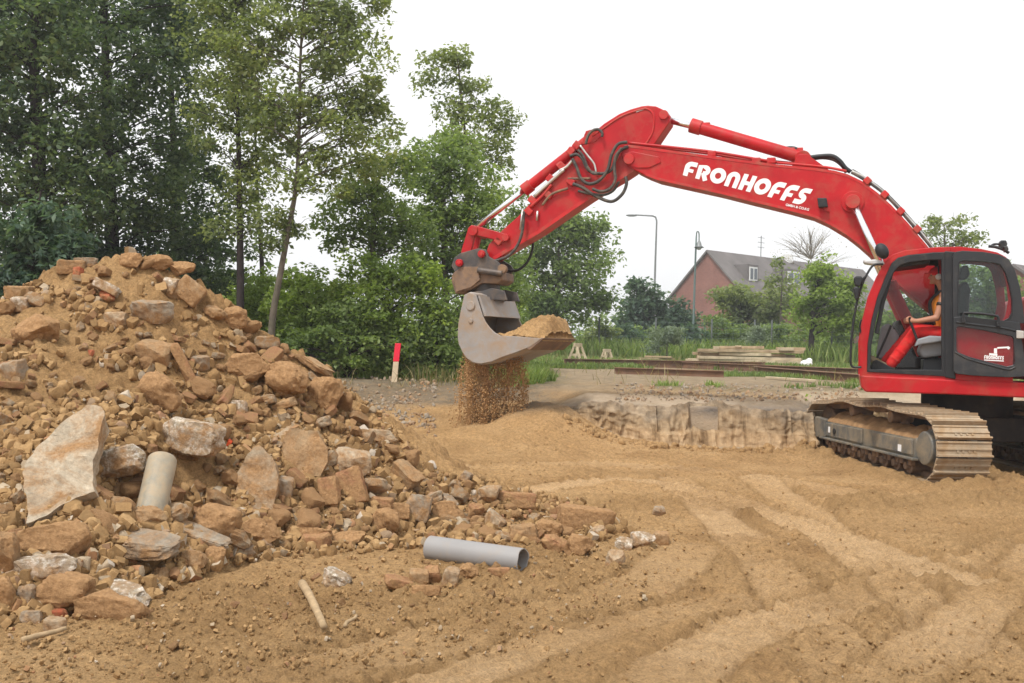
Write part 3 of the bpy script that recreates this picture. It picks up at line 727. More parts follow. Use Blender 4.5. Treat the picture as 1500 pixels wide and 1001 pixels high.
def piece(box, kind, mat, name, label, cat, depth=None, rot=0.0, tilt=0.0, push=0.3, thick=None, seed=None, yaw=None, group=None, cuts=16):
    """one described piece: fills a pixel box where the heap or ground lies under it"""
    x0, y0, x1, y1 = box
    cx, cy = (x0 + x1) / 2, (y0 + y1) / 2
    for k in range(30):     # pieces on the skyline rest on the crest just below them
        q = G(cx, cy + 0.22 * (y1 - y0) + 3 * k)
        if q is not None and q.y < 14.5: break
    d = depth or q.y
    W = (x1 - x0) * d / FPX; H = (y1 - y0) * d / FPX
    T = thick or max(0.5 * min(W, H), min(0.9 * max(W, H), 1.0 * min(W, H)))
    seed = seed if seed is not None else int(cx * 7 + cy * 13)
    a = rad(rot)
    # size along its own turned axes so that the turned piece still fills the box
    c, s = abs(math.cos(a)), abs(math.sin(a))
    if abs(c * c - s * s) > 0.25:
        w = (W * c - H * s) / (c * c - s * s); h = (H * c - W * s) / (c * c - s * s)
        w = min(max(w, 0.35 * W), 1.3 * max(W, H)); h = min(max(h, 0.3 * H), 1.3 * max(W, H))
    else: w, h = W * 0.85, H * 0.75
    me = rock_mesh(name, seed, kind, cuts, (w * 1.06, T, h * 1.06))
    o = link_mesh(name, me, RUB[mat])
    o.location = P(cx, cy, d + T * (push - 0.5) * 0.9)
    rr = random.Random(seed)
    o.rotation_euler = Euler((rad(tilt if tilt else rr.uniform(-14, 14)), -a, rad(yaw if yaw is not None else rr.uniform(-22, 22))), 'XYZ')
    tag(o, label, cat, group)
    OCC.append(box)
    return o

PIECES = [
 # box, shape, material, name, label, category, extras
 ((216, 610, 327, 668), 'flat', 'mortar', 'mortar_block', 'white crusted oblong stone lying above the upright grey pipe', 'stone', dict(rot=-6, seed=4)),
 ((134, 648, 218, 706), 'flat', 'mortar', 'mortar_block', 'white flecked stone between the big leaning slab and upright pipe', 'stone', dict(rot=14)),
 ((285, 742, 352, 796), 'lump', 'soil', 'rounded_stone', 'smooth rounded brown boulder right below the upright pipe', 'stone', {}),
 ((168, 784, 256, 812), 'flat', 'grey', 'stone_slab', 'thin grey slab over a black hollow below the upright pipe', 'slab', dict(rot=-3, thick=.3, push=.1)),
 ((243, 764, 338, 802), 'flat', 'grey', 'stone_slab', 'tilted grey slab left of the smooth rounded boulder', 'slab', dict(rot=-20)),
 ((33, 766, 125, 820), 'stone', 'soil', 'soil_coated_stone', 'big soil coated boulder below the foot of the leaning slab', 'stone', {}),
 ((22, 811, 108, 848), 'flat', 'conglom', 'concrete_chunk', 'pebbly concrete lump at left under the soil coated boulder', 'concrete', dict(rot=6)),
 ((52, 839, 132, 895), 'stone', 'soil', 'soil_coated_stone', 'craggy brown rock left of the pale flat slab near the foot', 'stone', {}),
 ((128, 848, 223, 886), 'flat', 'mortar', 'concrete_slab', 'pale flat broken slab lying on top of the lowest boulder', 'concrete', dict(rot=-10)),
 ((112, 864, 216, 914), 'stone', 'soil', 'soil_coated_stone', 'lowest wide brown boulder at the foot of the heap', 'stone', dict(rot=-3)),
 ((25, 857, 52, 895), 'stone', 'grey', 'small_stone', 'small upright grey stone at the far left foot of the heap', 'stone', {}),
 ((32, 896, 64, 915), 'flat', 'grey', 'small_stone', 'grey flat stone on the ground, leftmost under the heap', 'stone', {}),
 ((62, 905, 96, 926), 'flat', 'concrete', 'small_stone', 'pinkish grey flat stone lying lowest before the heap', 'stone', {}),
 ((64, 893, 98, 908), 'flat', 'redbrick', 'brick_piece', 'orange red brick piece squeezed under the craggy rock', 'brick', {}),
 ((-14, 845, 24, 900), 'stone', 'soil', 'soil_coated_stone', 'brown boulder cut by the left edge near the bottom', 'stone', {}),
 ((-20, 782, 24, 845), 'stone', 'stone', 'rubble_stone', 'tall brown stone at the left edge beside the pebbly lump', 'stone', {}),
 ((8, 775, 37, 806), 'block', 'brick', 'brick_piece', 'small tilted brick end left of the soil coated boulder', 'brick', dict(rot=35)),
 ((383, 527, 456, 586), 'lump', 'soil', 'soil_coated_stone', 'large rounded brown boulder high on the right slope', 'stone', dict(rot=-15)),
 ((450, 552, 500, 602), 'lump', 'soil', 'soil_coated_stone', 'crumbly brown lump right of the large rounded boulder', 'stone', {}),
 ((335, 520, 392, 556), 'stone', 'soil', 'soil_coated_stone', 'brown angular rock left of the large rounded boulder', 'stone', {}),
 ((440, 520, 487, 552), 'flat', 'stone', 'stone_slab', 'flat brown slab tipped over the top of the rounded boulder', 'slab', dict(rot=-32)),
 ((820, 741, 896, 785), 'block', 'soil', 'soil_coated_block', 'long dark brown block at the right tip of the spilled rubble', 'block', dict(rot=-5, seed=12)),
 ((728, 721, 783, 745), 'block', 'brick', 'masonry_block', 'oblong block with one bare red brick end in the spill', 'brick', dict(rot=-2)),
 ((902, 789, 927, 810), 'stone', 'mortar', 'white_stone', 'bright white stone right of the spilled rubble tip', 'stone', {}),
 ((923, 779, 960, 803), 'stone', 'mortar', 'white_stone', 'white topped stone between two others beyond the rubble tip', 'stone', {}),
 ((958, 780, 978, 802), 'block', 'stone', 'small_stone', 'small brown cube stone farthest right of the spill', 'stone', {}),
 ((887, 807, 914, 830), 'stone', 'concrete', 'small_stone', 'small pale brown stone nearest the viewer beyond the rubble tip', 'stone', {}),
 ((955, 742, 978, 755), 'stone', 'grey', 'small_stone', 'lone grey stone on bare soil beyond the rubble spill', 'stone', {}),
 ((863, 769, 886, 790), 'stone', 'concrete', 'small_stone', 'pinkish stone leaning on the long dark brown block', 'stone', {}),
 ((793, 785, 830, 815), 'stone', 'brick', 'brick_piece', 'rust brown lump in front of the long dark block', 'brick', {}),
 ((828, 783, 872, 816), 'stone', 'soil', 'rubble_stone', 'sand coloured stone just below the long dark block', 'stone', {}),
 ((785, 762, 822, 792), 'lump', 'soil', 'rubble_stone', 'round brown stone at the left end of the long dark block', 'stone', {}),
 ((466, 829, 514, 868), 'stone', 'conglom', 'concrete_chunk', 'white pebbly lump alone on the soil before the heap', 'concrete', dict(rot=-25)),
 ((562, 842, 604, 868), 'block', 'brick', 'brick_piece', 'pinkish brick half left of the bricks below the plastic pipe', 'brick', dict(rot=-14)),
 ((597, 836, 626, 862), 'block', 'stone', 'brick_piece', 'squat brown brick in the row below the plastic pipe', 'brick', {}),
 ((620, 832, 648, 862), 'stone', 'brick', 'brick_piece', 'rounded reddish brick in the middle below the plastic pipe', 'brick', {}),
 ((646, 832, 673, 866), 'block', 'concrete', 'brick_piece', 'upright pale brick at the right below the plastic pipe', 'brick', dict(rot=-12)),
 ((672, 826, 700, 848), 'lump', 'soil', 'rubble_stone', 'brown lump tucked directly under the plastic pipe', 'stone', {}),
 ((604, 858, 645, 872), 'flat', 'soil', 'rubble_stone', 'flat brown stone lying lowest below the brick row', 'stone', {}),
 ((716, 832, 752, 846), 'flat', 'brick', 'brick_piece', 'flat pink brick fragment under the pipe\'s broken end', 'brick', {}),
 ((492, 684, 540, 742), 'block', 'brick', 'whole_brick', 'whole brown brick standing on edge right of the square block', 'brick', dict(rot=18, thick=.13)),
 ((466, 698, 500, 742), 'block', 'brick', 'whole_brick', 'upright dusty brick left of the brick standing on edge', 'brick', dict(rot=15, thick=.13)),
 ((404, 700, 430, 742), 'block', 'grey', 'brick_piece', 'narrow grey brick below the square block', 'brick', dict(rot=-8)),
 ((544, 728, 575, 752), 'block', 'brick', 'brick_piece', 'dusty brick end left of the grey capped block', 'brick', dict(rot=-5)),
 ((592, 724, 632, 765), 'block', 'grey', 'stone_block', 'grey capped squared block at the heap\'s right foot', 'block', dict(rot=-10)),
 ((570, 738, 598, 760), 'block', 'soil', 'brick_piece', 'brown brick left against the grey capped squared block', 'brick', {}),
 ((545, 748, 585, 790), 'stone', 'soil', 'rubble_stone', 'wedge shaped brown stone below the grey capped block', 'stone', dict(seed=5)),
 ((632, 736, 680, 770), 'stone', 'soil', 'rubble_stone', 'brown stone immediately right of the grey capped block', 'stone', {}),
 ((674, 689, 692, 708), 'block', 'grey', 'brick_piece', 'grey brick end sticking up behind the spill', 'brick', dict(rot=-30)),
 ((640, 722, 674, 744), 'flat', 'grey', 'stone_slab', 'small grey triangular slab in the spill behind the brown stone', 'slab', dict(rot=-25)),
 ((682, 735, 708, 760), 'stone', 'brick', 'rubble_stone', 'brown red round stone in the middle of the spill', 'stone', {}),
 ((700, 712, 732, 738), 'stone', 'concrete', 'rubble_stone', 'pale stone left of the block with red brick end', 'stone', {}),
 ((705, 750, 738, 782), 'block', 'concrete', 'rubble_stone', 'slanting pale stone in front of the spill behind the plastic pipe', 'stone', dict(rot=-40)),
 ((745, 770, 790, 798), 'flat', 'stone', 'rubble_stone', 'sand brown flat stone right above the pipe\'s broken end', 'stone', {}),
 ((525, 628, 580, 648), 'flat', 'concrete', 'stone_slab', 'pale flat slab lying out on the heap\'s right edge', 'slab', dict(rot=-3)),
 ((480, 655, 545, 700), 'flat', 'concrete', 'concrete_chunk', 'broken concrete block with rough underside on the right slope', 'concrete', dict(rot=-10)),
 ((565, 680, 618, 720), 'flat', 'stone', 'stone_slab', 'long pale slab lying downslope above the grey capped block', 'slab', dict(rot=-38)),
 ((423, 770, 482, 798), 'stone', 'soil', 'soil_coated_stone', 'craggy brown lump over dark gaps in the foot row', 'stone', {}),
 ((352, 760, 410, 800), 'stone', 'soil', 'soil_coated_stone', 'brown rock right beside the smooth rounded boulder', 'stone', {}),
 ((445, 782, 480, 812), 'block', 'brick', 'brick_piece', 'squared dark brick in the foot row under the craggy lump', 'brick', {}),
 ((478, 775, 535, 805), 'stone', 'soil', 'rubble_stone', 'low brown stone in the foot row right of the dark brick', 'stone', dict(rot=12)),
 ((342, 798, 376, 818), 'lump', 'grey', 'rubble_stone', 'round greyish stone at the foot below the smooth boulder', 'stone', {}),
 ((300, 800, 330, 832), 'lump', 'soil', 'rubble_stone', 'small round brown stone below the tilted grey slab', 'stone', {}),
 ((268, 806, 303, 838), 'stone', 'stone', 'rubble_stone', 'brown grey angular stone right of the thin grey slab\'s hollow', 'stone', {}),
 ((222, 832, 246, 862), 'stone', 'stone', 'rubble_stone', 'pointed small stone right of the pale flat broken slab', 'stone', {}),
 # upper slope
 ((203, 500, 252, 536), 'block', 'stone', 'brick_piece', 'squared sandy block in the middle of the upper slope', 'brick', dict(rot=-10)),
 ((138, 409, 176, 436), 'block', 'mortar', 'mortar_block', 'white mortared brick lump near the summit of the heap', 'brick', dict(rot=-25)),
 ((240, 407, 262, 432), 'block', 'mortar', 'mortar_block', 'pale pinkish block just left of the tipped slab at the summit', 'block', dict(rot=-10)),
 ((256, 407, 300, 448), 'block', 'stone', 'stone_slab', 'brown brick slab tipped on edge by the summit', 'slab', dict(rot=-38, thick=.2)),
 ((194, 548, 268, 604), 'stone', 'soil', 'soil_coated_stone', 'great soil covered boulder above the white crusted stone', 'stone', dict(seed=31)),
 ((20, 462, 82, 506), 'stone', 'soil', 'soil_coated_stone', 'broad soil covered rock on the left shoulder', 'stone', {}),
 ((3, 528, 36, 562), 'block', 'grey', 'brick_piece', 'greyish squared brick at the left edge of the upper slope', 'brick', dict(rot=10)),
 ((254, 508, 282, 560), 'block', 'brick', 'brick_piece', 'long dusty red brown brick lying steeply on the upper slope', 'brick', dict(rot=-62)),
 ((278, 522, 306, 542), 'flat', 'grey', 'small_stone', 'grey stone right of the long steep red brown brick', 'stone', {}),
 ((156, 458, 186, 478), 'block', 'concrete', 'small_stone', 'pale squarish stone centred below the summit', 'stone', {}),
 ((192, 442, 250, 472), 'flat', 'grey', 'stone_slab', 'dusty grey slab lying flat below the summit', 'slab', {}),
 ((10, 420, 44, 440), 'block', 'stone', 'rubble_stone', 'sandy stone on the skyline of the left shoulder', 'stone', {}),
 ((20, 436, 44, 456), 'block', 'mortar', 'brick_piece', 'brick with white top face at the left shoulder', 'brick', {}),
 ((108, 392, 122, 408), 'stone', 'redbrick', 'brick_piece', 'small bare red brick bit near the left of the summit', 'brick', {}),
 ((86, 382, 122, 402), 'block', 'stone', 'rubble_stone', 'sandy stone on the skyline left of the summit', 'stone', {}),
 ((110, 378, 142, 390), 'flat', 'grey', 'small_stone', 'whitish flat stone on the skyline left of the summit', 'stone', {}),
 ((176, 371, 214, 392), 'stone', 'soil', 'rubble_stone', 'brown stone sitting at the very top of the heap', 'stone', {}),
 ((215, 374, 252, 396), 'stone', 'soil', 'rubble_stone', 'brown stone on the skyline just right of the top', 'stone', {}),
 ((148, 424, 170, 442), 'stone', 'redbrick', 'brick_piece', 'bare red brick fragment under the white mortared lump', 'brick', {}),
 ((250, 384, 284, 404), 'stone', 'soil', 'rubble_stone', 'brown stone at the right end of the summit skyline', 'stone', {}),
 ((128, 513, 138, 523), 'stone', 'redbrick', 'brick_piece', 'tiny orange brick bit centred on the bare soil slope', 'brick', {}),
 ((325, 450, 362, 482), 'lump', 'soil', 'rubble_stone', 'brown lump on the right skyline below the summit', 'stone', {}),
 ((300, 448, 330, 470), 'stone', 'stone', 'rubble_stone', 'brown stone on the right skyline under the tipped slab', 'stone', {}),
 ((340, 588, 362, 612), 'flat', 'mortar', 'small_stone', 'small whitish stone left of the sloping pale topped slab', 'stone', {}),
 ((400, 582, 432, 606), 'block', 'stone', 'brick_piece', 'brick corner with pale bright face below the rounded boulder', 'brick', dict(rot=25)),
 ((105, 700, 135, 750), 'stone', 'soil', 'rubble_stone', 'dark brown stone between the leaning slab and upright pipe foot', 'stone', {}),
 ((150, 706, 196, 748), 'flat', 'stone', 'rubble_stone', 'dark brown flat stone left of the upright pipe', 'stone', dict(push=.8)),
 ((345, 428, 372, 452), 'lump', 'soil', 'rubble_stone', 'brown lump hugging the upper right skyline', 'stone', {}),
 ((190, 744, 245, 782), 'stone', 'stone', 'rubble_stone', 'heap of a stone at the foot of the upright pipe', 'stone', dict(push=.7)),
]
PIECES = [p for p in PIECES if p[0] not in ((345, 428, 372, 452),)]
for box, kind, mat, name, label, cat, ex in PIECES:
    piece(box, kind, mat, name, label, cat, **ex)

def slab_px(outline, d_of, thick, name, label, mat, cat='concrete'):
    """a broken slab: its own outline, a real tilted plane and thickness, rough broken edges"""
    pts = [P(x, y, d_of(x, y)) for x, y in outline]
    c = sum(pts, Vector()) / len(pts)
    n = (pts[1] - pts[0]).cross(pts[2] - pts[0])
    n = Vector((0, 0, 0))
    for i in range(len(pts)):
        a, b = pts[i] - c, pts[(i + 1) % len(pts)] - c; n += a.cross(b)
    n.normalize()
    if n.y > 0: n = -n
    bm = bmesh.new()
    fr = [bm.verts.new(p) for p in pts]; bk = [bm.verts.new(c + (p - c) * 0.95 - n * thick) for p in pts]
    bm.faces.new(fr); bm.faces.new(bk[::-1])
    for i in range(len(pts)):
        j = (i + 1) % len(pts); bm.faces.new([fr[i], bk[i], bk[j], fr[j]])
    bmesh.ops.recalc_face_normals(bm, faces=bm.faces)
    bmesh.ops.triangulate(bm, faces=bm.faces[:])
    for _ in range(5):
        es = [e for e in bm.edges if e.calc_length() > 0.06]
        if not es: break
        bmesh.ops.subdivide_edges(bm, edges=es, cuts=1)
        bmesh.ops.triangulate(bm, faces=bm.faces[:])
    co = np.array([v.co[:] for v in bm.verts])
    for ax in range(3):
        d = 0.026 * vn3(co[:, 0] * 7 + ax * 9, co[:, 1] * 7, co[:, 2] * 7, 71) + 0.016 * vn3(co[:, 0] * 19 + ax * 5, co[:, 1] * 19, co[:, 2] * 19, 72)
        for v, q in zip(bm.verts, d): v.co[ax] += q
    me = bpy.data.meshes.new(name); bm.to_mesh(me); bm.free()
    me.polygons.foreach_set('use_smooth', np.ones(len(me.polygons), bool)); me.set_sharp_from_angle(angle=rad(45))
    o = link_mesh(name, me, RUB[mat]); tag(o, label, cat)
    return o
_q = G(70, 765)
SLAB = [(36, 680), (58, 652), (92, 620), (126, 591), (146, 593), (153, 599), (146, 630), (133, 676), (138, 718), (110, 728), (76, 748), (44, 768), (39, 735)]
slab_px(SLAB, lambda x, y: _q.y - 0.12 + (768 - y) / 178.0 * 0.62 + (x - 90) / 1500.0 * 1.2, 0.22, 'leaning_slab', 'largest pale concrete slab leaning upright against the heap', 'slab')
OCC.append((36, 590, 153, 768))
def chunk(outline, thick, label, mat, name, lean=0.35, cat='concrete'):
    x0, x1 = min(p[0] for p in outline), max(p[0] for p in outline); y0, y1 = min(p[1] for p in outline), max(p[1] for p in outline)
    q = G((x0 + x1) / 2, y1 - 6); kk = q.y / FPX
    slab_px(outline, lambda x, y: q.y - 0.10 + (y1 - y) * kk * lean + (x - x0) * kk * 0.15, thick, name, label, mat, cat)
    OCC.append((x0, y0, x1, y1))
chunk([(379, 650), (391, 664), (404, 680), (411, 698), (405, 722), (394, 752), (369, 750), (343, 724), (350, 694), (362, 668)], 0.20, 'pointed pale concrete chunk standing on end right of the dark hollow', 'concrete', 'concrete_chunk')
chunk([(412, 642), (424, 630), (467, 632), (474, 645), (478, 678), (470, 700), (446, 698), (420, 703), (409, 686)], 0.24, 'squarish upright brown block to the right of the pointed chunk', 'stone', 'square_stone', 0.3, 'stone')
chunk([(362, 624), (388, 608), (428, 610), (437, 619), (420, 648), (396, 661), (372, 651)], 0.22, 'sloping concrete slab with pale top above the pointed chunk', 'concrete', 'concrete_slab', 1.6)
chunk([(170, 790), (196, 783), (246, 788), (257, 797), (250, 808), (214, 813), (184, 806)], 0.10, 'thin grey slab over a black hollow below the upright pipe', 'grey', 'stone_slab', 2.4, 'slab')

# ---- other counted rubble, by place and kind
ZONES = [
 ('the upper slope', [(165, 385), (260, 390), (340, 470), (380, 545), (200, 545), (10, 540), (0, 440), (80, 420)], 44, (0.07, 0.18)),
 ('the right slope', [(340, 470), (450, 530), (520, 610), (620, 690), (500, 640), (400, 600), (360, 560)], 42, (0.08, 0.24)),
 ('the slope beside the leaning slab', [(0, 545), (180, 560), (190, 620), (150, 640), (35, 650), (35, 770), (0, 770)], 34, (0.06, 0.16)),
 ('the lower slope', [(210, 560), (390, 590), (480, 650), (620, 700), (560, 800), (330, 820), (140, 800), (130, 740), (210, 690)], 60, (0.09, 0.25)),
 ('the long spill at right', [(600, 690), (700, 710), (860, 740), (900, 780), (860, 800), (700, 790), (620, 770)], 48, (0.07, 0.19)),
 ('the soil before the heap', [(230, 850), (400, 810), (600, 800), (760, 830), (800, 900), (420, 960), (40, 960), (200, 910)], 26, (0.03, 0.085)),
]
KINDS = [('brick', 'block', 'broken_brick', 'dusty reddish brick fragment', 'brick', 0.26), ('soil', 'stone', 'rubble_stone', 'brown soil coated stone', 'stone', 0.42),
         ('stone', 'stone', 'rubble_stone', 'bare sandy brown stone', 'stone', 0.18), ('concrete', 'flat', 'concrete_chunk', 'pale broken concrete piece', 'concrete', 0.14)]
POOL = {}
for mat, shp, nm, lb, ct, w in KINDS:
    dims = {'brick': [(1, .5, .3), (.7, .5, .33), (.6, .55, .4)], 'concrete': [(1, .8, .4), (.9, .7, .5), (1, .6, .35)]}.get(mat, [(1, .8, .7), (1, .7, .6), (.9, .9, .75), (1, .65, .5)])
    POOL[mat] = []
    for k in range(8):
        me = rock_mesh(nm, 900 + k * 17 + len(mat), 'lump' if (mat == 'soil' and k % 2) else shp, 9, dims[k % len(dims)])
        me.materials.append(RUB[mat]); POOL[mat].append(me)
def inpoly(x, y, poly):
    c = False; j = len(poly) - 1
    for i in range(len(poly)):
        if (poly[i][1] > y) != (poly[j][1] > y) and x < (poly[j][0] - poly[i][0]) * (y - poly[i][1]) / (poly[j][1] - poly[i][1]) + poly[i][0]: c = not c
        j = i
    return c
rr = random.Random(5)
PLACED = []
for zn, poly, n, (s0, s1) in ZONES:
    xs = [p[0] for p in poly]; ys = [p[1] for p in poly]; done = 0; tries = 0
    while done < n and tries < 6000:
        tries += 1
        x, y = rr.uniform(min(xs), max(xs)), rr.uniform(min(ys), max(ys))
        if not inpoly(x, y, poly): continue
        if any(b[0] + 3 < x < b[2] - 3 and b[1] + 3 < y < b[3] - 3 for b in OCC) and tries < 4000: continue
        q = G(x, y)
        if q is None or q.y > 14.5: continue
        s = s0 + (s1 - s0) * rr.random() ** 1.7
        if any((q - p).length < (0.40 if s1 > 0.17 else 0.55) * (s + sp) for p, sp in PLACED): continue
        t = rr.random(); acc = 0
        for mat, shp, nm, lb, ct, w in KINDS:
            acc += w
            if t <= acc: break
        o = bpy.data.objects.new(nm, rr.choice(POOL[mat])); COL.objects.link(o)
        k = s * (1.25 if mat in ('brick', 'concrete') else 1.1)
        o.scale = (k, k, k); o.rotation_euler = (rr.uniform(-.7, .7), rr.uniform(-.7, .7), rr.uniform(0, 6.28))
        o.location = q + Vector((0, -0.22 * s, 0.16 * s))
        tag(o, f'{lb} among others on {zn}', ct, f'{lb}s on {zn}')
        PLACED.append((q, s)); done += 1

# ---- the countless small stones and crumbs
def small_stones():
    base = [rock_arrays(5000 + k, 'stone' if k % 3 else 'block', 2) for k in range(10)]
    rg = random.Random(17); Vs = []; Fs = []; off = 0
    polys = [([(0, 430), (90, 400), (200, 372), (285, 395), (390, 485), (490, 545), (640, 690), (890, 745), (930, 790), (700, 800), (560, 810), (330, 830), (230, 880), (0, 920)], 9500, 0.018, 0.10),
             ([(0, 920), (230, 880), (560, 810), (900, 790), (1010, 780), (1000, 860), (760, 960), (300, 1001), (0, 1001)], 1800, 0.005, 0.028),
             ([(900, 700), (1500, 720), (1500, 1001), (700, 1001)], 500, 0.005, 0.02)]
    for poly, n, s0, s1 in polys:
        xs = [p[0] for p in poly]; ys = [p[1] for p in poly]; k = 0
        while k < n:
            x, y = rg.uniform(min(xs), max(xs)), rg.uniform(min(ys), max(ys))
            if not inpoly(x, y, poly): continue
            k += 1
            if 252 < x < 336 and 664 < y < 718 or 180 < x < 252 and 798 < y < 822: continue
            if s1 > 0.09 and y < 600 and vn2(x * 0.018, y * 0.03, 88) + 0.25 * vn2(x * .06, y * .06, 89) + (0.35 if x < 60 or y > 565 else 0) + (0.3 if x > 380 else 0) < 0.50 and rg.random() < 0.93: continue
            q = G(x, y)
            if q is None: continue
            s = s0 + (s1 - s0) * rg.random() ** 2.4
            Q, F = base[rg.randrange(10)]
            R = np.array(Euler((rg.uniform(0, 6), rg.uniform(0, 6), rg.uniform(0, 6))).to_matrix())
            Vs.append((Q * np.array((1, rg.uniform(.6, 1), rg.uniform(.45, .9))) * s * 0.6) @ R.T + np.array((q.x, q.y, q.z + 0.02 + 0.1 * s))); Fs.append(F + off); off += len(Q)
    me = np_mesh('small_rubble', np.concatenate(Vs), np.concatenate(Fs), True); me.set_sharp_from_angle(angle=rad(40))
    m, nt, out = newmat('mixed_small_rubble')
    v = coords(nt); g = N(nt, 'ShaderNodeNewGeometry')
    r = ramp(nt, [(0.0, (0.22, 0.135, 0.062)), (0.4, (0.32, 0.195, 0.088)), (0.86, (0.40, 0.255, 0.122)), (0.90, (0.33, 0.17, 0.09)), (0.935, (0.33, 0.25, 0.165)), (0.985, (0.42, 0.335, 0.235)), (1.0, (0.5, 0.43, 0.35))])
    nt.links.new(g.outputs['Random Per Island'], r.inputs[0])
    n3 = noise(nt, 40, 6, 0.7, v); rs = ramp(nt, [(0.25, 0.7), (0.75, 1.2)]); nt.links.new(n3.outputs[0], rs.inputs[0])
    princ(nt, out, mixc(nt, 1, r.outputs[0], rs.outputs[0], 'MULTIPLY'), 0.95, 0, bump(nt, n3.outputs[0], 0.6, 0.01), 0.1)
    tag(link_mesh('small_rubble', me, m), 'countless small stones and crumbs strewn over the heap', 'rubble', kind='stuff')
small_stones()
def soil_clods():
    base = [rock_arrays(5200 + k, 'stone', 2) for k in range(8)]; rg = np.random.default_rng(23)
    n = 15000; t = rg.uniform(-0.56, 0.60, n); y = 4.0 + 13 * rg.random(n) ** 1.5; x = t * y
    h, comp, *_ = terrain(x, y, False, True)
    k = (rg.random(n) > comp * 1.2) & (vn2(x * 0.9, y * 0.9, 77) + rg.normal(size=n) * 0.35 > -0.25) & (heap_h(x, y, False)[1] <= 0.0)
    x, y = x[k], y[k]; zz = surf_at(x, y); Vs, Fs = [], []; off = 0
    nb_ = 380; xb = rg.uniform(0.9, 5.6, nb_); yb_ = 16.75 - 0.5 * rg.random(nb_) ** 2; x = np.concatenate([x, xb]); y = np.concatenate([y, yb_]); zz = np.concatenate([zz, surf_at(xb, yb_)])
    for i in range(len(x)):
        Q, F = base[i % 8]; s = 0.004 + 0.013 * rg.random() ** 3.5 if i < len(x) - nb_ else 0.015 + 0.06 * rg.random() ** 2.5
        R = np.array(Euler(tuple(rg.uniform(0, 6, 3))).to_matrix())
        Vs.append((Q * s) @ R.T + np.array((x[i], y[i], zz[i] + 0.004))); Fs.append(F + off); off += len(Q)
    tag(link_mesh('soil_clods', np_mesh('soil_clods', np.concatenate(Vs), np.concatenate(Fs), True), MAT['heapsoil']), 'small crumbs of loose soil over the whole work floor', 'soil', kind='stuff')
soil_clods()
# ------------------------------------------------------------------ the excavator
PHI = rad(17.5)
XC = Vector((6.6, 15.05, 0))
XX = Vector((math.cos(PHI), -math.sin(PHI), 0)); XR = Vector((math.sin(PHI), math.cos(PHI), 0))
def L(px, py, w):
    """pixel -> machine coordinates on the upright plane w metres right of the machine's middle"""
    r = Vector(ray(px, py)); o = Vector((0, 0, CAMZ)) - XC
    t = (w - o.dot(XR)) / r.dot(XR)
    p = o + r * t
    return Vector((p.dot(XX), w, p.z))
EX = empty('excavator', XC, -PHI)
tag(EX, 'red crawler excavator with lettered boom holding a bucket of soil', 'excavator')
EXM = Matrix.Translation(XC) @ Matrix.Rotation(-PHI, 4, 'Z')
EXI = EXM.inverted()
def px_prism(name, outline, w0, w1, mat, parent=None, bevel=0.012, taper=None):
    near = [L(x, y, w0) for x, y in outline]
    far = [Vector((p.x, w1, p.z)) for p in near]
    return MB().prism(near, far).build(name, mat, parent or EX, bevel=bevel)
def loc(px, py, w): return L(px, py, w)
def shift(p, w): return Vector((p.x, w, p.z))

# --- boom
BW0, BW1 = -0.17, 0.37
BOOM_TOP = [(913, 213), (922, 212), (1043, 228.5), (1136, 240.5), (1192, 246), (1222, 250), (1242, 255.5), (1262, 265), (1285.5, 282.5), (1306, 301), (1331, 328), (1359, 361), (1392, 403), (1412, 440), (1418, 470)]
BOOM_BOT = [(1404, 488), (1386, 484), (1366, 459), (1340, 438), (1315, 416), (1275, 373), (1258, 358), (1240.5, 344.5), (1213, 328), (1192, 318.5), (1157, 309), (1105, 296.5), (1053, 283.5), (1005, 273), (962, 263.5), (945, 257), (930, 249.5), (916, 240), (909, 226)]
boom = px_prism('boom', BOOM_TOP + BOOM_BOT, BW0, BW1, MAT['red'], None, 0.016)
def rib(name, pxs, w, r, mat, parent, seg=8, k=5, sm=True):
    pts = [L(x, y, w) for x, y in pxs]
    return MB().tube(smooth_pts(pts, k) if sm else pts, r, seg).build(name, mat, parent, smooth=True)
def disc(px, py, w0, w1, r, name, mat, parent, seg=24, bevel=0.006):
    p = L(px, py, w0); q = Vector((p.x, w1, p.z))
    return MB().tube([p, q], r, seg).build(name, mat, parent, angle=40, bevel=bevel)
# welded seams and edge plates on the boom's near side
edge = MB()
def offs(pts, d):
    out = []
    for i in range(len(pts)):
        a = Vector(pts[max(i - 1, 0)]); b = Vector(pts[min(i + 1, len(pts) - 1)]); t = (b - a).normalized()
        out.append((pts[i][0] - t.y * d, pts[i][1] + t.x * d))
    return out
topl = BOOM_TOP[1:-2]; tl2 = offs(topl, 4.0)
for i in range(len(topl) - 1):
    q = [L(*topl[i], BW0 - .006), L(*topl[i + 1], BW0 - .006), L(*tl2[i + 1], BW0 - .006), L(*tl2[i], BW0 - .006)]
    edge.prism(q, [Vector((p.x, BW0 + 0.02, p.z)) for p in q])
botl = BOOM_BOT[2:-3]; bl2 = offs(botl, 3.6)
for i in range(len(botl) - 1):
    q = [L(*botl[i], BW0 - .006), L(*botl[i + 1], BW0 - .006), L(*bl2[i + 1], BW0 - .006), L(*bl2[i], BW0 - .006)]
    edge.prism(q, [Vector((p.x, BW0 + 0.02, p.z)) for p in q])
edge.build('edge_plate', MAT['red_worn'], boom)
# reinforcement lug where the stick is pinned
px_prism('pin_lug', [(914, 226), (926, 222), (965, 230), (968, 238), (950, 246), (932, 246), (918, 240)], BW0 - 0.02, BW0 + 0.02, MAT['red'], boom, 0.006)
disc(921, 233, BW0 - 0.05, BW1 + 0.05, 0.085, 'stick_pin', MAT['red_worn'], boom)
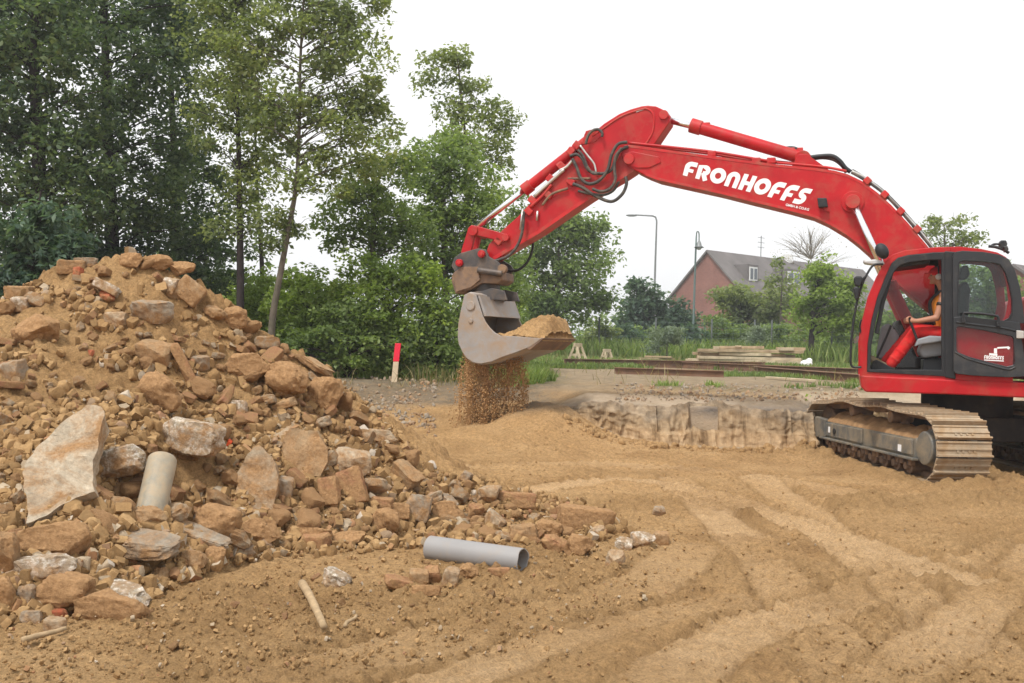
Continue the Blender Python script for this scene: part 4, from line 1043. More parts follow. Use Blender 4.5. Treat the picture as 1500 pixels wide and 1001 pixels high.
# boom cylinder boss
disc(1249, 296, BW0 - 0.03, BW1 + 0.03, 0.165, 'cylinder_boss', MAT['red'], boom)
disc(1249, 294, BW0 - 0.16, BW1 + 0.16, 0.085, 'cylinder_pin', MAT['red_worn'], boom)
# work lamp on the boom
lamp = px_prism('work_lamp', [(1197, 290), (1211, 290), (1213, 303), (1199, 304)], BW0 - 0.13, BW0 - 0.01, MAT['black'], EX, 0.012)
px_prism('lamp_bracket', [(1206, 303), (1214, 304), (1215, 311), (1208, 308)], BW0 - 0.05, BW0 - 0.004, MAT['red_worn'], lamp, 0.004)

# lettering: heavy round strokes laid on the boom's side as 4 mm decals
QBL, QBR, QTL, QTR = (999.0, 256.5), (1176.5, 301.5), (1004.5, 235.0), (1191.5, 277.5)
def letter_pt(u, v, w):
    x = (QBL[0] * (1 - u) + QBR[0] * u) * (1 - v) + (QTL[0] * (1 - u) + QTR[0] * u) * v
    y = (QBL[1] * (1 - u) + QBR[1] * u) * (1 - v) + (QTL[1] * (1 - u) + QTR[1] * u) * v
    return L(x, y, w)
def arc(cx, cy, rx, ry, a0, a1, n=14):
    return [(cx + rx * math.cos(rad(a0 + (a1 - a0) * i / n)), cy + ry * math.sin(rad(a0 + (a1 - a0) * i / n))) for i in range(n + 1)]
LET = {  # strokes in a box of height 1; (points, thickness)
 'F': (0.80, [([(0.20, 0.0), (0.20, 0.48)] + arc(0.47, 0.57, 0.27, 0.28, 180, 90, 10)[1:] + [(0.78, 0.85)], 0.30), ([(0.22, 0.40), (0.64, 0.40)], 0.22)]),
 'R': (0.86, [([(0.18, 0.0), (0.18, 0.84), (0.48, 0.84)] + arc(0.48, 0.64, 0.21, 0.20, 90, -90, 12)[1:] + [(0.40, 0.44)], 0.28), ([(0.44, 0.46), (0.70, 0.0)], 0.28)]),
 'O': (0.98, [(arc(0.49, 0.5, 0.34, 0.35, 0, 360, 30), 0.30)]),
 'N': (0.90, [([(0.19, 0.0), (0.19, 0.52)] + arc(0.45, 0.56, 0.26, 0.28, 180, 0, 16) + [(0.71, 0.0)], 0.29)]),
 'H': (0.90, [([(0.18, 0.0), (0.18, 1.0)], 0.29), ([(0.71, 0.0), (0.71, 1.0)], 0.29), ([(0.2, 0.47), (0.7, 0.47)], 0.24)]),
 'S': (0.78, [([(0.76, 0.85), (0.52, 0.85)] + arc(0.44, 0.67, 0.20, 0.18, 90, 250, 10) + arc(0.36, 0.32, 0.22, 0.18, 70, -90, 10) + [(0.04, 0.14)], 0.27)]),
}
def lettering(text, place, thick_off, name, mat, parent):
    tot = sum(LET[c][0] for c in text) + 0.03 * (len(text) - 1); mb = MB(); u0 = 0.0; lay = 0
    for c in text:
        wd, strokes = LET[c]
        for pts, th in strokes:
            n = len(pts); lay += 1; l, r = [], []
            for i in range(n):
                a = Vector(pts[max(i - 1, 0)]); b = Vector(pts[min(i + 1, n - 1)])
                if pts[0] == pts[-1] or (abs(pts[0][0] - pts[-1][0]) < 1e-6 and abs(pts[0][1] - pts[-1][1]) < 1e-6):
                    if i == 0 or i == n - 1: a, b = Vector(pts[n - 2]), Vector(pts[1])
                t = (b - a).normalized(); nn = Vector((-t.y, t.x)) * th / 2
                # mitre at sharp corners
                if 0 < i < n - 1:
                    t1 = (Vector(pts[i]) - Vector(pts[i - 1])).normalized(); cs = max(0.6, abs(t1.dot(t))); nn = nn / cs
                p = Vector(pts[i]); l.append(p + nn); r.append(p - nn)
            w = thick_off - 0.0006 * (lay % 3)
            A = mb.addv([place((u0 + p.x) / tot, p.y, w) for p in l]); B = mb.addv([place((u0 + p.x) / tot, p.y, w) for p in r])
            for i in range(n - 1): mb.f.append([A + i, A + i + 1, B + i + 1, B + i])
        u0 += wd + 0.03
    return mb.build(name, mat, parent)
lettering('FRONHOFFS', letter_pt, BW0 - 0.004, 'white_lettering', MAT['white'], boom)
def small_text(body, px, py, w, size, name, parent, slope, mat):
    cu = bpy.data.curves.new(name, 'FONT'); cu.body = body; cu.size = size; cu.extrude = 0.0008; cu.materials.append(mat)
    cu.offset = size * 0.025
    o = bpy.data.objects.new(name, cu); COL.objects.link(o); o.parent = parent
    o.location = L(px, py, w); o.rotation_euler = Euler((rad(90), -slope, 0), 'XYZ')
    o.rotation_euler = (Matrix.Rotation(slope, 3, 'Y') @ Matrix.Rotation(rad(90), 3, 'X')).to_euler()
    bpy.context.view_layer.update()
    me = bpy.data.meshes.new_from_object(o.evaluated_get(bpy.context.evaluated_depsgraph_get()))
    m = link_mesh(name, me, mat, parent); m.matrix_local = o.matrix_local.copy(); bpy.data.objects.remove(o)
    return m
small_text('GMBH & CO.KG', 1150.5, 301.5, BW0 - 0.004, 0.05, 'small_lettering', boom, math.atan2(7.5, 31), MAT['white'])

# --- boom cylinders (near and far side of the boom)
for nm_w in (BW0 - 0.13, BW1 + 0.13):
    a = L(1249, 296, nm_w); b0 = L(1249, 296, BW0 - 0.13); m0 = L(1304, 416, BW0 - 0.13); e0 = L(1352, 520, BW0 - 0.13)
    m = Vector((m0.x, nm_w, m0.z)); e = Vector((e0.x, nm_w, e0.z)); a = Vector((b0.x, nm_w, b0.z))
    cyl = MB().tube([m, m + (m - e) * 0.0, e], 0.085, 18).build('boom_cylinder', MAT['red'], EX, angle=40, bevel=0.008)
    MB().tube([a, m + (e - m) * 0.1], 0.055, 18).build('cylinder_rod', MAT['chrome'], cyl, smooth=True)
    MB().tube([a + Vector((0, -0.06, 0)), a + Vector((0, 0.06, 0))], 0.105, 18).build('rod_eye', MAT['red_worn'], cyl, angle=40, bevel=.006)
    hd = (e - m).normalized()
    MB().tube([m - hd * 0.02, m + hd * 0.12], 0.1, 18).build('cylinder_head', MAT['red_worn'], cyl, angle=40, bevel=.006)

# --- stick cylinder above the boom
WC = 0.10
a = L(979, 176, WC); b = L(1013, 184, WC); c = L(1180, 233, WC)
sc_ = MB().tube([b, c], 0.100, 20).build('stick_cylinder', MAT['red'], EX, angle=40, bevel=0.012)
MB().tube([a, b + (c - b) * 0.1], 0.052, 16).build('cylinder_rod', MAT['chrome'], sc_, smooth=True)
hd = (c - b).normalized()
MB().tube([b - hd * 0.015, b + hd * 0.16], 0.118, 20).build('cylinder_head', MAT['red_worn'], sc_, angle=40, bevel=.008)
MB().tube([L(1176, 232, WC - 0.12), L(1176, 232, WC + 0.12)], 0.12, 18).build('cylinder_eye', MAT['red_worn'], sc_, angle=40, bevel=.006)
px_prism('cylinder_bracket', [(1160, 243), (1170, 226), (1182, 226), (1216, 250), (1160, 245)], WC - 0.15, WC - 0.11, MAT['red'], EX, 0.006)
px_prism('cylinder_bracket', [(1160, 243), (1170, 226), (1182, 226), (1216, 250), (1160, 245)], WC + 0.11, WC + 0.15, MAT['red'], EX, 0.006)
for x, y in ((1036, 183), (1103, 205), (1160, 220), (1172, 220)):
    p = L(x, y, WC); MB().box((p.x, WC, p.z), (0.09, 0.07, 0.07)).build('hose_clamp', MAT['red_worn'], sc_, bevel=0.01)
rib('hydraulic_hose', [(1144, 219), (1160, 217), (1174, 222), (1188, 231)], WC, 0.03, MAT['black'], EX)
rib('hydraulic_hose', [(1186, 231), (1203, 229), (1219, 229), (1230, 236), (1238, 246), (1246, 252)], WC - 0.05, 0.034, MAT['black'], EX)
rib('hydraulic_hose', [(1188, 233), (1206, 231), (1222, 234), (1234, 243), (1240, 253)], WC + 0.06, 0.03, MAT['rubber'], EX)
# pipes along the top of the boom
rib('boom_pipe', [(921, 209.5), (965, 214), (1042, 222.5), (1100, 232), (1138, 238)], BW0 + 0.05, 0.022, MAT['red'], EX)
rib('boom_pipe', [(921, 211), (965, 216.5), (1042, 226), (1100, 235), (1200, 244), (1240, 251)], BW0 + 0.11, 0.02, MAT['red_worn'], EX)
rib('boom_pipe', [(921, 210), (965, 215), (1042, 224), (1100, 233), (1180, 241)], BW1 - 0.08, 0.022, MAT['red'], EX)
for x, y in ((1043, 226), (1130, 236), (1108, 236)):
    p = L(x, y, BW0 + 0.08); MB().box((p.x, BW0 + 0.09, p.z), (0.13, 0.14, 0.09)).build('pipe_clamp', MAT['red_worn'], EX, bevel=0.012)
for k, (dw, m, of) in enumerate(((0.02, 'rubber', 2.5), (0.08, 'silver', 4.0), (0.15, 'red_worn', 3.0), (0.22, 'rubber', 5.0), (0.30, 'red_worn', 4.0), (0.37, 'rubber', 3.0))):
    base = [(1246, 255), (1262, 263), (1286, 281), (1307, 300), (1331, 326), (1356, 356), (1376, 384)]
    rr_ = random.Random(40 + k)
    pp = [(x, y + rr_.uniform(-1.2, 1.2)) for x, y in offs(base, -of)]
    rib('boom_hose', pp, BW0 + dw, 0.021, MAT[m], EX)
for x, y in ((1270, 268), (1295, 288), (1318, 312), (1342, 338)):
    p = L(x, y, BW0 + 0.2); o = MB().box((0, 0, 0), (0.10, 0.46, 0.10), (0, rad(45), 0)); o.v = [tuple(Vector(v) + Vector((p.x, BW0 + 0.2, p.z))) for v in o.v]
    o.build('hose_clamp', MAT['red_worn'], EX, bevel=0.012)

# --- stick
SW0, SW1 = -0.10, 0.30
STICK = [(949, 154.5), (960, 155.5), (970, 160), (982, 171), (980.5, 179), (958, 212), (940, 238), (928, 251), (912, 261.5), (895, 271.5), (862, 292.5), (826, 317), (790, 342), (752, 364), (724, 381), (715, 379), (712, 370), (716, 358), (735, 338), (758, 318), (772, 303), (786, 285), (803, 268), (826, 243), (848, 222), (860, 200), (868, 195), (885, 181), (907, 167), (924, 160), (940, 155.5)]
stick = px_prism('stick', STICK, SW0, SW1, MAT['red'], None, 0.014)
sl = MB()
lowl = STICK[6:15]; lo2 = offs(lowl, 5)
for i in range(len(lowl) - 1):
    q = [L(*lowl[i], SW0 - .007), L(*lowl[i + 1], SW0 - .007), L(*lo2[i + 1], SW0 - .007), L(*lo2[i], SW0 - .007)]
    sl.prism(q, [Vector((p.x, SW0 + 0.02, p.z)) for p in q])
sl.build('edge_plate', MAT['red_worn'], stick)
# raised frame around the tail
tail = [(868, 200), (908, 172), (940, 160.5), (948, 160), (956, 166), (958, 178), (955, 196), (944, 214)]
rib('tail_seam', tail, SW0 - 0.004, 0.016, MAT['red_worn'], stick)
disc(972, 168, SW0 - 0.04, SW1 + 0.04, 0.075, 'tail_pin', MAT['red_worn'], stick)
px_prism('lifting_plate', [(931, 163), (942, 158.5), (943, 161), (932, 165)], SW0 - 0.012, SW0 + 0.01, MAT['silver'], stick, 0.003)
# bucket cylinder along the stick's upper side
a = L(862, 205, WC); b = L(768, 279, WC); e = L(693, 337, WC)
bc = MB().tube([a, b], 0.088, 20).build('bucket_cylinder', MAT['red'], EX, angle=40, bevel=0.012)
hd = (b - a).normalized()
MB().tube([b - hd * 0.15, b + hd * 0.012], 0.108, 20).build('cylinder_head', MAT['red_worn'], bc, angle=40, bevel=.008)
MB().tube([b - hd * 0.1, e], 0.052, 16).build('cylinder_rod', MAT['chrome'], bc, smooth=True)
MB().tube([L(866, 201, WC - 0.13), L(866, 201, WC + 0.13)], 0.12, 18).build('cylinder_eye', MAT['red_worn'], bc, angle=40, bevel=.006)
px_prism('cylinder_lug', [(852, 212), (858, 192), (872, 189), (884, 196), (872, 208)], SW0 - 0.01, SW0 + 0.05, MAT['red'], EX, 0.006)
for x, y in ((842, 226), (822, 244)):
    p = L(x, y, WC); o = MB().tube([p - hd * 0.045, p + hd * 0.045], 0.105, 18).build('hose_clamp', MAT['red_worn'], bc, angle=40, bevel=0.006)
for x, y in ((845, 213), (836, 222), (806, 262)):
    p = L(x, y, SW0 - .02); MB().box((p.x, SW0 + 0.02, p.z), (0.12, 0.15, 0.12), (0, rad(38), 0)).build('hose_manifold', MAT['red_worn'], stick, bevel=0.014)
# linkage at the stick's end
for w0, w1 in ((SW0 - 0.06, SW0 - 0.012), (SW1 + 0.012, SW1 + 0.06)):
    near = [(685, 335), (690, 330), (698, 331), (738, 342), (744, 346), (743, 352), (736, 354), (700, 345), (688, 344)]
    pts = [shift(L(x, y, SW0 - .06), w0) for x, y in near]
    MB().prism(pts, [shift(p, w1) for p in pts]).build('rocker_arm', MAT['red'], EX, bevel=0.008)
for w0, w1 in ((SW0 + 0.02, SW0 + 0.09), (SW1 - 0.09, SW1 - 0.02)):
    near = [(685, 337), (697, 340), (690, 366), (684, 378), (674, 378), (676, 366)]
    pts = [shift(L(x, y, SW0 + .02), w0) for x, y in near]
    MB().prism(pts, [shift(p, w1) for p in pts]).build('bucket_link', MAT['red'], EX, bevel=0.008)
disc(692, 338, SW0 - 0.10, SW1 + 0.10, 0.085, 'link_pin', MAT['red'], EX)
disc(740, 348, SW0 - 0.09, SW1 + 0.09, 0.06, 'link_pin', MAT['red_worn'], EX)

# --- tilting coupler
coupler = None
for w0, w1 in ((SW0 - 0.16, SW0 - 0.11), (SW1 + 0.11, SW1 + 0.16)):
    cp = MB()
    near = [(661, 390), (665, 378), (674, 371), (700, 364), (712, 366), (716, 376), (730, 384), (735, 392), (726, 402), (690, 398), (668, 402)]
    pts = [shift(L(x, y, SW0 - .16), w0) for x, y in near]
    cp.prism(pts, [shift(p, w1) for p in pts]); c_ = cp.build('coupler_bracket', MAT['bracket'], EX, bevel=0.01); coupler = coupler or c_
for x, y in ((672, 385), (704.5, 372)):
    disc(x, y, SW0 - 0.22, SW1 + 0.22, 0.062, 'coupler_pin', MAT['red'], coupler)
    disc(x, y, SW0 - 0.235, SW0 - 0.215, 0.035, 'pin_cap', MAT['red_worn'], coupler)
tb = px_prism('tilt_housing', [(662, 402), (676, 390), (701, 390), (705, 396), (735, 398), (736, 410), (728, 416), (706, 415), (690, 424), (667, 431), (661, 412)], SW0 - 0.13, SW1 + 0.13, MAT['rusty'], EX, 0.02)
px_prism('tilt_cheek', [(664, 400), (676, 391), (700, 391), (703, 410), (690, 421), (668, 428)], SW0 - 0.17, SW0 - 0.125, MAT['rusty'], tb, 0.008)
rib('tilt_cylinder', [(700, 396), (722, 399), (736, 401)], SW0 - 0.19, 0.052, MAT['bracket'], EX)
disc(735, 394, SW0 - 0.2, SW0 - 0.1, 0.075, 'tilt_pin', MAT['rusty'], EX)
p0 = L(712, 414, WC); p1 = L(712, 428, WC); p2 = L(712, 440, WC)
MB().tube([p0, p1, Vector((p1.x, p1.y, p1.z - 0.002)), Vector((p2.x, p2.y, p2.z - .02))], [0.24, 0.24, 0.32, 0.32], 28).build('rotator', MAT['bracket'], EX, angle=40, bevel=0.008)

# --- bucket, turned about the rotator
Wd = Vector((0.40, 0.915, 0)).normalized(); Fd = Vector((Wd.y, -Wd.x, 0))
BWID = 1.5
Bc = P(712, 436, (EXM @ L(712, 436, WC)).y)
B0 = Bc - Wd * (BWID / 2)
def BK(px, py, v=0.0):
    r = Vector(ray(px, py)); o = Vector((0, 0, CAMZ)); t = (B0 - o).dot(Wd) / r.dot(Wd)
    return EXI @ (o + r * t + Wd * v)
SIDE = [(680, 433), (688, 429), (697.5, 432.5), (702, 447), (707, 463), (711, 472), (717, 480), (724, 487), (733, 492), (749, 492.5), (793, 496), (777, 508), (757, 516), (736, 523), (720, 530), (704, 533), (693, 531), (684, 525), (677, 515), (672, 504), (670.5, 493), (671.5, 474), (675, 455)]
sh = MB()
prof = [(697.5, 432.5), (688, 429), (680, 433), (675, 455), (671.5, 474), (670.5, 493), (672, 504), (677, 515), (684, 525), (693, 531), (704, 533), (720, 530), (736, 523), (757, 516), (777, 508), (793, 496)]
A = sh.addv([BK(x, y, 0.03) for x, y in prof]); B = sh.addv([BK(x, y, BWID - 0.03) for x, y in prof])
for i in range(len(prof) - 1): sh.f.append([A + i, A + i + 1, B + i + 1, B + i])
bucket = sh.build('bucket', MAT['bucket'], EX, angle=50)
sm_ = bucket.modifiers.new('thickness', 'SOLIDIFY'); sm_.thickness = 0.03; sm_.offset = 0
for v0, v1 in ((-0.005, 0.03), (BWID - 0.03, BWID + 0.005)):
    MB().prism([BK(x, y, v0) for x, y in SIDE], [BK(x, y, v1) for x, y in SIDE]).build('bucket_cheek', MAT['bucket'], bucket, bevel=0.006)
front = MB(); q = [(698, 433.5), (701, 433), (711, 463), (707.5, 464)]
front.prism([BK(x, y, 0.04) for x, y in q], [BK(x, y, BWID - 0.04) for x, y in q]).build('top_plate', MAT['bucket'], bucket, bevel=0.005)
lip = MB(); q = [(771, 511), (793.5, 495), (797, 495.5), (776, 513)]
lip.prism([BK(x, y, 0.0) for x, y in q], [BK(x, y, BWID) for x, y in q]).build('cutting_edge', MAT['rusty'], bucket, bevel=0.005)
for px_, py_ in ((690, 448), (690, 470)):
    p = BK(px_, py_, -0.03); q = BK(px_, py_, 0.02); MB().tube([p, q], 0.075 if py_ < 460 else 0.04, 18).build('bucket_boss', MAT['bucket'], bucket, angle=40, bevel=0.006)
# coupler ears joining the bucket to the rotator
for v in (0.42, 0.95):
    q = [(690, 437), (692, 424), (704, 420), (722, 424), (726, 438)]
    MB().prism([BK(x, y, v) for x, y in q], [BK(x, y, v + 0.06) for x, y in q]).build('bucket_ear', MAT['bracket'], bucket, bevel=0.006)
# --- soil carried in the bucket: its own thing
def soil_load():
    nu, nv = 70, 90
    up = (BK(700, 470) - BK(700, 480)); up = Vector((0, 0, 1))
    pA = BK(708, 489); pB = BK(789, 494)
    fw = (pB - pA); ln = fw.length; zb = pA.z; zl = pB.z
    Lw = (EXI.to_3x3() @ Wd)
    V = np.zeros((nu, nv, 3))
    for i in range(nu):
        u = i / (nu - 1)
        for j in range(nv):
            v = j / (nv - 1)
            p = pA + fw * (u * 1.06) + Lw * (0.035 + (BWID - 0.07) * v)
            hgt = 0.32 * (0.9 + 0.25 * math.sin(PI * v)) * float(sstep(0.14, 0.66, u)) * (1 - float(sstep(0.86, 1.06, u)) * 0.9) * (0.55 + 0.45 * float(sstep(0.05, 0.55, v))) * (1 - 0.75 * float(sstep(0.9, 1.0, v))) * (1 - 0.85 * (1 - float(sstep(0.0, 0.16, v))))
            base = zb * (1 - u) + (zl) * u - 0.03
            V[i, j] = (p.x, p.y, base + hgt)
    x, y = V[..., 0].copy(), V[..., 1].copy()
    V[..., 2] += 0.05 * np.maximum(0, 0.6 - worley(x * 7, y * 7, 301)) + 0.04 * np.maximum(0, 0.5 - worley(x * 16, y * 16, 302)) + 0.025 * fbm2(x * 5, y * 5, 3, 303)
    B_ = V.copy(); B_[..., 2] = np.minimum(B_[..., 2] - 0.02, zb - 0.10 + 0.0 * B_[..., 2])
    i = (np.arange(nu - 1)[:, None] * nv + np.arange(nv - 1)[None, :]).ravel()
    F = np.stack([i, i + 1, i + nv + 1, i + nv], -1); n = nu * nv
    rim = [k for k in range(nv)] + [k * nv + nv - 1 for k in range(1, nu)] + [(nu - 1) * nv + k for k in range(nv - 2, -1, -1)] + [k * nv for k in range(nu - 2, 0, -1)]
    R = [[rim[k], rim[(k + 1) % len(rim)], rim[(k + 1) % len(rim)] + n, rim[k] + n] for k in range(len(rim))]
    W_ = np.array([EXM @ Vector(p) for p in np.concatenate([V.reshape(-1, 3), B_.reshape(-1, 3)])])
    o = link_mesh('soil_load', np_mesh('soil_load', W_, np.concatenate([F, F[:, ::-1] + n, np.array(R)]), True), MAT['heapsoil'])
    tag(o, 'brown soil heaped up in the raised grey bucket', 'soil')
soil_load()
def falling_soil():
    rg = random.Random(9); base = [rock_arrays(7000 + k, 'stone', 1) for k in range(6)]
    bot = [(672, 504), (684, 525), (704, 533), (736, 523), (757, 516), (790, 500)]
    Vs, Fs, off = [], [], 0
    ng = np.random.default_rng(19); n = 85000
    PY = ng.uniform(505, 640, n); left = ng.random(n) < .5; cx_ = np.where(left, 699, 740)
    PX = cx_ + ng.normal(size=n) * np.where(left, 14, 18) * (0.85 + 0.35 * (PY - 505) / 130) + np.where(ng.random(n) < .06, ng.normal(size=n) * 22, 0)
    st = vn2(PX * 0.16, PY * 0.012, 640) + 0.5 * vn2(PX * 0.5, PY * 0.03, 641)
    yb = np.interp(PX, [b[0] for b in bot], [b[1] for b in bot])
    yb = np.where(PX < 676, 512 + ng.random(n) ** 0.7 * 9 * (680 - PX), np.where(PX > 764, 512 + ng.random(n) * 7 * (PX - 762), yb))
    ok = ~((st < -0.25 + 0.4 * ng.random(n)) & (ng.random(n) < 0.7)) & (PY > yb + 1) & ~((PX > 775) & (ng.random(n) < 0.75))
    DD = Bc.y + ng.uniform(-0.62, 0.62, n)
    for px, py, d in zip(PX[ok], PY[ok], DD[ok]):
        p = P(px + (py - 560) * -0.03, py, d)
        g = float(surf_at(p.x, p.y))
        if p.z < g: continue
        s = 0.0025 + 0.0115 * rg.random() ** 3.2
        Q, F = base[rg.randrange(6)]
        R = np.array(Euler((rg.uniform(0, 6), rg.uniform(0, 6), rg.uniform(0, 6))).to_matrix())
        Q = (Q * s) @ R.T
        Q = Q * np.array((1, 1, rg.uniform(0.9, 1.35)))
        Vs.append(Q + np.array(p)); Fs.append(F + off); off += len(Q)
    o = link_mesh('falling_soil', np_mesh('falling_soil', np.concatenate(Vs), np.concatenate(Fs)), MAT['fall'])
    tag(o, 'curtain of soil crumbs falling from the bucket onto the mound', 'soil', kind='stuff')
def fallmat():
    m, nt, out = newmat('falling_crumbs')
    g = N(nt, 'ShaderNodeNewGeometry')
    r = ramp(nt, [(0.0, (0.26, 0.148, 0.064)), (0.5, (0.38, 0.222, 0.100)), (1.0, (0.52, 0.32, 0.155))]); nt.links.new(g.outputs['Random Per Island'], r.inputs[0])
    princ(nt, out, r.outputs[0], 0.95, 0, None, 0.1); return m
MAT['fall'] = fallmat()
falling_soil()

# --- hoses on the stick
def Z3(pts): return [(640 + x / 3.336, 130 + y / 3.336) for x, y in pts]
HW = SW0 - 0.09
for pts, r, m, w in (
    ([(930, 262), (885, 272), (853, 325), (835, 395), (795, 448), (745, 466), (705, 440), (683, 385), (662, 343)], 0.027, 'rubber', HW - .03),
    ([(935, 283), (895, 305), (872, 350), (850, 400), (800, 416), (742, 400), (712, 345), (685, 322), (650, 330)], 0.025, 'rubber', HW),
    ([(905, 290), (872, 335), (868, 400), (872, 445), (845, 490), (800, 503), (760, 490)], 0.025, 'rubber', HW - .05),
    ([(665, 465), (720, 488), (770, 522), (850, 552), (902, 520), (926, 470), (922, 430)], 0.027, 'rubber', HW),
    ([(690, 500), (740, 512), (810, 520), (860, 500), (890, 455)], 0.022, 'rubber', HW + .02),
    ([(728, 272), (738, 232), (762, 205), (790, 200), (808, 218), (806, 236)], 0.024, 'rubber', HW),
    ([(700, 278), (735, 325), (768, 368), (778, 410)], 0.018, 'silver', HW),
    ([(690, 300), (715, 330), (735, 380), (762, 415), (795, 412)], 0.02, 'rubber', HW - .02),
    ([(424, 600), (418, 690), (394, 765), (345, 820), (262, 846), (185, 846), (130, 865), (90, 895)], 0.025, 'rubber', HW - .03),
    ([(472, 720), (466, 790), (440, 850), (392, 888), (325, 886), (290, 880)], 0.022, 'black', SW1 + .05),
):
    rib('hydraulic_hose', Z3(pts), w, r, MAT[m], EX)
for pts, r, m in (([(622, 395), (560, 450), (475, 528)], 0.03, 'silver'), ([(668, 345), (635, 382), (600, 400)], 0.026, 'silver'), ([(640, 488), (562, 516), (515, 570)], 0.022, 'rusty'), ([(640, 440), (690, 440), (750, 440)], 0.02, 'rusty'), ([(492, 598), (488, 645)], 0.02, 'silver'), ([(455, 580), (520, 520), (560, 470)], 0.025, 'red_worn'), ([(420, 590), (408, 690)], 0.022, 'silver')):
    rib('stick_pipe', Z3(pts), SW0 - 0.045, r, MAT[m], stick)
for x, y in Z3([(655, 455), (465, 545), (448, 600), (300, 745), (545, 520), (610, 380)]):
    p = L(x, y, SW0 - .03); MB().box((p.x, SW0 - 0.02, p.z), (0.13, 0.08, 0.11), (0, rad(40), 0)).build('hose_block', MAT['red_worn'], stick, bevel=0.014)

# --- upper structure
CW0, CW1 = -1.45, -0.45
skirt = px_prism('deck_skirt', [(1259.5, 550), (1500, 561), (1640, 567), (1640, 588), (1500, 583), (1390, 578), (1268, 574.5), (1262, 568)], CW0 - 0.02, CW1, MAT['red'], EX, 0.02)
zdeck = L(1390, 560, CW0).z
zlow = L(1390, 577, CW0).z
xc0 = L(1260, 550, CW0).x
MB().box(((xc0 + 0.4 + 3.0) / 2, 0.45, (zdeck + zlow) / 2 - 0.01), (3.0 - xc0 - 0.4, 1.86, zdeck - zlow - 0.06)).build('deck', MAT['undercarriage'], EX, bevel=0.02)
xr = L(1492, 450, CW0 + .15).x
MB().box((xr + 1.25, -0.05, zdeck + 0.62), (2.3, 2.7, 1.15)).build('engine_housing', MAT['red'], EX, bevel=0.07, segs=3)
MB().box((xr + 2.9, 0, zdeck + 0.42), (0.9, 2.8, 1.1)).build('counterweight', MAT['red'], EX, bevel=0.16, segs=4)
MB().box((xr - 0.55, 0.85, zdeck + 0.45), (1.8, 0.95, 0.85)).build('fuel_tank', MAT['undercarriage'], EX, bevel=0.06, segs=3)

# --- cab: two sides cut from the same outline, joined by a roof and a floor
OUT = [(1259.5, 551), (1259.5, 500), (1265, 468), (1274, 431), (1287, 400), (1296, 384), (1307.5, 373), (1326, 367), (1370, 362.3), (1406, 361.5), (1437, 364.7), (1461, 370), (1474, 377), (1482, 389), (1488, 415), (1490, 445), (1486, 480), (1484, 520), (1484, 560)]
FRONT_OUT = [(1259.5, 551), (1259.5, 500), (1265, 468), (1274, 431), (1287, 400), (1296, 384), (1307.5, 373), (1326, 367), (1370, 362.3), (1392, 361.8), (1392, 557)]
FRONT_IN = [(1270, 545), (1271, 504), (1276.5, 470), (1285, 436), (1298, 403), (1306, 386), (1315, 378), (1330, 374), (1368, 370), (1384.5, 370), (1384.5, 550)]
TRIM_IN = [(1274.5, 541.5), (1276, 506), (1281.5, 474), (1290, 441), (1303, 409), (1311, 394), (1321, 387.5), (1335, 384.5), (1364, 381.5), (1378, 381), (1383.5, 386)]
def ringpart(name, outl, inl, w0, w1, mat, parent, ref=None, bevel=0.006):
    rw = ref if ref is not None else w0
    on = [shift(L(x, y, rw), w0) for x, y in outl]; inn = [shift(L(x, y, rw), w0) for x, y in inl]
    return MB().ring(on, inn, [shift(p, w1) for p in on], [shift(p, w1) for p in inn]).build(name, mat, parent, bevel=bevel)
cab = MB()
oN = [L(x, y, CW0) for x, y in OUT]
iN = []
cN = sum(oN, Vector()) / len(oN)
for k, p in enumerate(oN):
    iN.append(cN + (p - cN) * 0.965)
# roof and rear skin (the front stays open for the windscreen)
def strip(mb, idx, w0, w1):
    o = [shift(oN[i], w0) for i in idx]; n = [shift(iN[i], w0) for i in idx]
    o2 = [shift(oN[i], w1) for i in idx]; n2 = [shift(iN[i], w1) for i in idx]
    k = len(idx); a = mb.addv(o); b = mb.addv(o2); c = mb.addv(n); d = mb.addv(n2)
    for i in range(k - 1):
        mb.f.append([a + i, a + i + 1, b + i + 1, b + i]); mb.f.append([c + i, d + i, d + i + 1, c + i + 1])
    for i in (0, k - 1): mb.f.append([a + i, b + i, d + i, c + i])
    for i in range(k - 1):
        mb.f.append([a + i, c + i, c + i + 1, a + i + 1]); mb.f.append([b + i, b + i + 1, d + i + 1, d + i])
cabm = MB(); strip(cabm, list(range(5, 15)), CW0 + 0.032, CW1 - 0.032)
cab = cabm.build('cab', MAT['red'], EX, angle=40)
# lower rear wall, floor
MB().box(((oN[16].x + oN[0].x) / 2, (CW0 + CW1) / 2, zdeck + 0.03), (oN[16].x - oN[0].x - 0.04, CW1 - CW0 - 0.06, 0.05)).build('cab_floor', MAT['black'], cab, bevel=.006)
MB().box((oN[16].x - 0.03, (CW0 + CW1) / 2, zdeck + 0.42), (0.05, CW1 - CW0 - 0.06, 0.80)).build('rear_wall', MAT['black'], cab, bevel=.006)
REAR_OUT = [(1392, 557), (1392, 361.8), (1406, 361.5), (1437, 364.7), (1461, 370), (1474, 377), (1482, 389), (1488, 415), (1490, 445), (1486, 480), (1484, 520), (1484, 561)]
REAR_IN = [(1399, 475), (1399, 380), (1410, 378), (1435, 379), (1455, 381), (1463, 384), (1468, 392), (1474, 415), (1477, 440), (1473, 462), (1466, 474), (1440, 476)]
for side, (w0, w1) in enumerate(((CW0, CW0 + 0.03), (CW1 - 0.03, CW1))):
    ringpart('side_frame', FRONT_OUT, FRONT_IN, w0, w1, MAT['red'], cab, CW0)
    ringpart('rear_side_frame', REAR_OUT, REAR_IN, w0, w1, MAT['red'], cab, CW0)
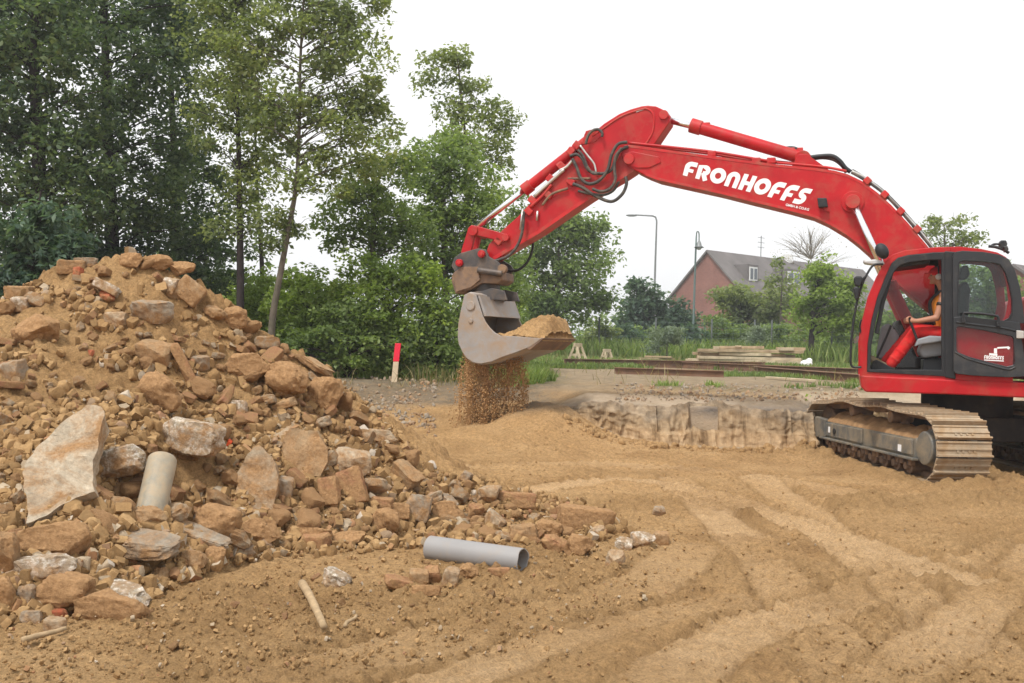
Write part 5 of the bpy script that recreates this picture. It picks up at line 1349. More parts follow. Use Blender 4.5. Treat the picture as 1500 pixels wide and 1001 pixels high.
# black surround of the door opening, standing 20 mm proud
FT = FRONT_IN[:]
ringpart('opening_trim', FRONT_IN[:9] + [(1389, 369.5), (1389, 552)], [(1275, 541.5), (1276.5, 506), (1282, 474), (1291, 441), (1304, 409), (1311, 396), (1319, 388.5), (1333, 384.5), (1364, 381), (1379, 381), (1379, 542)], CW0 - 0.02, CW0 + 0.05, MAT['black'], cab, CW0, 0.008)
px_prism('door_pillar', [(1384, 368), (1400, 369), (1400, 556), (1384, 553)], CW0 - 0.035, CW0 + 0.05, MAT['black'], cab, 0.012)
ringpart('window_trim', FRONT_IN[:9] + [(1384.5, 370), (1384.5, 550)], [(1275, 541.5), (1276.5, 506), (1282, 474), (1291, 441), (1304, 409), (1311, 396), (1319, 388.5), (1333, 384.5), (1364, 381), (1379, 381), (1379, 542)], CW1 - 0.04, CW1 + 0.012, MAT['black'], cab, CW0, 0.006)
def pane(name, outl, w, parent, ref):
    pts = [shift(L(x, y, ref), w) for x, y in outl]
    mb = MB(); a = mb.addv(pts); mb.f.append([a + i for i in range(len(pts))]); return mb.build(name, MAT['glass'], parent)
pane('window_pane', [(1275, 541.5), (1276.5, 506), (1282, 474), (1291, 441), (1304, 409), (1311, 396), (1319, 388.5), (1333, 384.5), (1364, 381), (1379, 381), (1379, 542)], CW1 - 0.015, cab, CW0)
pane('window_pane', REAR_IN, CW1 - 0.015, cab, CW0)
pane('window_pane', REAR_IN, CW0 + 0.015, cab, CW0)
ws = MB()
idx = list(range(0, 6))
a = ws.addv([shift(oN[i] + Vector((0.02, 0, 0)), CW0 + 0.033) for i in idx]); b = ws.addv([shift(oN[i] + Vector((0.02, 0, 0)), CW1 - 0.033) for i in idx])
for i in range(5): ws.f.append([a + i, a + i + 1, b + i + 1, b + i])
ws.build('windscreen', MAT['glass'], cab)
# roof lining edge seen inside
px_prism('sun_visor', [(1303, 392), (1316, 384), (1362, 380), (1362, 386), (1318, 392)], CW0 + 0.12, CW1 - 0.1, MAT['black'], cab, 0.01)
px_prism('grab_bar', [(1302, 404), (1309, 400), (1296, 445), (1287, 490), (1281, 488), (1290, 444)], CW0 + 0.05, CW0 + 0.11, MAT['black'], cab, 0.01)
# --- the door swung right back against the cab's side
DW = CW0 - 0.10
DO = [(1400, 369), (1410, 367.5), (1440, 369), (1464, 373), (1478, 380), (1487, 396), (1494, 420), (1499, 452), (1502, 490), (1502, 555), (1500, 557), (1402, 551), (1396, 546), (1396, 460), (1396, 375)]
DI = [(1406, 384), (1412, 382), (1438, 383), (1458, 385.5), (1465, 388), (1473, 400), (1479, 420), (1482.5, 440), (1482, 458), (1478, 466), (1470, 470), (1404, 463), (1403.5, 461), (1404, 430), (1405, 392)]
DU = [(1400, 369), (1410, 367.5), (1440, 369), (1464, 373), (1478, 380), (1487, 396), (1494, 420), (1499, 452), (1501, 474), (1481, 473), (1440, 469), (1404, 466), (1396, 465), (1396, 375)]
door = ringpart('door', DU, DI, DW, DW + 0.07, MAT['door_grey'], EX, DW, 0.010)
DLI = [(1401, 481), (1404, 478.5), (1440, 484), (1482, 493), (1485, 497), (1487, 530), (1484, 535), (1475, 537), (1450, 531), (1419, 522.5), (1403, 516), (1401, 512)]
DLO = [(1396.5, 465), (1404, 464), (1440, 467), (1481, 471), (1494, 473), (1501, 530), (1500, 552), (1475, 553), (1450, 552), (1419, 550), (1402, 548), (1396.5, 545)]
# the lower half: one plate with its own window, standing a little proud
ringpart('lower_panel', DLO, DLI, DW - 0.012, DW + 0.05, MAT['door_grey'], door, DW, 0.008)
pane('door_pane', DI, DW + 0.03, door, DW); pane('door_pane', DLI, DW + 0.02, door, DW)
ringpart('pane_seal', [(x + (1.5 if x > 1440 else -1.5), y + (1.2 if y > 430 else -1.2)) for x, y in DI], DI, DW - 0.012, DW + 0.02, MAT['black'], door, DW, 0.004)
rib('door_handle', [(1411.5, 470), (1411, 461), (1415, 458.5), (1440, 460), (1459, 463), (1462.5, 466.5), (1463, 474)], DW - 0.07, 0.017, MAT['black'], door)
for x, y in ((1411.5, 469), (1463, 474)): px_prism('handle_foot', [(x - 3, y - 2), (x + 3, y - 2), (x + 3, y + 4), (x - 3, y + 4)], DW - 0.085, DW - 0.01, MAT['black'], door, 0.006)
px_prism('door_latch', [(1489, 484), (1500, 485), (1500, 496), (1489, 496)], DW - 0.05, DW - 0.01, MAT['silver'], door, 0.006)
rib('door_seam', [(1399, 516), (1418, 526), (1450, 535), (1476, 541.5), (1487, 538)], DW - 0.012, 0.012, MAT['door_grey'], door)
rib('door_seam', [(1400, 472), (1430, 476), (1470, 481), (1488, 485)], DW - 0.014, 0.014, MAT['black'], door)
# white sticker on the door glass: a little digger above a name bar
st = MB(); SWP = DW + 0.014
def stq(pts): a = st.addv([L(x, y, SWP) for x, y in pts]); st.f.append([a + i for i in range(len(pts))])
stq([(1449, 517.5), (1461, 518.5), (1461, 521.5), (1449, 520.5)]); stq([(1456, 510.5), (1460.5, 510.5), (1460.5, 518.2), (1456, 517.8)])
stq([(1460.7, 508.8), (1476, 507.8), (1476, 510.3), (1460.7, 511.0)]); stq([(1476.2, 507), (1480, 509.4), (1478, 512.5), (1475.5, 511.5)])
stq([(1441.5, 526.8), (1470.5, 528.4), (1470.5, 529.8), (1441.5, 528.2)])
st.build('door_sticker', MAT['white'], door)
def sticker_pt(u, v, w): return L(1441.5 + 29 * u, 525.8 + 1.5 * u - 5.4 * v, w)
lettering('FRONHOFFS', sticker_pt, SWP - 0.001, 'sticker_lettering', MAT['white'], door)
# --- things on the cab roof and front
px_prism('roof_lamp', [(1464, 357), (1466, 352), (1474, 352), (1476, 357), (1474, 364), (1466, 364)], CW0 + 0.08, CW0 + 0.22, MAT['black'], cab, 0.015)
px_prism('roof_lamp', [(1470, 361), (1476, 360), (1478, 366), (1472, 370)], CW0 - 0.02, CW0 + 0.09, MAT['black'], cab, 0.012)
rib('lamp_bracket', [(1448, 361), (1458, 362), (1470, 366), (1478, 371)], CW0 + 0.1, 0.02, MAT['black'], cab)
rib('lamp_bracket', [(1450, 362), (1456, 358), (1466, 358)], CW0 + 0.15, 0.014, MAT['black'], cab)
mr = MB(); p = L(1292, 368, CW0 - 0.08); mr.ell((p.x, p.y, p.z), (0.085, 0.06, 0.115), rot=(0, rad(-28), 0)); mr.build('mirror', MAT['black'], cab, smooth=True)
px_prism('work_lamp', [(1264, 381), (1282, 380), (1295, 383), (1296, 388), (1280, 388), (1266, 386)], CW0 - 0.02, CW0 + 0.2, MAT['lamp'], cab, 0.02)
rib('guard_rail', [(1294, 387), (1280, 388.5), (1270, 402), (1260, 425), (1253, 455), (1248, 490), (1246, 522), (1248, 537), (1262, 538)], CW0 - 0.1, 0.015, MAT['black'], cab)
px_prism('mirror', [(1250, 408), (1254, 404), (1263, 405), (1264, 412), (1260, 420), (1252, 419)], CW0 - 0.16, CW0 - 0.08, MAT['black'], cab, 0.02)
px_prism('mirror', [(1249, 422), (1255, 419), (1260, 422), (1258, 438), (1253, 440)], CW0 - 0.16, CW0 - 0.09, MAT['black'], cab, 0.02)
rib('mirror_arm', [(1258, 412), (1262, 410), (1268, 405)], CW0 - 0.11, 0.012, MAT['black'], cab)
rib('wiper', [(1262, 490), (1259.5, 478), (1262, 468)], CW0 + 0.3, 0.012, MAT['black'], cab)
# --- inside the cab: seat, console, levers
SWC = -0.98
px_prism('seat_cushion', [(1346, 516), (1350, 504), (1360, 498), (1384, 496), (1410, 498), (1412, 512), (1395, 520), (1352, 525)], SWC - 0.26, SWC + 0.26, MAT['seat'], EX, 0.04)
px_prism('seat_backrest', [(1396, 500), (1402, 430), (1408, 414), (1418, 412), (1422, 425), (1416, 500)], SWC - 0.24, SWC + 0.24, MAT['black'], EX, 0.04)
px_prism('seat_base', [(1352, 526), (1392, 524), (1392, 545), (1352, 545)], SWC - 0.2, SWC + 0.2, MAT['black'], EX, 0.02)
px_prism('headrest', [(1403, 405), (1409, 390), (1418, 388), (1421, 402), (1417, 409), (1406, 410)], SWC - 0.13, SWC + 0.13, MAT['black'], EX, 0.03)
px_prism('side_console', [(1340, 508), (1344, 497), (1362, 492), (1384, 493), (1384, 500), (1350, 505)], CW0 + 0.10, CW0 + 0.22, MAT['seat'], EX, 0.02)
px_prism('front_console', [(1284, 518), (1291, 479), (1301, 473), (1310, 480), (1318, 494), (1305, 520), (1288, 528)], CW1 - 0.35, CW1 - 0.12, MAT['seat'], EX, 0.03)
rib('pedal_lever', [(1281, 532), (1292, 508), (1303, 483), (1305, 477)], SWC - 0.02, 0.016, MAT['black'], EX)
rib('pedal_lever', [(1296, 540), (1303, 516), (1308, 490), (1309, 480)], SWC + 0.2, 0.016, MAT['black'], EX)
px_prism('foot_pedal', [(1275, 541), (1279, 529), (1284, 527), (1310, 540), (1309, 545)], SWC - 0.16, SWC + 0.24, MAT['black'], EX, 0.01)
rib('joystick', [(1344, 500), (1339, 486), (1334, 473), (1333, 465)], SWC - 0.30, 0.018, MAT['black'], EX)

# --- undercarriage, turned away from the upper part
TKM = Matrix.Translation((TRK_C[0], TRK_C[1], 0)) @ Matrix.Rotation(TRK_A, 4, 'Z')
def uc(mb, name, mat, parent=None, off=0.0, **kw):
    o = mb.build(name, mat, parent or EX, **kw)
    M = EXI @ TKM @ Matrix.Translation((off, 0, 0))
    if parent is not None: M = Matrix.Identity(4)
    o.matrix_local = M
    return o
GAUGE = 2.45; SHOE = 0.72
def track_loop():
    pts = []
    rs, ri = 0.415, 0.385; ys, yi = -1.72, 1.74; zs, zi = 0.45, 0.415
    for k in range(0, 19): a = rad(90 + 180 * k / 18); pts.append((ys + rs * math.cos(a), zs + rs * math.sin(a)))
    n = 22
    for k in range(1, n): t = k / n; pts.append((ys + (yi - ys) * t, (zs - rs) * (1 - t) + (zi - ri) * t))
    for k in range(0, 19): a = rad(-90 + 180 * k / 18); pts.append((yi + ri * math.cos(a), zi + ri * math.sin(a)))
    top = [(1.74, 0.80), (1.25, 0.835), (0.72, 0.90), (0.1, 0.865), (-0.55, 0.90), (-1.1, 0.868), (-1.72, 0.865)]
    tp = smooth_pts([Vector((0, a, b)) for a, b in top], 5)
    pts += [(p.y, p.z) for p in tp[1:-1]]
    return pts
LOOP = track_loop()
def loop_frames(n):
    P_ = [Vector((0, a, b)) for a, b in LOOP]; P_.append(P_[0]); L_ = [0]
    for a, b in zip(P_[:-1], P_[1:]): L_.append(L_[-1] + (b - a).length)
    out = []
    for k in range(n):
        s = L_[-1] * k / n; i = max(j for j in range(len(L_) - 1) if L_[j] <= s)
        t = (s - L_[i]) / (L_[i + 1] - L_[i]); p = P_[i].lerp(P_[i + 1], t)
        d = (P_[i + 1] - P_[i]).normalized(); out.append((p, d))
    return out, L_[-1]
NS = 46
frames, per = loop_frames(NS)
pitch = per / NS
shoe_me = None
for off in (0.0, GAUGE):
    # frame first
    fr = MB()
    fr.prism([(-0.30, -1.62, 0.29), (-0.30, 1.45, 0.29), (-0.30, 1.50, 0.56), (-0.30, -1.5, 0.56)], [(0.24, -1.62, 0.29), (0.24, 1.45, 0.29), (0.24, 1.50, 0.56), (0.24, -1.5, 0.56)])
    tf = uc(fr, 'track_frame', MAT['trackframe'], None, off, bevel=0.02)
    pl = MB().box((-0.315, -0.85, 0.43), (0.03, 1.2, 0.20)).box((-0.315, 0.72, 0.43), (0.03, 1.3, 0.20))
    uc(pl, 'cover_plate', MAT['trackframe'], tf, bevel=0.008)
    uc(MB().box((-0.33, -0.62, 0.285), (0.10, 1.9, 0.03)).box((-0.33, 0.95, 0.285), (0.10, 1.1, 0.03)), 'lower_flange', MAT['trackframe'], tf, bevel=0.006)
    uc(MB().tube([(-0.345, 1.02, 0.42), (-0.326, 1.02, 0.42)], 0.045, 14), 'grease_port', MAT['black'], tf, angle=40)
    uc(MB().box((-0.334, -1.12, 0.39), (0.006, 0.09, 0.09)).box((-0.334, 1.22, 0.43), (0.006, 0.06, 0.09)), 'paint_mark', MAT['white'], tf)
    yy_ = np.linspace(-1.5, 1.5, 90); xx_ = np.linspace(-0.30, 0.24, 22); Yy, Xx = np.meshgrid(yy_, xx_, indexing='ij')
    prof_ = np.sin(PI * np.clip((Xx + 0.30) / 0.54, 0, 1)) ** 0.6 * np.clip((1.5 - np.abs(Yy)) / 0.12, 0, 1)
    Zz = 0.55 + prof_ * (0.10 + 0.06 * fbm2(Yy * 2.3 + off, Xx * 3, 3, 401) + 0.05 * np.maximum(0, 0.6 - worley(Yy * 9, Xx * 9, 402)))
    ii = (np.arange(89)[:, None] * 22 + np.arange(21)[None, :]).ravel()
    mo = link_mesh('packed_mud', np_mesh('packed_mud', np.stack([Xx, Yy, Zz], -1).reshape(-1, 3), np.stack([ii, ii + 1, ii + 23, ii + 22], -1), True), MAT['mudpack'], tf)
    uc(MB().tube([(-0.305, -1.72, 0.45), (-0.30, -1.72, 0.45), (-0.22, -1.72, 0.45), (-0.21, -1.72, 0.45), (0.30, -1.72, 0.45)], [0.19, 0.215, 0.225, 0.245, 0.245], 30), 'travel_motor', MAT['trackframe'], None, off, angle=40, bevel=0.03)
    spk = MB(); 
    prof = []
    for k in range(42): r = 0.385 if k % 2 else 0.335; a = 2 * PI * k / 42; prof.append((r * math.cos(a), r * math.sin(a)))
    spk.prism([(-0.10, -1.72 + a, 0.45 + b) for a, b in prof], [(0.06, -1.72 + a, 0.45 + b) for a, b in prof]); uc(spk, 'sprocket', MAT['rusty'], None, off)
    uc(MB().tube([(-0.13, 1.74, 0.415), (0.11, 1.74, 0.415)], 0.345, 30), 'idler_wheel', MAT['rusty'], None, off, angle=40, bevel=0.02)
    uc(MB().prism([(-0.34, 1.38, 0.30), (-0.34, 1.80, 0.26), (-0.34, 1.88, 0.42), (-0.34, 1.78, 0.60), (-0.34, 1.38, 0.58)], [(-0.24, 1.38, 0.30), (-0.24, 1.80, 0.26), (-0.24, 1.88, 0.42), (-0.24, 1.78, 0.60), (-0.24, 1.38, 0.58)]), 'idler_guard', MAT['trackframe'], None, off, bevel=0.015)
    for k in range(8):
        y = -1.22 + k * 0.355
        uc(MB().tube([(-0.30, y, 0.165), (-0.25, y, 0.165), (-0.245, y, 0.165), (0.10, y, 0.165), (0.105, y, 0.165), (0.22, y, 0.165)], [0.05, 0.065, 0.105, 0.105, 0.06, 0.06], 16), 'bottom_roller', MAT['rusty'], None, off, angle=40)
        for dy in (0.12, -0.12): uc(MB().box((-0.27, y + dy, 0.235), (0.07, 0.09, 0.11)), 'roller_mount', MAT['rusty'], None, off, bevel=0.015)
    for y in (0.72, -0.55):
        uc(MB().tube([(-0.2, y, 0.77), (0.12, y, 0.77)], 0.085, 16).box((0, y, 0.64), (0.12, 0.14, 0.2)), 'carrier_roller', MAT['rusty'], None, off, angle=40, bevel=.01)
    ch = MB()   # the chain links inside the shoes
    for s0 in (-0.10, 0.06):
        inner = [Vector((0, a, b)) for a, b in LOOP]; n = len(inner); cen = Vector((0, 0, 0.45))
        def inset(p, d): 
            q = p.copy(); yy = min(max(p.y, -1.72), 1.74); c_ = Vector((0, yy, 0.45)); v = (p - c_); l = v.length
            return c_ + v * max(0.2, (l - d) / l)
        A = ch.addv([inset(p, 0.0) + Vector((s0, 0, 0)) for p in inner]); B = ch.addv([inset(p, 0.0) + Vector((s0 + 0.045, 0, 0)) for p in inner])
        C2 = ch.addv([inset(p, 0.075) + Vector((s0, 0, 0)) for p in inner]); D2 = ch.addv([inset(p, 0.075) + Vector((s0 + 0.045, 0, 0)) for p in inner])
        for i in range(n):
            j = (i + 1) % n
            ch.f += [[A + i, A + j, B + j, B + i], [C2 + i, D2 + i, D2 + j, C2 + j], [A + i, C2 + i, C2 + j, A + j], [B + i, B + j, D2 + j, D2 + i]]
    trk = uc(ch, 'track', MAT['rusty'], None, off)
    if shoe_me is None:
        sb = MB()
        h = SHOE / 2; pp = pitch * 0.475
        # plate with three grouser bars; local y along the travel, z outward
        prof = [(-pp, 0.0), (-pp, 0.030), (-pp + .022, 0.032), (-pp + .03, 0.018), (-0.016, 0.018), (-0.010, 0.034), (0.010, 0.034), (0.016, 0.018), (pp - .03, 0.018), (pp - .022, 0.062), (pp, 0.062), (pp, 0.0)]
        sb.prism([(-h, a, b) for a, b in prof], [(h, a, b) for a, b in prof])
        for bx in (-0.13, -0.06, 0.02, 0.09):
            sb.tube([(bx, 0.03, 0.017), (bx, 0.03, 0.03)], 0.016, 8)
        so_ = sb.build('track_shoe', MAT['track'], trk); shoe_me = so_.data; COL.objects.unlink(so_); bpy.data.objects.remove(so_)
    for p, d in frames:
        o = bpy.data.objects.new('track_shoe', shoe_me); COL.objects.link(o); o.parent = trk
        up = Vector((1, 0, 0)).cross(d)
        o.matrix_local = Matrix.Translation(p) @ Matrix((Vector((1, 0, 0)), d, up)).transposed().to_4x4() if (p - Vector((0, min(max(p.y, -1.72), 1.74), 0.45))).dot(up) > 0 else Matrix.Translation(p) @ Matrix((Vector((-1, 0, 0)), d, -up)).transposed().to_4x4()
cb = MB().box((GAUGE / 2, 0, 0.62), (1.5, 1.5, 0.34)).prism([(0.2, 0.5, 0.4), (0.2, 0.95, 0.4), (0.2, 0.95, 0.6), (0.2, 0.5, 0.6)], [(1.0, 0.3, 0.5), (1.0, 0.7, 0.5), (1.0, 0.7, 0.75), (1.0, 0.3, 0.75)])
for s in (-1, 1):
    for t in (-1, 1):
        cb.bar((GAUGE / 2 + s * 0.5, t * 0.5, 0.62), (GAUGE / 2 + s * 1.05, t * 0.8, 0.48), 0.4, 0.26)
uc(cb, 'car_body', MAT['undercarriage'], None, 0, bevel=0.02)
uc(MB().tube([(GAUGE / 2, 0, 0.78), (GAUGE / 2, 0, zlow + 0.02)], 0.62, 32), 'swing_bearing', MAT['undercarriage'], None, 0, angle=40)

# ------------------------------------------------------------------ the driver
PS = empty('person', EXM @ L(1385, 497, SWC)); 
tag(PS, 'driver in orange vest, red trousers and red cap seated in the cab', 'person')
def W(px, py, w): return EXM @ L(px - 6, py, w)
PSI = PS.matrix_world.copy(); PSI = Matrix.Translation(EXM @ L(1385, 497, SWC)).inverted()
def bld(mb, name, mat, voxel, parent=PS, local=False):
    mb.v = [tuple(PSI @ Vector(v)) for v in mb.v]
    o = mb.build(name, mat, parent, smooth=True)
    if voxel:
        r = o.modifiers.new('remesh', 'REMESH'); r.mode = 'VOXEL'; r.voxel_size = voxel; r.use_smooth_shade = True
        s = o.modifiers.new('smooth', 'SMOOTH'); s.factor = 0.5; s.iterations = 4
    return o
hip = [W(1393, 490, SWC + s * 0.09) for s in (-1, 1)]
hipc = W(1393, 487, SWC)
kn = [W(1349, 485, SWC - 0.13), W(1346, 482, SWC + 0.16)]
an = [W(1310, 535, SWC - 0.10), W(1303, 531, SWC + 0.16)]
chest = W(1389, 446, SWC); neck = W(1387, 424, SWC); head = W(1379.5, 405.5, SWC)
shl = [W(1389, 433, SWC - 0.185), W(1388, 433, SWC + 0.185)]
elb = [W(1378, 466, SWC - 0.25), W(1372, 466, SWC + 0.24)]
wri = [W(1349, 470.5, SWC - 0.285), W(1346, 472, SWC + 0.24)]
hnd = [W(1338, 469.5, SWC - 0.295), W(1335, 471, SWC + 0.24)]
FW = (EXM.to_3x3() @ Vector((-1, 0, 0)))       # the way he faces
RT = (EXM.to_3x3() @ Vector((0, 1, 0))); UP = Vector((0, 0, 1))
b = MB()
b.capsule(hipc + UP * 0.02, chest, 0.145, 0.155, 18); b.ell(chest + UP * 0.03, (0.13, 0.185, 0.16), rot=(0, 0, -PHI))
b.capsule(chest + UP * 0.1, neck, 0.07, 0.056); b.capsule(neck, head, 0.056, 0.06)
for s in (0, 1):
    b.capsule(chest + UP * 0.08, shl[s], 0.08, 0.068); b.capsule(shl[s], elb[s], 0.058, 0.044); b.capsule(elb[s], wri[s], 0.046, 0.03)
    b.capsule(hip[s], kn[s], 0.085, 0.06); b.capsule(kn[s], an[s], 0.058, 0.042)
    # hand: palm, four fingers closed round the lever, thumb from the palm's side
    fwd = (hnd[s] - wri[s]).normalized(); side = fwd.cross(UP).normalized()
    b.capsule(wri[s], hnd[s] - fwd * 0.03, 0.03, 0.036)
    pb = hnd[s] - fwd * 0.005
    for k, (ln, dz) in enumerate(((0.042, 0.030), (0.048, 0.010), (0.045, -0.010), (0.036, -0.028))):
        k0 = pb + UP * dz + side * 0.008; k1 = k0 + fwd * ln - side * 0.008; k2 = k1 + fwd * 0.005 - side * 0.032; k3 = k2 - fwd * 0.022 - side * 0.008
        b.capsule(k0, k1, 0.0105, 0.0095, 8); b.capsule(k1, k2, 0.0095, 0.009, 8); b.capsule(k2, k3, 0.009, 0.008, 8)
    t0 = pb - fwd * 0.035 + UP * 0.03; t1 = t0 + fwd * 0.03 + UP * 0.02 - side * 0.02; t2 = t1 + fwd * 0.03 - UP * 0.004 - side * 0.012
    b.capsule(t0, t1, 0.014, 0.012, 8); b.capsule(t1, t2, 0.012, 0.010, 8)
# head and face
b.ell(head + UP * 0.02, (0.100, 0.076, 0.108), 18, 12, rot=(0, 0, -PHI)); b.ell(head + FW * 0.035 - UP * 0.035, (0.062, 0.056, 0.075), 14, 9, rot=(0, 0, -PHI))
b.ell(head + FW * 0.075 - UP * 0.085, (0.028, 0.03, 0.024)); b.capsule(head + FW * 0.092 + UP * 0.012, head + FW * 0.113 - UP * 0.022, 0.012, 0.016, 8)
b.capsule(head + FW * 0.088 - UP * 0.056 - RT * 0.02, head + FW * 0.088 - UP * 0.056 + RT * 0.02, 0.012, 0.012, 8)
b.capsule(head + FW * 0.084 + UP * 0.032 - RT * 0.04, head + FW * 0.084 + UP * 0.032 + RT * 0.04, 0.013, 0.013, 8)
for s in (-1, 1): b.ell(head + RT * s * 0.078 - UP * 0.01 - FW * 0.01, (0.022, 0.012, 0.034))
bld(b, 'body', MAT['skin'], 0.0075)
e = MB()
for s in (-1, 1): e.ell(head + FW * 0.083 + UP * 0.012 + RT * s * 0.032, (0.012, 0.012, 0.009))
bld(e, 'eyes', MAT['hair'], 0)
c = MB(); c.ell(hipc + UP * 0.0, (0.16, 0.185, 0.13), rot=(0, 0, -PHI))
for s in (0, 1):
    c.capsule(hip[s], kn[s], 0.108, 0.085, 16); c.capsule(kn[s], an[s] + (kn[s] - an[s]).normalized() * 0.03, 0.084, 0.077, 16)
    ax = (an[s] - kn[s]).normalized()
    for t in (0.08, 0.32, 0.6, 0.82): 
        q = kn[s].lerp(an[s], t); c.tube([q - ax * 0.02, q, q + ax * 0.02], [0.074, 0.090, 0.074], 16)
bld(c, 'trousers', MAT['trousers'], 0.010)
v = MB(); v.capsule(hipc + UP * 0.08, chest, 0.163, 0.170, 18); v.ell(chest + UP * 0.035, (0.146, 0.19, 0.165), rot=(0, 0, -PHI))
for s in (0, 1): v.capsule(chest + UP * 0.10 + RT * (0.09 if s else -0.09), shl[s] - (RT if s else -RT) * 0.03 + UP * 0.008, 0.07, 0.062)
bld(v, 'vest', MAT['vest'], 0.010)
st_ = MB()
for s in (-1, 1):
    st_.tube(smooth_pts([hipc + UP * 0.1 + FW * 0.165 + RT * s * 0.09, chest + FW * 0.185 + RT * s * 0.10, chest + UP * 0.14 + FW * 0.10 + RT * s * 0.125, chest + UP * 0.19 + RT * s * 0.12, chest + UP * 0.1 - FW * 0.16 + RT * s * 0.1], 6), 0.018, 8)
bld(st_, 'braces', MAT['black'], 0)
ab = MB(); q = shl[0].lerp(elb[0], 0.42); ax = (elb[0] - shl[0]).normalized(); ab.tube([q - ax * 0.02, q + ax * 0.02], [0.062, 0.060], 16); bld(ab, 'arm_band', MAT['black'], 0)
cpx = MB(); cpx.ell(head + UP * 0.055, (0.110, 0.088, 0.085), 18, 10, rot=(0, 0, -PHI)); cpx.prism([head + UP * 0.052 + FW * 0.08 - RT * 0.07, head + UP * 0.045 + FW * 0.165 - RT * 0.05, head + UP * 0.045 + FW * 0.165 + RT * 0.05, head + UP * 0.052 + FW * 0.08 + RT * 0.07], [head + UP * 0.062 + FW * 0.08 - RT * 0.07, head + UP * 0.053 + FW * 0.165 - RT * 0.05, head + UP * 0.053 + FW * 0.165 + RT * 0.05, head + UP * 0.062 + FW * 0.08 + RT * 0.07])
bld(cpx, 'cap', MAT['cap'], 0)
hr = MB(); hr.ell(head - FW * 0.025 + UP * 0.012, (0.088, 0.081, 0.092), 16, 10, rot=(0, 0, -PHI)); bld(hr, 'hair', MAT['hair'], 0)
for s in (-1, 1):
    em = MB(); em.tube([head + RT * s * 0.075 - UP * 0.008 - FW * .005, head + RT * s * 0.118 - UP * 0.008 - FW * .005], 0.042, 18); bld(em, 'ear_cup', MAT['earwhite'], 0)
hb = MB(); hb.tube(smooth_pts([head + RT * -0.1 - UP * 0.0, head + RT * -0.095 + UP * 0.09, head + UP * 0.148, head + RT * 0.095 + UP * 0.09, head + RT * 0.1], 5), 0.010, 8); bld(hb, 'headband', MAT['black'], 0)
for s in (0, 1):
    sh_ = MB(); toe = [W(1281, 525, SWC - 0.10), W(1276, 522, SWC + 0.16)][s]; heel = [W(1311, 545, SWC - .10), W(1303, 541, SWC + .16)][s]
    sh_.capsule(heel + UP * 0.035, toe, 0.052, 0.040, 14); sh_.capsule(heel + UP * 0.05, an[s], 0.055, 0.055, 14); sh_.ell(heel.lerp(toe, 0.75) + UP * 0.01, (0.06, 0.05, 0.045))
    bld(sh_, 'shoe', MAT['shoe'], 0.009)
# ------------------------------------------------------------------ trees and shrubs
def leaf_quads(C_, size, rg, droop=0.35, aspect=0.55):
    n = len(C_)
    a = rg.normal(size=(n, 3)); a[:, 2] = a[:, 2] * 0.6 - droop; a /= np.linalg.norm(a, axis=1, keepdims=True) + 1e-9
    u = rg.normal(size=(n, 3)); u[:, 2] += 0.9
    s = np.cross(a, u); s /= np.linalg.norm(s, axis=1, keepdims=True) + 1e-9
    nrm = np.cross(s, a)
    L_ = size * rg.uniform(0.6, 1.35, (n, 1)); Wd_ = L_ * aspect
    mid = C_ + a * L_ * 0.5 + nrm * L_ * 0.10
    V = np.stack([C_, mid - s * Wd_ * 0.5, C_ + a * L_, mid + s * Wd_ * 0.5], 1).reshape(-1, 3)
    F = np.arange(4 * n).reshape(-1, 4)
    return V, F
def tube_np(pts, rs, seg=6):
    mb = MB(); mb.tube(pts, rs, seg, cap=False); return mb
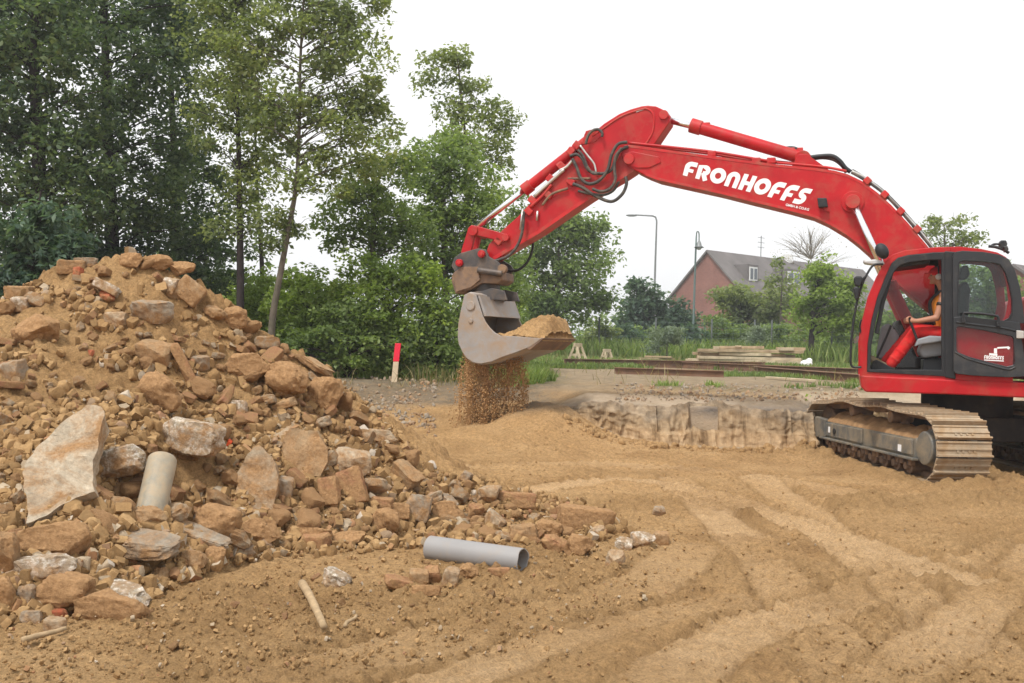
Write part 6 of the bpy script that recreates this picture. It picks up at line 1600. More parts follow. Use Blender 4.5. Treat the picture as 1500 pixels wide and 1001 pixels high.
def plant(name, label, cat, group, d, trunk, blobs, leaf, lsize, bark='bark', r0=0.12, seed=1, dens=1.0, clump=0.42, limbs=True, aspect=0.55, base_z=None, ddep=None, droop=0.35, twigs=0, crown_name='crown', keep=1.0):
    """trunk: pixel points from the ground up; blobs: (px, py, rx, ry, leaves, depth shift) in pixels"""
    rg = np.random.default_rng(seed); rr_ = random.Random(seed)
    lsize = lsize * 0.90; dens = dens * (1.0 if leaf == 'dark' else 1.15)
    k = d / FPX
    tp = [P(x, y, d) for x, y in trunk]
    gz = float(terrain(np.array([tp[0].x]), np.array([tp[0].y]), False)[0]) if base_z is None else base_z
    tp[0] = Vector((tp[0].x, tp[0].y, gz - 0.1))
    root = empty(name, (tp[0].x, tp[0].y, gz)); tag(root, label, cat, group)
    inv = -Vector((tp[0].x, tp[0].y, gz))
    T = smooth_pts(tp, 6)
    mb = MB(); n = len(T)
    mb.tube([p + inv for p in T], [r0 * (1 - 0.86 * i / (n - 1)) * (1.25 if i == 0 else 1) for i in range(n)], 9, cap=False)
    cen = []
    for bl in blobs:
        px, py, rx, ry, nl = bl[:5]; ds = bl[5] if len(bl) > 5 else 0.0
        c = np.array(P(px, py, d + ds)); kk = (d + ds) / FPX
        R = np.array([rx * kk, (ddep or 0.8) * 0.5 * (rx + ry) * kk, ry * kk])
        cr = clump * (0.55 + 0.02 * d)
        nc = max(3, int(nl * dens / 80))
        for _ in range(nc):
            v = rg.normal(size=3); v /= np.linalg.norm(v); v *= rg.random() ** 0.42
            q = c + v * R * 1.02
            if q[2] < gz + 0.15: q[2] = gz + 0.15 + rg.random() * 0.3
            m = int(80 * rg.uniform(0.35, 1.65))
            rr2 = cr * rg.uniform(0.55, 1.35)
            pts = q + np.tanh(rg.normal(size=(m, 3)) * 0.75) * 1.35 * rr2 * np.array([0.56, 0.56, 0.36])
            cen.append((q, pts))
    for q, pts in cen:
        if limbs and rr_.random() < 0.6:
            qv = Vector(q); best = None
            hor = lambda p: math.hypot(p.x - qv.x, p.y - qv.y)
            cand = [p for p in T if p.z < qv.z - 0.25 * hor(p)]
            j = max(range(len(cand)), key=lambda i: cand[i].z) if cand else 0
            p = cand[j] if cand else T[0]
            fi = T.index(p) / (n - 1); rb = max(0.008, d * 0.00035, r0 * (1 - 0.86 * fi) * 0.42)
            rb = min(rb, 0.006 * (qv - p).length + max(0.012, d * 0.0004))
            mid = p.lerp(qv, 0.5) + Vector((rr_.uniform(-.2, .2), rr_.uniform(-.2, .2), 0.08 * (qv - p).length))
            mb.tube([p + inv, p.lerp(mid, .5) + Vector((0, 0, 0.02)) + inv, mid + inv, mid.lerp(qv, .5) + Vector((rr_.uniform(-.1, .1), rr_.uniform(-.1, .1), rr_.uniform(-.05, .1))) + inv, qv + inv], [rb, rb * .85, rb * .65, rb * .5, rb * .25], 5, cap=False)
            for _ in range(twigs):
                e = qv + Vector((rr_.gauss(0, .5), rr_.gauss(0, .5), rr_.uniform(.1, .9))) * clump * 1.6
                mb.tube([mid + inv, mid.lerp(e, .5) + inv + Vector((0, 0, .1)), e + inv], [rb * .5, rb * .35, rb * .12], 4, cap=False)
    mb.build('trunk', MAT[bark], root, smooth=True)
    allp = np.concatenate([p for _, p in cen]) + np.array(inv)
    allp[:, 2] = np.maximum(allp[:, 2], 0.02)
    if keep < 1: allp = allp[rg.random(len(allp)) < keep]
    V, F = leaf_quads(allp, lsize, rg, droop, aspect)
    link_mesh(crown_name, np_mesh(crown_name, V, F), LEAF[leaf], root)
    return root
GW = 'trees of the wood behind the heap'
# the slender pale tree before the wood
plant('slender_tree', 'slender pale trunked tree with airy crown leaning in front of the wood', 'tree', None, 21, [(395, 515), (399, 470), (408, 415), (421, 345), (434, 270), (438, 190), (440, 90), (446, -20), (452, -120)],
      [(430, 40, 105, 85, 3000), (505, 70, 60, 80, 1500), (520, 150, 55, 60, 1200), (470, 180, 75, 60, 1500), (545, 215, 36, 36, 380), (570, 190, 28, 30, 240), (400, 165, 55, 60, 1300), (490, 250, 60, 34, 700), (425, 260, 50, 36, 600), (405, 320, 34, 40, 380), (445, 330, 32, 34, 260), (440, -70, 110, 70, 2500), (535, 20, 40, 50, 600), (365, 90, 50, 60, 1000), (560, 100, 26, 40, 260), (480, 225, 40, 40, 350)],
      'olive', 0.125, 'bark', 0.082, seed=3, clump=0.40, twigs=1)
plant('dark_tree', 'dark leafed tree with black trunk at the photo\'s left edge', 'tree', None, 21, [(62, 520), (58, 380), (57, 220), (50, 100), (55, -40), (60, -160)],
      [(60, 40, 110, 90, 4200), (20, 200, 90, 100, 3200), (110, 150, 75, 90, 2300), (70, 300, 100, 70, 2800), (-30, 100, 80, 120, 1800), (70, -70, 120, 70, 2500), (20, 370, 90, 60, 2200), (125, 250, 60, 70, 1300)],
      'dark', 0.15, 'bark_dark', 0.20, seed=11, clump=0.5)
plant('dark_tree', 'tall dark tree standing over the summit of the heap', 'tree', None, 23.5, [(168, 520), (166, 400), (160, 250), (156, 120), (150, -40), (150, -160)],
      [(190, 50, 110, 90, 4200), (190, 170, 100, 85, 3700), (200, 280, 95, 80, 3500), (130, 340, 80, 70, 2400), (240, 350, 80, 70, 2600), (190, -60, 130, 60, 2300), (180, 420, 120, 60, 2800)],
      'dark', 0.15, 'bark_dark', 0.2, seed=12, clump=0.52)
plant('dark_tree', 'dark dense tree between the summit and the slender pale tree', 'tree', None, 26, [(262, 530), (260, 400), (256, 250), (250, 100), (250, -80)],
      [(262, 90, 70, 85, 2500), (275, 220, 70, 80, 2900), (285, 320, 75, 70, 2900), (270, 410, 90, 60, 2800), (320, 390, 55, 70, 1700), (255, -20, 80, 60, 1500), (330, 455, 60, 50, 1500)],
      'dark', 0.15, 'bark_dark', 0.17, seed=13, clump=0.5)
plant('leafy_tree', 'lighter olive tree with straight trunk beside the dark dense tree', 'tree', None, 22, [(352, 520), (352, 400), (350, 250), (347, 100), (345, -60)],
      [(335, 40, 65, 85, 2200), (320, 140, 60, 60, 1700), (345, 210, 50, 60, 1300), (352, 290, 36, 50, 700), (370, 90, 45, 80, 1200), (330, -40, 80, 60, 1600), (300, 60, 45, 70, 900), (335, 345, 34, 30, 420)],
      'olive', 0.12, 'bark_dark', 0.10, seed=14, clump=0.42)
plant('thin_tree', 'thin dark stem with few leaves just left of the slender tree', 'tree', None, 24, [(386, 520), (384, 400), (378, 300), (374, 200), (374, 90)],
      [(375, 160, 40, 70, 900), (380, 270, 26, 50, 340), (385, 350, 22, 40, 220), (390, 420, 26, 40, 300)], 'mid', 0.11, 'bark_dark', 0.07, seed=15)
plant('dark_tree', 'pale green bough covered tree filling the upper left corner', 'tree', None, 25, [(-40, 520), (-40, 300), (-30, 100), (-20, -80)],
      [(0, 60, 90, 100, 2200), (-30, 250, 90, 120, 2400), (100, 20, 70, 60, 1400), (230, 10, 80, 50, 1500)], 'blue', 0.15, 'bark_dark', 0.17, seed=16)
plant('elder_shrub', 'spreading shrub with lighter leaf sprays behind the heap\'s left shoulder', 'shrub', None, 15.2, [(40, 560), (44, 450), (50, 350), (60, 280)],
      [(30, 330, 60, 44, 900), (85, 345, 46, 40, 700), (60, 390, 70, 40, 1100), (105, 395, 36, 34, 500), (10, 410, 50, 40, 800), (60, 300, 40, 20, 250)], 'blue', 0.15, 'bark_dark', 0.06, seed=17, clump=0.36, droop=0.6, aspect=0.4)
# the tall feathery tree and the bushy ones under it
plant('feathery_tree', 'tall thin feathery tree rising above the bushes behind the stick', 'tree', None, 28, [(690, 520), (686, 420), (684, 320), (683, 230), (676, 140), (668, 70)],
      [(655, 100, 36, 26, 420), (690, 115, 42, 34, 620), (712, 160, 34, 30, 480), (660, 150, 34, 28, 420), (690, 195, 40, 40, 620), (726, 205, 26, 30, 300), (660, 205, 36, 26, 300), (735, 175, 18, 22, 150), (640, 90, 22, 18, 150), (700, 250, 40, 40, 700), (722, 235, 20, 22, 160), (670, 78, 18, 12, 90), (625, 125, 12, 16, 60)],
      'olive', 0.14, 'bark', 0.085, seed=21, clump=0.42, twigs=1)
GB = 'bushy trees behind the stick and bucket'
plant('bushy_tree', 'tallest bushy tree directly left of the feathery tree', 'tree', GB, 26, [(655, 520), (652, 420), (650, 300), (655, 220)],
      [(640, 250, 44, 44, 1700), (690, 270, 48, 60, 2300), (655, 320, 55, 50, 2300), (710, 330, 36, 60, 1500), (640, 370, 60, 44, 2200), (700, 400, 50, 50, 2100), (720, 440, 40, 60, 1500), (740, 400, 30, 50, 800), (665, 200, 30, 24, 500)], 'mid', 0.14, 'bark', 0.13, seed=22, clump=0.48)
plant('bushy_tree', 'rounded green tree with open left edge above the bright bushes', 'tree', GB, 24, [(545, 520), (545, 400), (550, 300), (560, 230)],
      [(555, 260, 56, 40, 1100), (520, 300, 44, 36, 800), (580, 310, 56, 44, 1200), (540, 345, 60, 34, 1100), (610, 350, 50, 44, 1100), (498, 330, 24, 22, 330), (580, 225, 40, 26, 600), (505, 285, 22, 16, 180)], 'mid', 0.135, 'bark', 0.11, seed=23, clump=0.45)
plant('bushy_tree', 'broad tree right of the stick before the grey street lamp', 'tree', GB, 49, [(815, 515), (815, 430), (820, 340)],
      [(830, 330, 48, 28, 1600), (862, 340, 32, 26, 900), (800, 370, 50, 40, 2000), (855, 385, 42, 40, 1700), (880, 385, 18, 18, 240), (810, 430, 56, 40, 2200), (865, 435, 32, 40, 1300), (770, 420, 36, 50, 1500), (800, 470, 60, 34, 1800), (872, 325, 14, 14, 130), (780, 345, 30, 26, 500)], 'mid', 0.25, 'bark', 0.2, seed=24, clump=0.52)
plant('spire_tree', 'small pointed tree peeping over the stick\'s lower end', 'tree', None, 36, [(752, 510), (752, 400), (752, 280)], [(752, 290, 14, 26, 380), (756, 330, 24, 36, 900), (750, 380, 30, 40, 900)], 'mid', 0.17, 'bark', 0.08, seed=25)
GS = 'shrubs along the edge of the wood'
for i, (dd, tr, bl, lf, ls, lab) in enumerate([
  (22.5, (455, 545), [(455, 420, 56, 34, 1500), (425, 450, 50, 44, 1600), (490, 450, 50, 44, 1600), (455, 480, 70, 40, 1700), (440, 525, 60, 24, 1200)], 'bright', .12, 'sunny bright green shrub just right of the slender tree\'s stem'),
  (22.0, (570, 545), [(560, 400, 56, 34, 1500), (600, 420, 50, 40, 1600), (530, 420, 40, 40, 1200), (570, 460, 80, 46, 2500), (625, 405, 26, 24, 400), (580, 510, 60, 40, 1600)], 'bright', .12, 'large bright green shrub in the middle below the rounded green tree'),
  (22.0, (640, 545), [(640, 450, 44, 40, 1400), (655, 495, 40, 40, 1300), (620, 500, 50, 40, 1400), (640, 530, 50, 22, 1100), (668, 525, 26, 22, 500)], 'mid', .115, 'green shrub immediately left of the bucket'),
  (21.6, (510, 548), [(500, 490, 60, 40, 1700), (545, 505, 50, 36, 1400), (460, 510, 50, 36, 1300), (525, 460, 40, 30, 800), (520, 534, 66, 18, 1300), (470, 536, 40, 16, 700)], 'mid', .115, 'dark green shrub low at the wood\'s edge behind the red topped stake'),
  (23.0, (385, 545), [(385, 440, 36, 50, 1300), (400, 490, 44, 40, 1300), (360, 470, 40, 50, 1400), (420, 525, 50, 26, 900)], 'bright', .12, 'yellow green shrub at the foot of the slender tree'),
  (23.5, (310, 530), [(300, 440, 50, 50, 1500), (340, 480, 50, 40, 1400), (260, 430, 50, 40, 1200)], 'dark', .13, 'dark shrub in shade behind the heap\'s right skyline'),
  (23.0, (190, 530), [(180, 400, 80, 34, 1500), (110, 410, 60, 34, 1200), (30, 430, 60, 40, 1200), (230, 410, 40, 30, 700)], 'dark', .13, 'dark undergrowth shrub right behind the summit of the heap'),
  (25.0, (700, 535), [(700, 470, 50, 44, 1500), (745, 480, 40, 40, 1200), (720, 510, 60, 24, 1000), (700, 525, 40, 16, 500)], 'mid', .14, 'green shrub hidden behind the tilting bucket coupler'),
]):
    plant('green_shrub', lab, 'shrub', GS, dd, [tr, (tr[0], tr[1] - 50), (tr[0] + 3, tr[1] - 90)], bl, lf, ls, 'bark_dark', 0.05, seed=30 + i, clump=0.34, limbs=True, base_z=None)
# beyond the site: right half
plant('conical_tree', 'small dark conical tree at the grey street lamp\'s foot', 'tree', None, 62, [(940, 500), (938, 450), (936, 405)],
      [(936, 418, 14, 16, 420), (938, 440, 24, 20, 900), (950, 465, 40, 26, 1900), (985, 455, 26, 20, 800), (995, 475, 34, 24, 1300), (925, 475, 26, 24, 900), (960, 440, 20, 14, 400)], 'blue', 0.30, 'bark', 0.12, seed=51, clump=0.42)
plant('olive_tree', 'greyish olive tree in front of the brick house', 'tree', None, 60, [(1088, 505), (1088, 460), (1090, 420)],
      [(1072, 432, 22, 20, 700), (1078, 450, 30, 26, 1300), (1120, 446, 34, 26, 1500), (1085, 475, 44, 26, 1800), (1130, 470, 30, 26, 900), (1136, 425, 9, 14, 150)], 'olive', 0.29, 'bark', 0.15, seed=52, clump=0.40)
plant('olive_tree', 'yellowish tree with dark trunk left of the excavator cab', 'tree', None, 48, [(1188, 512), (1190, 470), (1194, 430), (1203, 380)],
      [(1207, 392, 16, 16, 420), (1200, 415, 28, 22, 1000), (1222, 430, 30, 30, 1200), (1182, 448, 24, 22, 700), (1240, 455, 26, 34, 1000), (1205, 465, 36, 22, 900), (1250, 425, 16, 20, 300)], 'bright', 0.24, 'bark_dark', 0.16, seed=53, clump=0.36)
plant('loose_tree', 'loose pale green tree standing before the far house roof', 'tree', None, 58, [(1143, 505), (1144, 450), (1146, 400)], [(1146, 400, 22, 20, 500), (1132, 420, 18, 18, 400), (1160, 440, 22, 26, 600), (1110, 425, 14, 16, 260)], 'olive', 0.24, 'bark', 0.09, seed=59, clump=0.36, keep=0.65, twigs=1)
plant('bare_tree', 'nearly bare twiggy tree showing over the far house roof', 'tree', None, 78, [(1195, 500), (1192, 430), (1188, 380)],
      [(1185, 362, 52, 24, 1500), (1215, 375, 40, 22, 1100), (1160, 365, 28, 20, 700), (1190, 345, 34, 10, 500)], 'dry', 0.10, 'bark_pale', 0.13, seed=54, clump=0.5, twigs=5, keep=0.12)
plant('leafy_tree', 'loose yellow green tree top showing above the cab roof', 'tree', None, 42, [(1385, 520), (1385, 420), (1383, 330)],
      [(1375, 335, 24, 18, 520), (1400, 328, 20, 14, 300), (1412, 345, 18, 16, 300), (1390, 355, 36, 20, 700), (1362, 325, 12, 8, 90), (1425, 350, 10, 14, 100), (1385, 400, 60, 40, 1700)], 'olive', 0.17, 'bark', 0.15, seed=55, clump=0.36, keep=0.6, twigs=1)
plant('leafy_tree', 'green tree seen through the cab windows', 'tree', None, 40, [(1350, 520), (1348, 470), (1345, 420)],
      [(1335, 440, 40, 36, 1600), (1370, 455, 40, 40, 1600), (1320, 480, 50, 30, 1500), (1425, 420, 50, 44, 2000), (1430, 470, 60, 34, 1600), (1470, 440, 40, 40, 1300)], 'mid', 0.19, 'bark', 0.14, seed=56, clump=0.38)
GH = 'bushes along the mesh fence'
for i, (x, y, rx, ry, lf, nn, lab) in enumerate([
  (880, 490, 26, 24, 'olive', 900, 'yellow green bush at the left end of the mesh fence'), (915, 492, 24, 18, 'blue', 700, 'dull green bush right of the fence\'s first post'), (945, 488, 30, 22, 'mid', 900, 'mid green bush under the small conical tree'),
  (1010, 492, 30, 18, 'blue', 800, 'blue green bush between conical tree and brick gable'), (1048, 488, 30, 22, 'mid', 900, 'green bush before the brick gable wall'), (1085, 495, 30, 16, 'mid', 700, 'low bush in front of the greyish olive tree'),
  (1135, 490, 30, 22, 'mid', 900, 'green bush between the two trees before the house'), (1170, 495, 28, 24, 'bright', 900, 'fresh green bush at the dark trunk of the yellowish tree'), (1215, 500, 34, 24, 'bright', 1100, 'fresh green bush nearest the excavator cab'), (1250, 490, 26, 40, 'mid', 1200, 'tall bush right beside the excavator cab front')]):
    plant('fence_bush', lab, 'bush', GH, 53 + (i % 3) * 2, [(x, 520), (x, 505), (x + 1, 495)], [(x, y, rx, ry, nn), (x - rx * .5, y + 8, rx * .6, ry * .7, nn // 3), (x + rx * .5, y + 6, rx * .6, ry * .8, nn // 3)], lf, 0.24, 'bark_dark', 0.05, seed=70 + i, clump=0.30, limbs=False)
plant('silvery_bush', 'silvery grey willow like bush left of the plank stack', 'bush', None, 45, [(977, 522), (977, 505), (977, 492)], [(976, 500, 26, 14, 1500), (985, 492, 16, 8, 500), (958, 508, 14, 10, 400)], 'silver', 0.19, 'bark', 0.04, seed=90, clump=0.26, limbs=False, aspect=0.22, droop=-0.6)
plant('silvery_bush', 'silvery grey bush behind the plank stack', 'bush', None, 49, [(1112, 520), (1112, 500), (1112, 490)], [(1110, 495, 22, 12, 1000), (1104, 488, 12, 8, 300)], 'silver', 0.19, 'bark', 0.04, seed=91, clump=0.26, limbs=False, aspect=0.22, droop=-0.6)
def far_wood():
    rg = np.random.default_rng(77); X = []; 
    for x0, x1, dd, yt, n in ((-260, 480, 34, 440, 16000), (-260, 480, 30, 395, 9000), (440, 830, 58, 468, 14000), (860, 1660, 125, 484, 12000)):
        for _ in range(n // 60):
            px = rg.uniform(x0, x1); top = yt + 14 * math.sin(px * 0.045) + 9 * math.sin(px * 0.11 + 1)
            py = rg.uniform(top, 522); d_ = dd * rg.uniform(0.96, 1.06); c = np.array(P(px, py, d_))
            X.append(c + rg.normal(size=(60, 3)) * np.array([.55, .5, .38]) * (dd / 34.0))
    pts = np.concatenate(X); pts[:, 2] = np.maximum(pts[:, 2], 0.8)
    V, F = leaf_quads(pts, 1.0, rg, 0.3, 0.6)
    big = np.repeat((pts[:, 1] > 80)[:, None], 4, 1).ravel()
    c4 = np.repeat(pts, 4, 0); V = c4 + (V - c4) * np.where(big, 0.8, 0.24)[:, None]
    tag(link_mesh('far_wood', np_mesh('far_wood', V, F), LEAF['mid']), 'continuous green thicket closing the view behind the trees', 'wood', kind='stuff')
far_wood()

# ------------------------------------------------------------------ grass and weeds
def grass():
    rg = np.random.default_rng(5)
    def blades(x, y, h, lean=0.35, wid=0.012):
        n = len(x); z = terrain(x, y, True)
        a = rg.uniform(0, 2 * PI, n); dx, dy = np.cos(a), np.sin(a)
        hh = h * rg.uniform(0.45, 1.3, n); w = wid * rg.uniform(.7, 1.5, n)
        lx = rg.normal(0, lean, n) * hh; ly = rg.normal(0, lean, n) * hh
        b0 = np.stack([x - dx * w, y - dy * w, z - 0.02], -1); b1 = np.stack([x + dx * w, y + dy * w, z - 0.02], -1)
        m0 = np.stack([x + lx * .4 - dx * w * .7, y + ly * .4 - dy * w * .7, z + hh * .6], -1); m1 = np.stack([x + lx * .4 + dx * w * .7, y + ly * .4 + dy * w * .7, z + hh * .6], -1)
        t = np.stack([x + lx, y + ly, z + hh], -1)
        t2 = t + np.stack([dx * w * .25, dy * w * .25, hh * 0], -1)
        V = np.stack([b0, b1, m1, m0, t2, t], 1).reshape(-1, 3); i = np.arange(n)[:, None] * 6
        F = np.concatenate([i + np.array([0, 1, 2, 3]), i + np.array([3, 2, 4, 5])])
        return V, F
    def scatter(n, x0, x1, y0, y1, thr=0.45):
        x = rg.uniform(x0, x1, n); y = y0 + (y1 - y0) * rg.random(n) ** 1.3
        h, c, g, *_ = terrain(x, y, False, True)
        k = g + 0.2 * vn2(x * 2, y * 2, 60) > thr; return x[k], y[k]
    V1, F1 = [], []; off = 0
    for n, box, h, w in ((60000, (0, 14, 19.5, 34), 0.11, 0.011), (40000, (0, 24, 32, 60), 0.15, 0.02), (22000, (-8, 1.2, 21.0, 24), 0.30, 0.012), (18000, (0, 30, 47, 62), 0.85, 0.03)):
        x, y = scatter(n, *box); V, F = blades(x, y, h, 0.35, w); V1.append(V); F1.append(F + off); off += len(V)
    tag(link_mesh('grass', np_mesh('grass', np.concatenate(V1), np.concatenate(F1)), LEAF['grass']), 'patchy green grass on the bank top and before the fence', 'grass', kind='stuff')
    x = np.concatenate([rg.uniform(-4.5, 0.2, 900), rg.uniform(1, 14, 1200), rg.uniform(1.5, 16, 1500)]); y = np.concatenate([rg.uniform(20.5, 22.5, 900), rg.uniform(22, 44, 1200), rg.uniform(42, 50, 1500)])
    k = vn2(x * 0.8, y * 0.8, 66) > 0.05; x, y = x[k], y[k]; V, F = blades(x, y, 0.34, 0.6, 0.007)
    tag(link_mesh('dry_weeds', np_mesh('dry_weeds', V, F), LEAF['dry']), 'dry straw coloured weed stalks along the edge of the site', 'weeds', kind='stuff')
    # a green tuft seen between cab and crawler
    q = P(1325, 581, 17.6); x = rg.normal(q.x, .45, 900); y = rg.normal(19.3, .2, 900)
    z = terrain(x, y, False); pts = np.stack([x, y, z + rg.uniform(0, .22, 900)], -1)
    V, F = leaf_quads(pts, 0.085, rg, -0.2, 0.5)
    o = link_mesh('leafy_weed', np_mesh('leafy_weed', V, F), LEAF['bright']); tag(o, 'green leafy weed patch on the bank behind the crawler track', 'weed', kind='stuff')
grass()

# ------------------------------------------------------------------ houses
def proj(p):
    q = (p[0] * CR + (p[2] - CAMZ) * SR) / p[1], (-p[0] * SR + (p[2] - CAMZ) * CR) / p[1]
    return 750 + FPX * q[0], 500.5 - FPX * q[1]
def house(name, label, ridge_a, ridge_b, half, eave, base, dormers, chimneys, windows=()):
    a, b = Vector(ridge_a), Vector(ridge_b); d = (b - a); d.z = 0; Ln = d.length; d.normalize(); g = Vector((d.y, -d.x, 0))
    if g.y > 0: g = -g      # g points to the side seen
    root = empty(name, (a.x, a.y, base)); tag(root, label, 'house'); o_ = Vector((a.x, a.y, base))
    zr = a.z - base; ze = eave - base
    def W_(u, s, z): return d * u + g * s + Vector((0, 0, z))
    sec = [(half, 0), (half, ze), (0, zr), (-half, ze), (-half, 0)]
    mb = MB(); mb.prism([W_(0, s, z) for s, z in sec], [W_(Ln, s, z) for s, z in sec]); mb.build('wall', MAT['brick'], root)
    k = (zr - ze) / half; ov = 0.45; th = 0.22
    for s in (1, -1):
        q = [(0, zr + 0.03), (s * (half + ov), ze - k * ov + 0.03), (s * (half + ov), ze - k * ov + 0.03 + th), (0, zr + 0.03 + th)]
        m = MB(); m.prism([W_(-0.25, a_, z) for a_, z in q], [W_(Ln + 0.25, a_, z) for a_, z in q]); rf = m.build('roof', MAT['roof'], root)
        if s == 1: roof = rf
    for tx, ty, wd in dormers:
        # slide the dormer along the roof to where the photograph shows it
        def u_of(tx, s, zz):
            best = min(range(0, int(Ln * 10)), key=lambda q: abs(tx - proj(o_ + W_(q / 10, s, zz))[0])); return best / 10
        s0 = half * 0.62; zc = zr - k * s0; u = u_of(tx, s0, zc)
        m = MB(); ctr = W_(u, s0 - 1.0, zc + 0.75); R = Matrix((d, g, Vector((0, 0, 1)))).transposed()
        m.box(ctr, (wd + 0.5, 2.4, 1.9), R); dm = m.build('dormer', MAT['roof'], root)
        f = MB(); f.box(W_(u, s0 + 0.24, zc + 0.80), (wd, 0.10, 1.35), R); wf = f.build('window', MAT['whiteframe'], root)
        pn = MB(); n = max(2, int(wd / 1.0))
        for i in range(n): pn.box(W_(u - wd / 2 + wd * (i + .5) / n, s0 + 0.30, zc + 0.80), (wd / n - 0.22, 0.04, 1.05), R)
        pn.build('pane', MAT['windowpane'], wf)
    for u, z, wd in windows:
        R = Matrix((d, g, Vector((0, 0, 1)))).transposed()
        f = MB(); f.box(W_(u, half + 0.03, z), (wd, 0.10, 1.4), R); wf = f.build('window', MAT['whiteframe'], root)
        MB().box(W_(u, half + 0.09, z), (wd - .3, 0.04, 1.1), R).build('pane', MAT['windowpane'], wf)
    for u in chimneys:
        R = Matrix((d, g, Vector((0, 0, 1)))).transposed()
        MB().box(W_(u, 0.4, zr + 0.2), (1.0, 0.7, 1.5), R).build('chimney', MAT['brick'], root)
    return root, d, g, roof
ra = P(1037, 370, 100); rb = P(1262, 402, 120); rb.z = ra.z
hs_, hd_, hg_, hroof = house('brick_house', 'long red brick terrace house with dark roof and plain gable', ra, rb, 4.6, 6.3, 0.8, [(1100, 411, 1.3), (1159, 419, 2.1), (1220, 425, 2.1)], [])
m = MB(); q = hd_ * 9 + Vector((0, 0, ra.z - 0.8)); m.tube([q, q + Vector((0, 0, 2.4))], 0.04, 6)
for z in (1.2, 1.7, 2.2): m.tube([q + hd_ * -0.6 + Vector((0, 0, z)), q + hd_ * 0.6 + Vector((0, 0, z))], 0.025, 6)
m.build('roof_aerial', MAT['post'], hs_)
m = MB(); q = hd_ * 14 + Vector((0, 0, ra.z - 0.8)); m.box(q + Vector((0, 0, 0.35)), (0.9, 0.9, 0.9)); m.build('chimney', MAT['whiteframe'], hs_)
m = MB(); q2 = hd_ * 22 + Vector((0, 0, ra.z - 0.8)); m.tube([q + hd_ * 0.6 + Vector((0, 0, 0.8)), q2 + Vector((0, 0, 0.8)), q2], 0.05, 6); m.build('roof_rail', MAT['whiteframe'], hs_)
r1 = P(1486, 392, 70); r2 = P(1640, 392, 84); r2.z = r1.z
house('grey_house', 'grey roofed house glimpsed at the right edge behind the cab', r1, r2, 4.0, 4.6, 0.8, [], [], [(3, 3.2, 1.2), (7, 3.2, 1.2)])

# ------------------------------------------------------------------ street lamps, fence
def zg(p): return float(terrain(np.array([p.x]), np.array([p.y]), False)[0])
d_ = 75; b = P(957, 500, d_); zb = zg(b); root = empty('street_lamp', (b.x, b.y, zb)); tag(root, 'tall grey street lamp with long flat curved arm', 'street lamp')
def rl(px, py, d_, o): p = P(px, py, d_); return p - o
o_ = Vector((b.x, b.y, zb)); t = P(961, 319, d_)
MB().tube([Vector((0, 0, 0)), Vector((0, 0, 2.2)), Vector((0, 0, 2.25)), rl(959.5, 400, d_, o_), rl(962, 324, d_, o_), rl(960.5, 318.5, d_, o_), rl(956, 316.5, d_, o_), rl(930, 315, d_, o_)], [0.10, 0.10, 0.075, 0.075, 0.06, 0.06, 0.06, 0.05], 10).build('pole', MAT['lampgrey'], root, smooth=True)
MB().ell(rl(925, 315.8, d_, o_), (0.42, 0.16, 0.09), 12, 8).build('lamp_head', MAT['lampgrey'], root, smooth=True)
d_ = 60; b = P(1015, 500, d_); zb = zg(b); o_ = Vector((b.x, b.y, zb)); root = empty('street_lamp', o_); tag(root, 'green street lamp with hanging bell shade beside the brick gable', 'street lamp')
MB().tube([Vector((0, 0, 0)), Vector((0, 0, 1.4)), Vector((0, 0, 1.45)), rl(1019, 372, d_, o_), rl(1020, 346, d_, o_)], [0.10, 0.10, 0.07, 0.055, 0.045], 10).build('pole', MAT['greenlamp'], root, smooth=True)
MB().tube(smooth_pts([rl(1020, 348, d_, o_), rl(1020.5, 341, d_, o_), rl(1022.5, 339.5, d_, o_), rl(1024, 343, d_, o_), rl(1024, 354, d_, o_)], 5), 0.035, 8).build('lamp_arm', MAT['greenlamp'], root, smooth=True)
c = rl(1024, 360, d_, o_); MB().tube([c + Vector((0, 0, 0.3)), c + Vector((0, 0, 0.15)), c + Vector((0, 0, -0.02)), c + Vector((0, 0, -0.12))], [0.05, 0.12, 0.17, 0.30], 16).build('lamp_shade', MAT['lampgrey'], root, smooth=True)
MB().ell(c + Vector((0, 0, -0.14)), (0.16, 0.16, 0.12)).build('lamp_glass', MAT['lamp'], root, smooth=True)
# mesh fence
fpx = [877, 960, 1042, 1105, 1130, 1218, 1300]
d_ = 50; b0 = P(877, 515, d_); root = empty('mesh_fence', (b0.x, b0.y, 0)); tag(root, 'green wire mesh fence on thin posts behind the plank stack', 'fence')
pts = []
for i, x in enumerate(fpx):
    dd = 50 - 0.0 * i; p = P(x, 510, dd); z = zg(p); pts.append(Vector((p.x, p.y, z)))
for x in (780, 1400, 1520): 
    p = P(x, 510, 50); pts.append(Vector((p.x, p.y, zg(p))))
pts.sort(key=lambda p: p.x)
for p in pts: q = p - Vector((b0.x, b0.y, 0)); MB().tube([q - Vector((0, 0, .1)), q + Vector((0, 0, 2.05))], 0.045, 8).build('post', MAT['post'], root, smooth=True)
wm = MB()
for p, q in zip(pts[:-1], pts[1:]):
    p, q = p - Vector((b0.x, b0.y, 0)), q - Vector((b0.x, b0.y, 0)); n = int((q - p).length / 0.3)
    for k in range(1, n): a = p.lerp(q, k / n); wm.tube([a + Vector((0, 0, .05)), a + Vector((0, 0, 1.9))], 0.006, 3, cap=False)
    for k in range(8): wm.tube([p + Vector((0, 0, .1 + k * .25)), q + Vector((0, 0, .1 + k * .25))], 0.006, 3, cap=False)
wm.build('wire_mesh', MAT['greenlamp'], root)

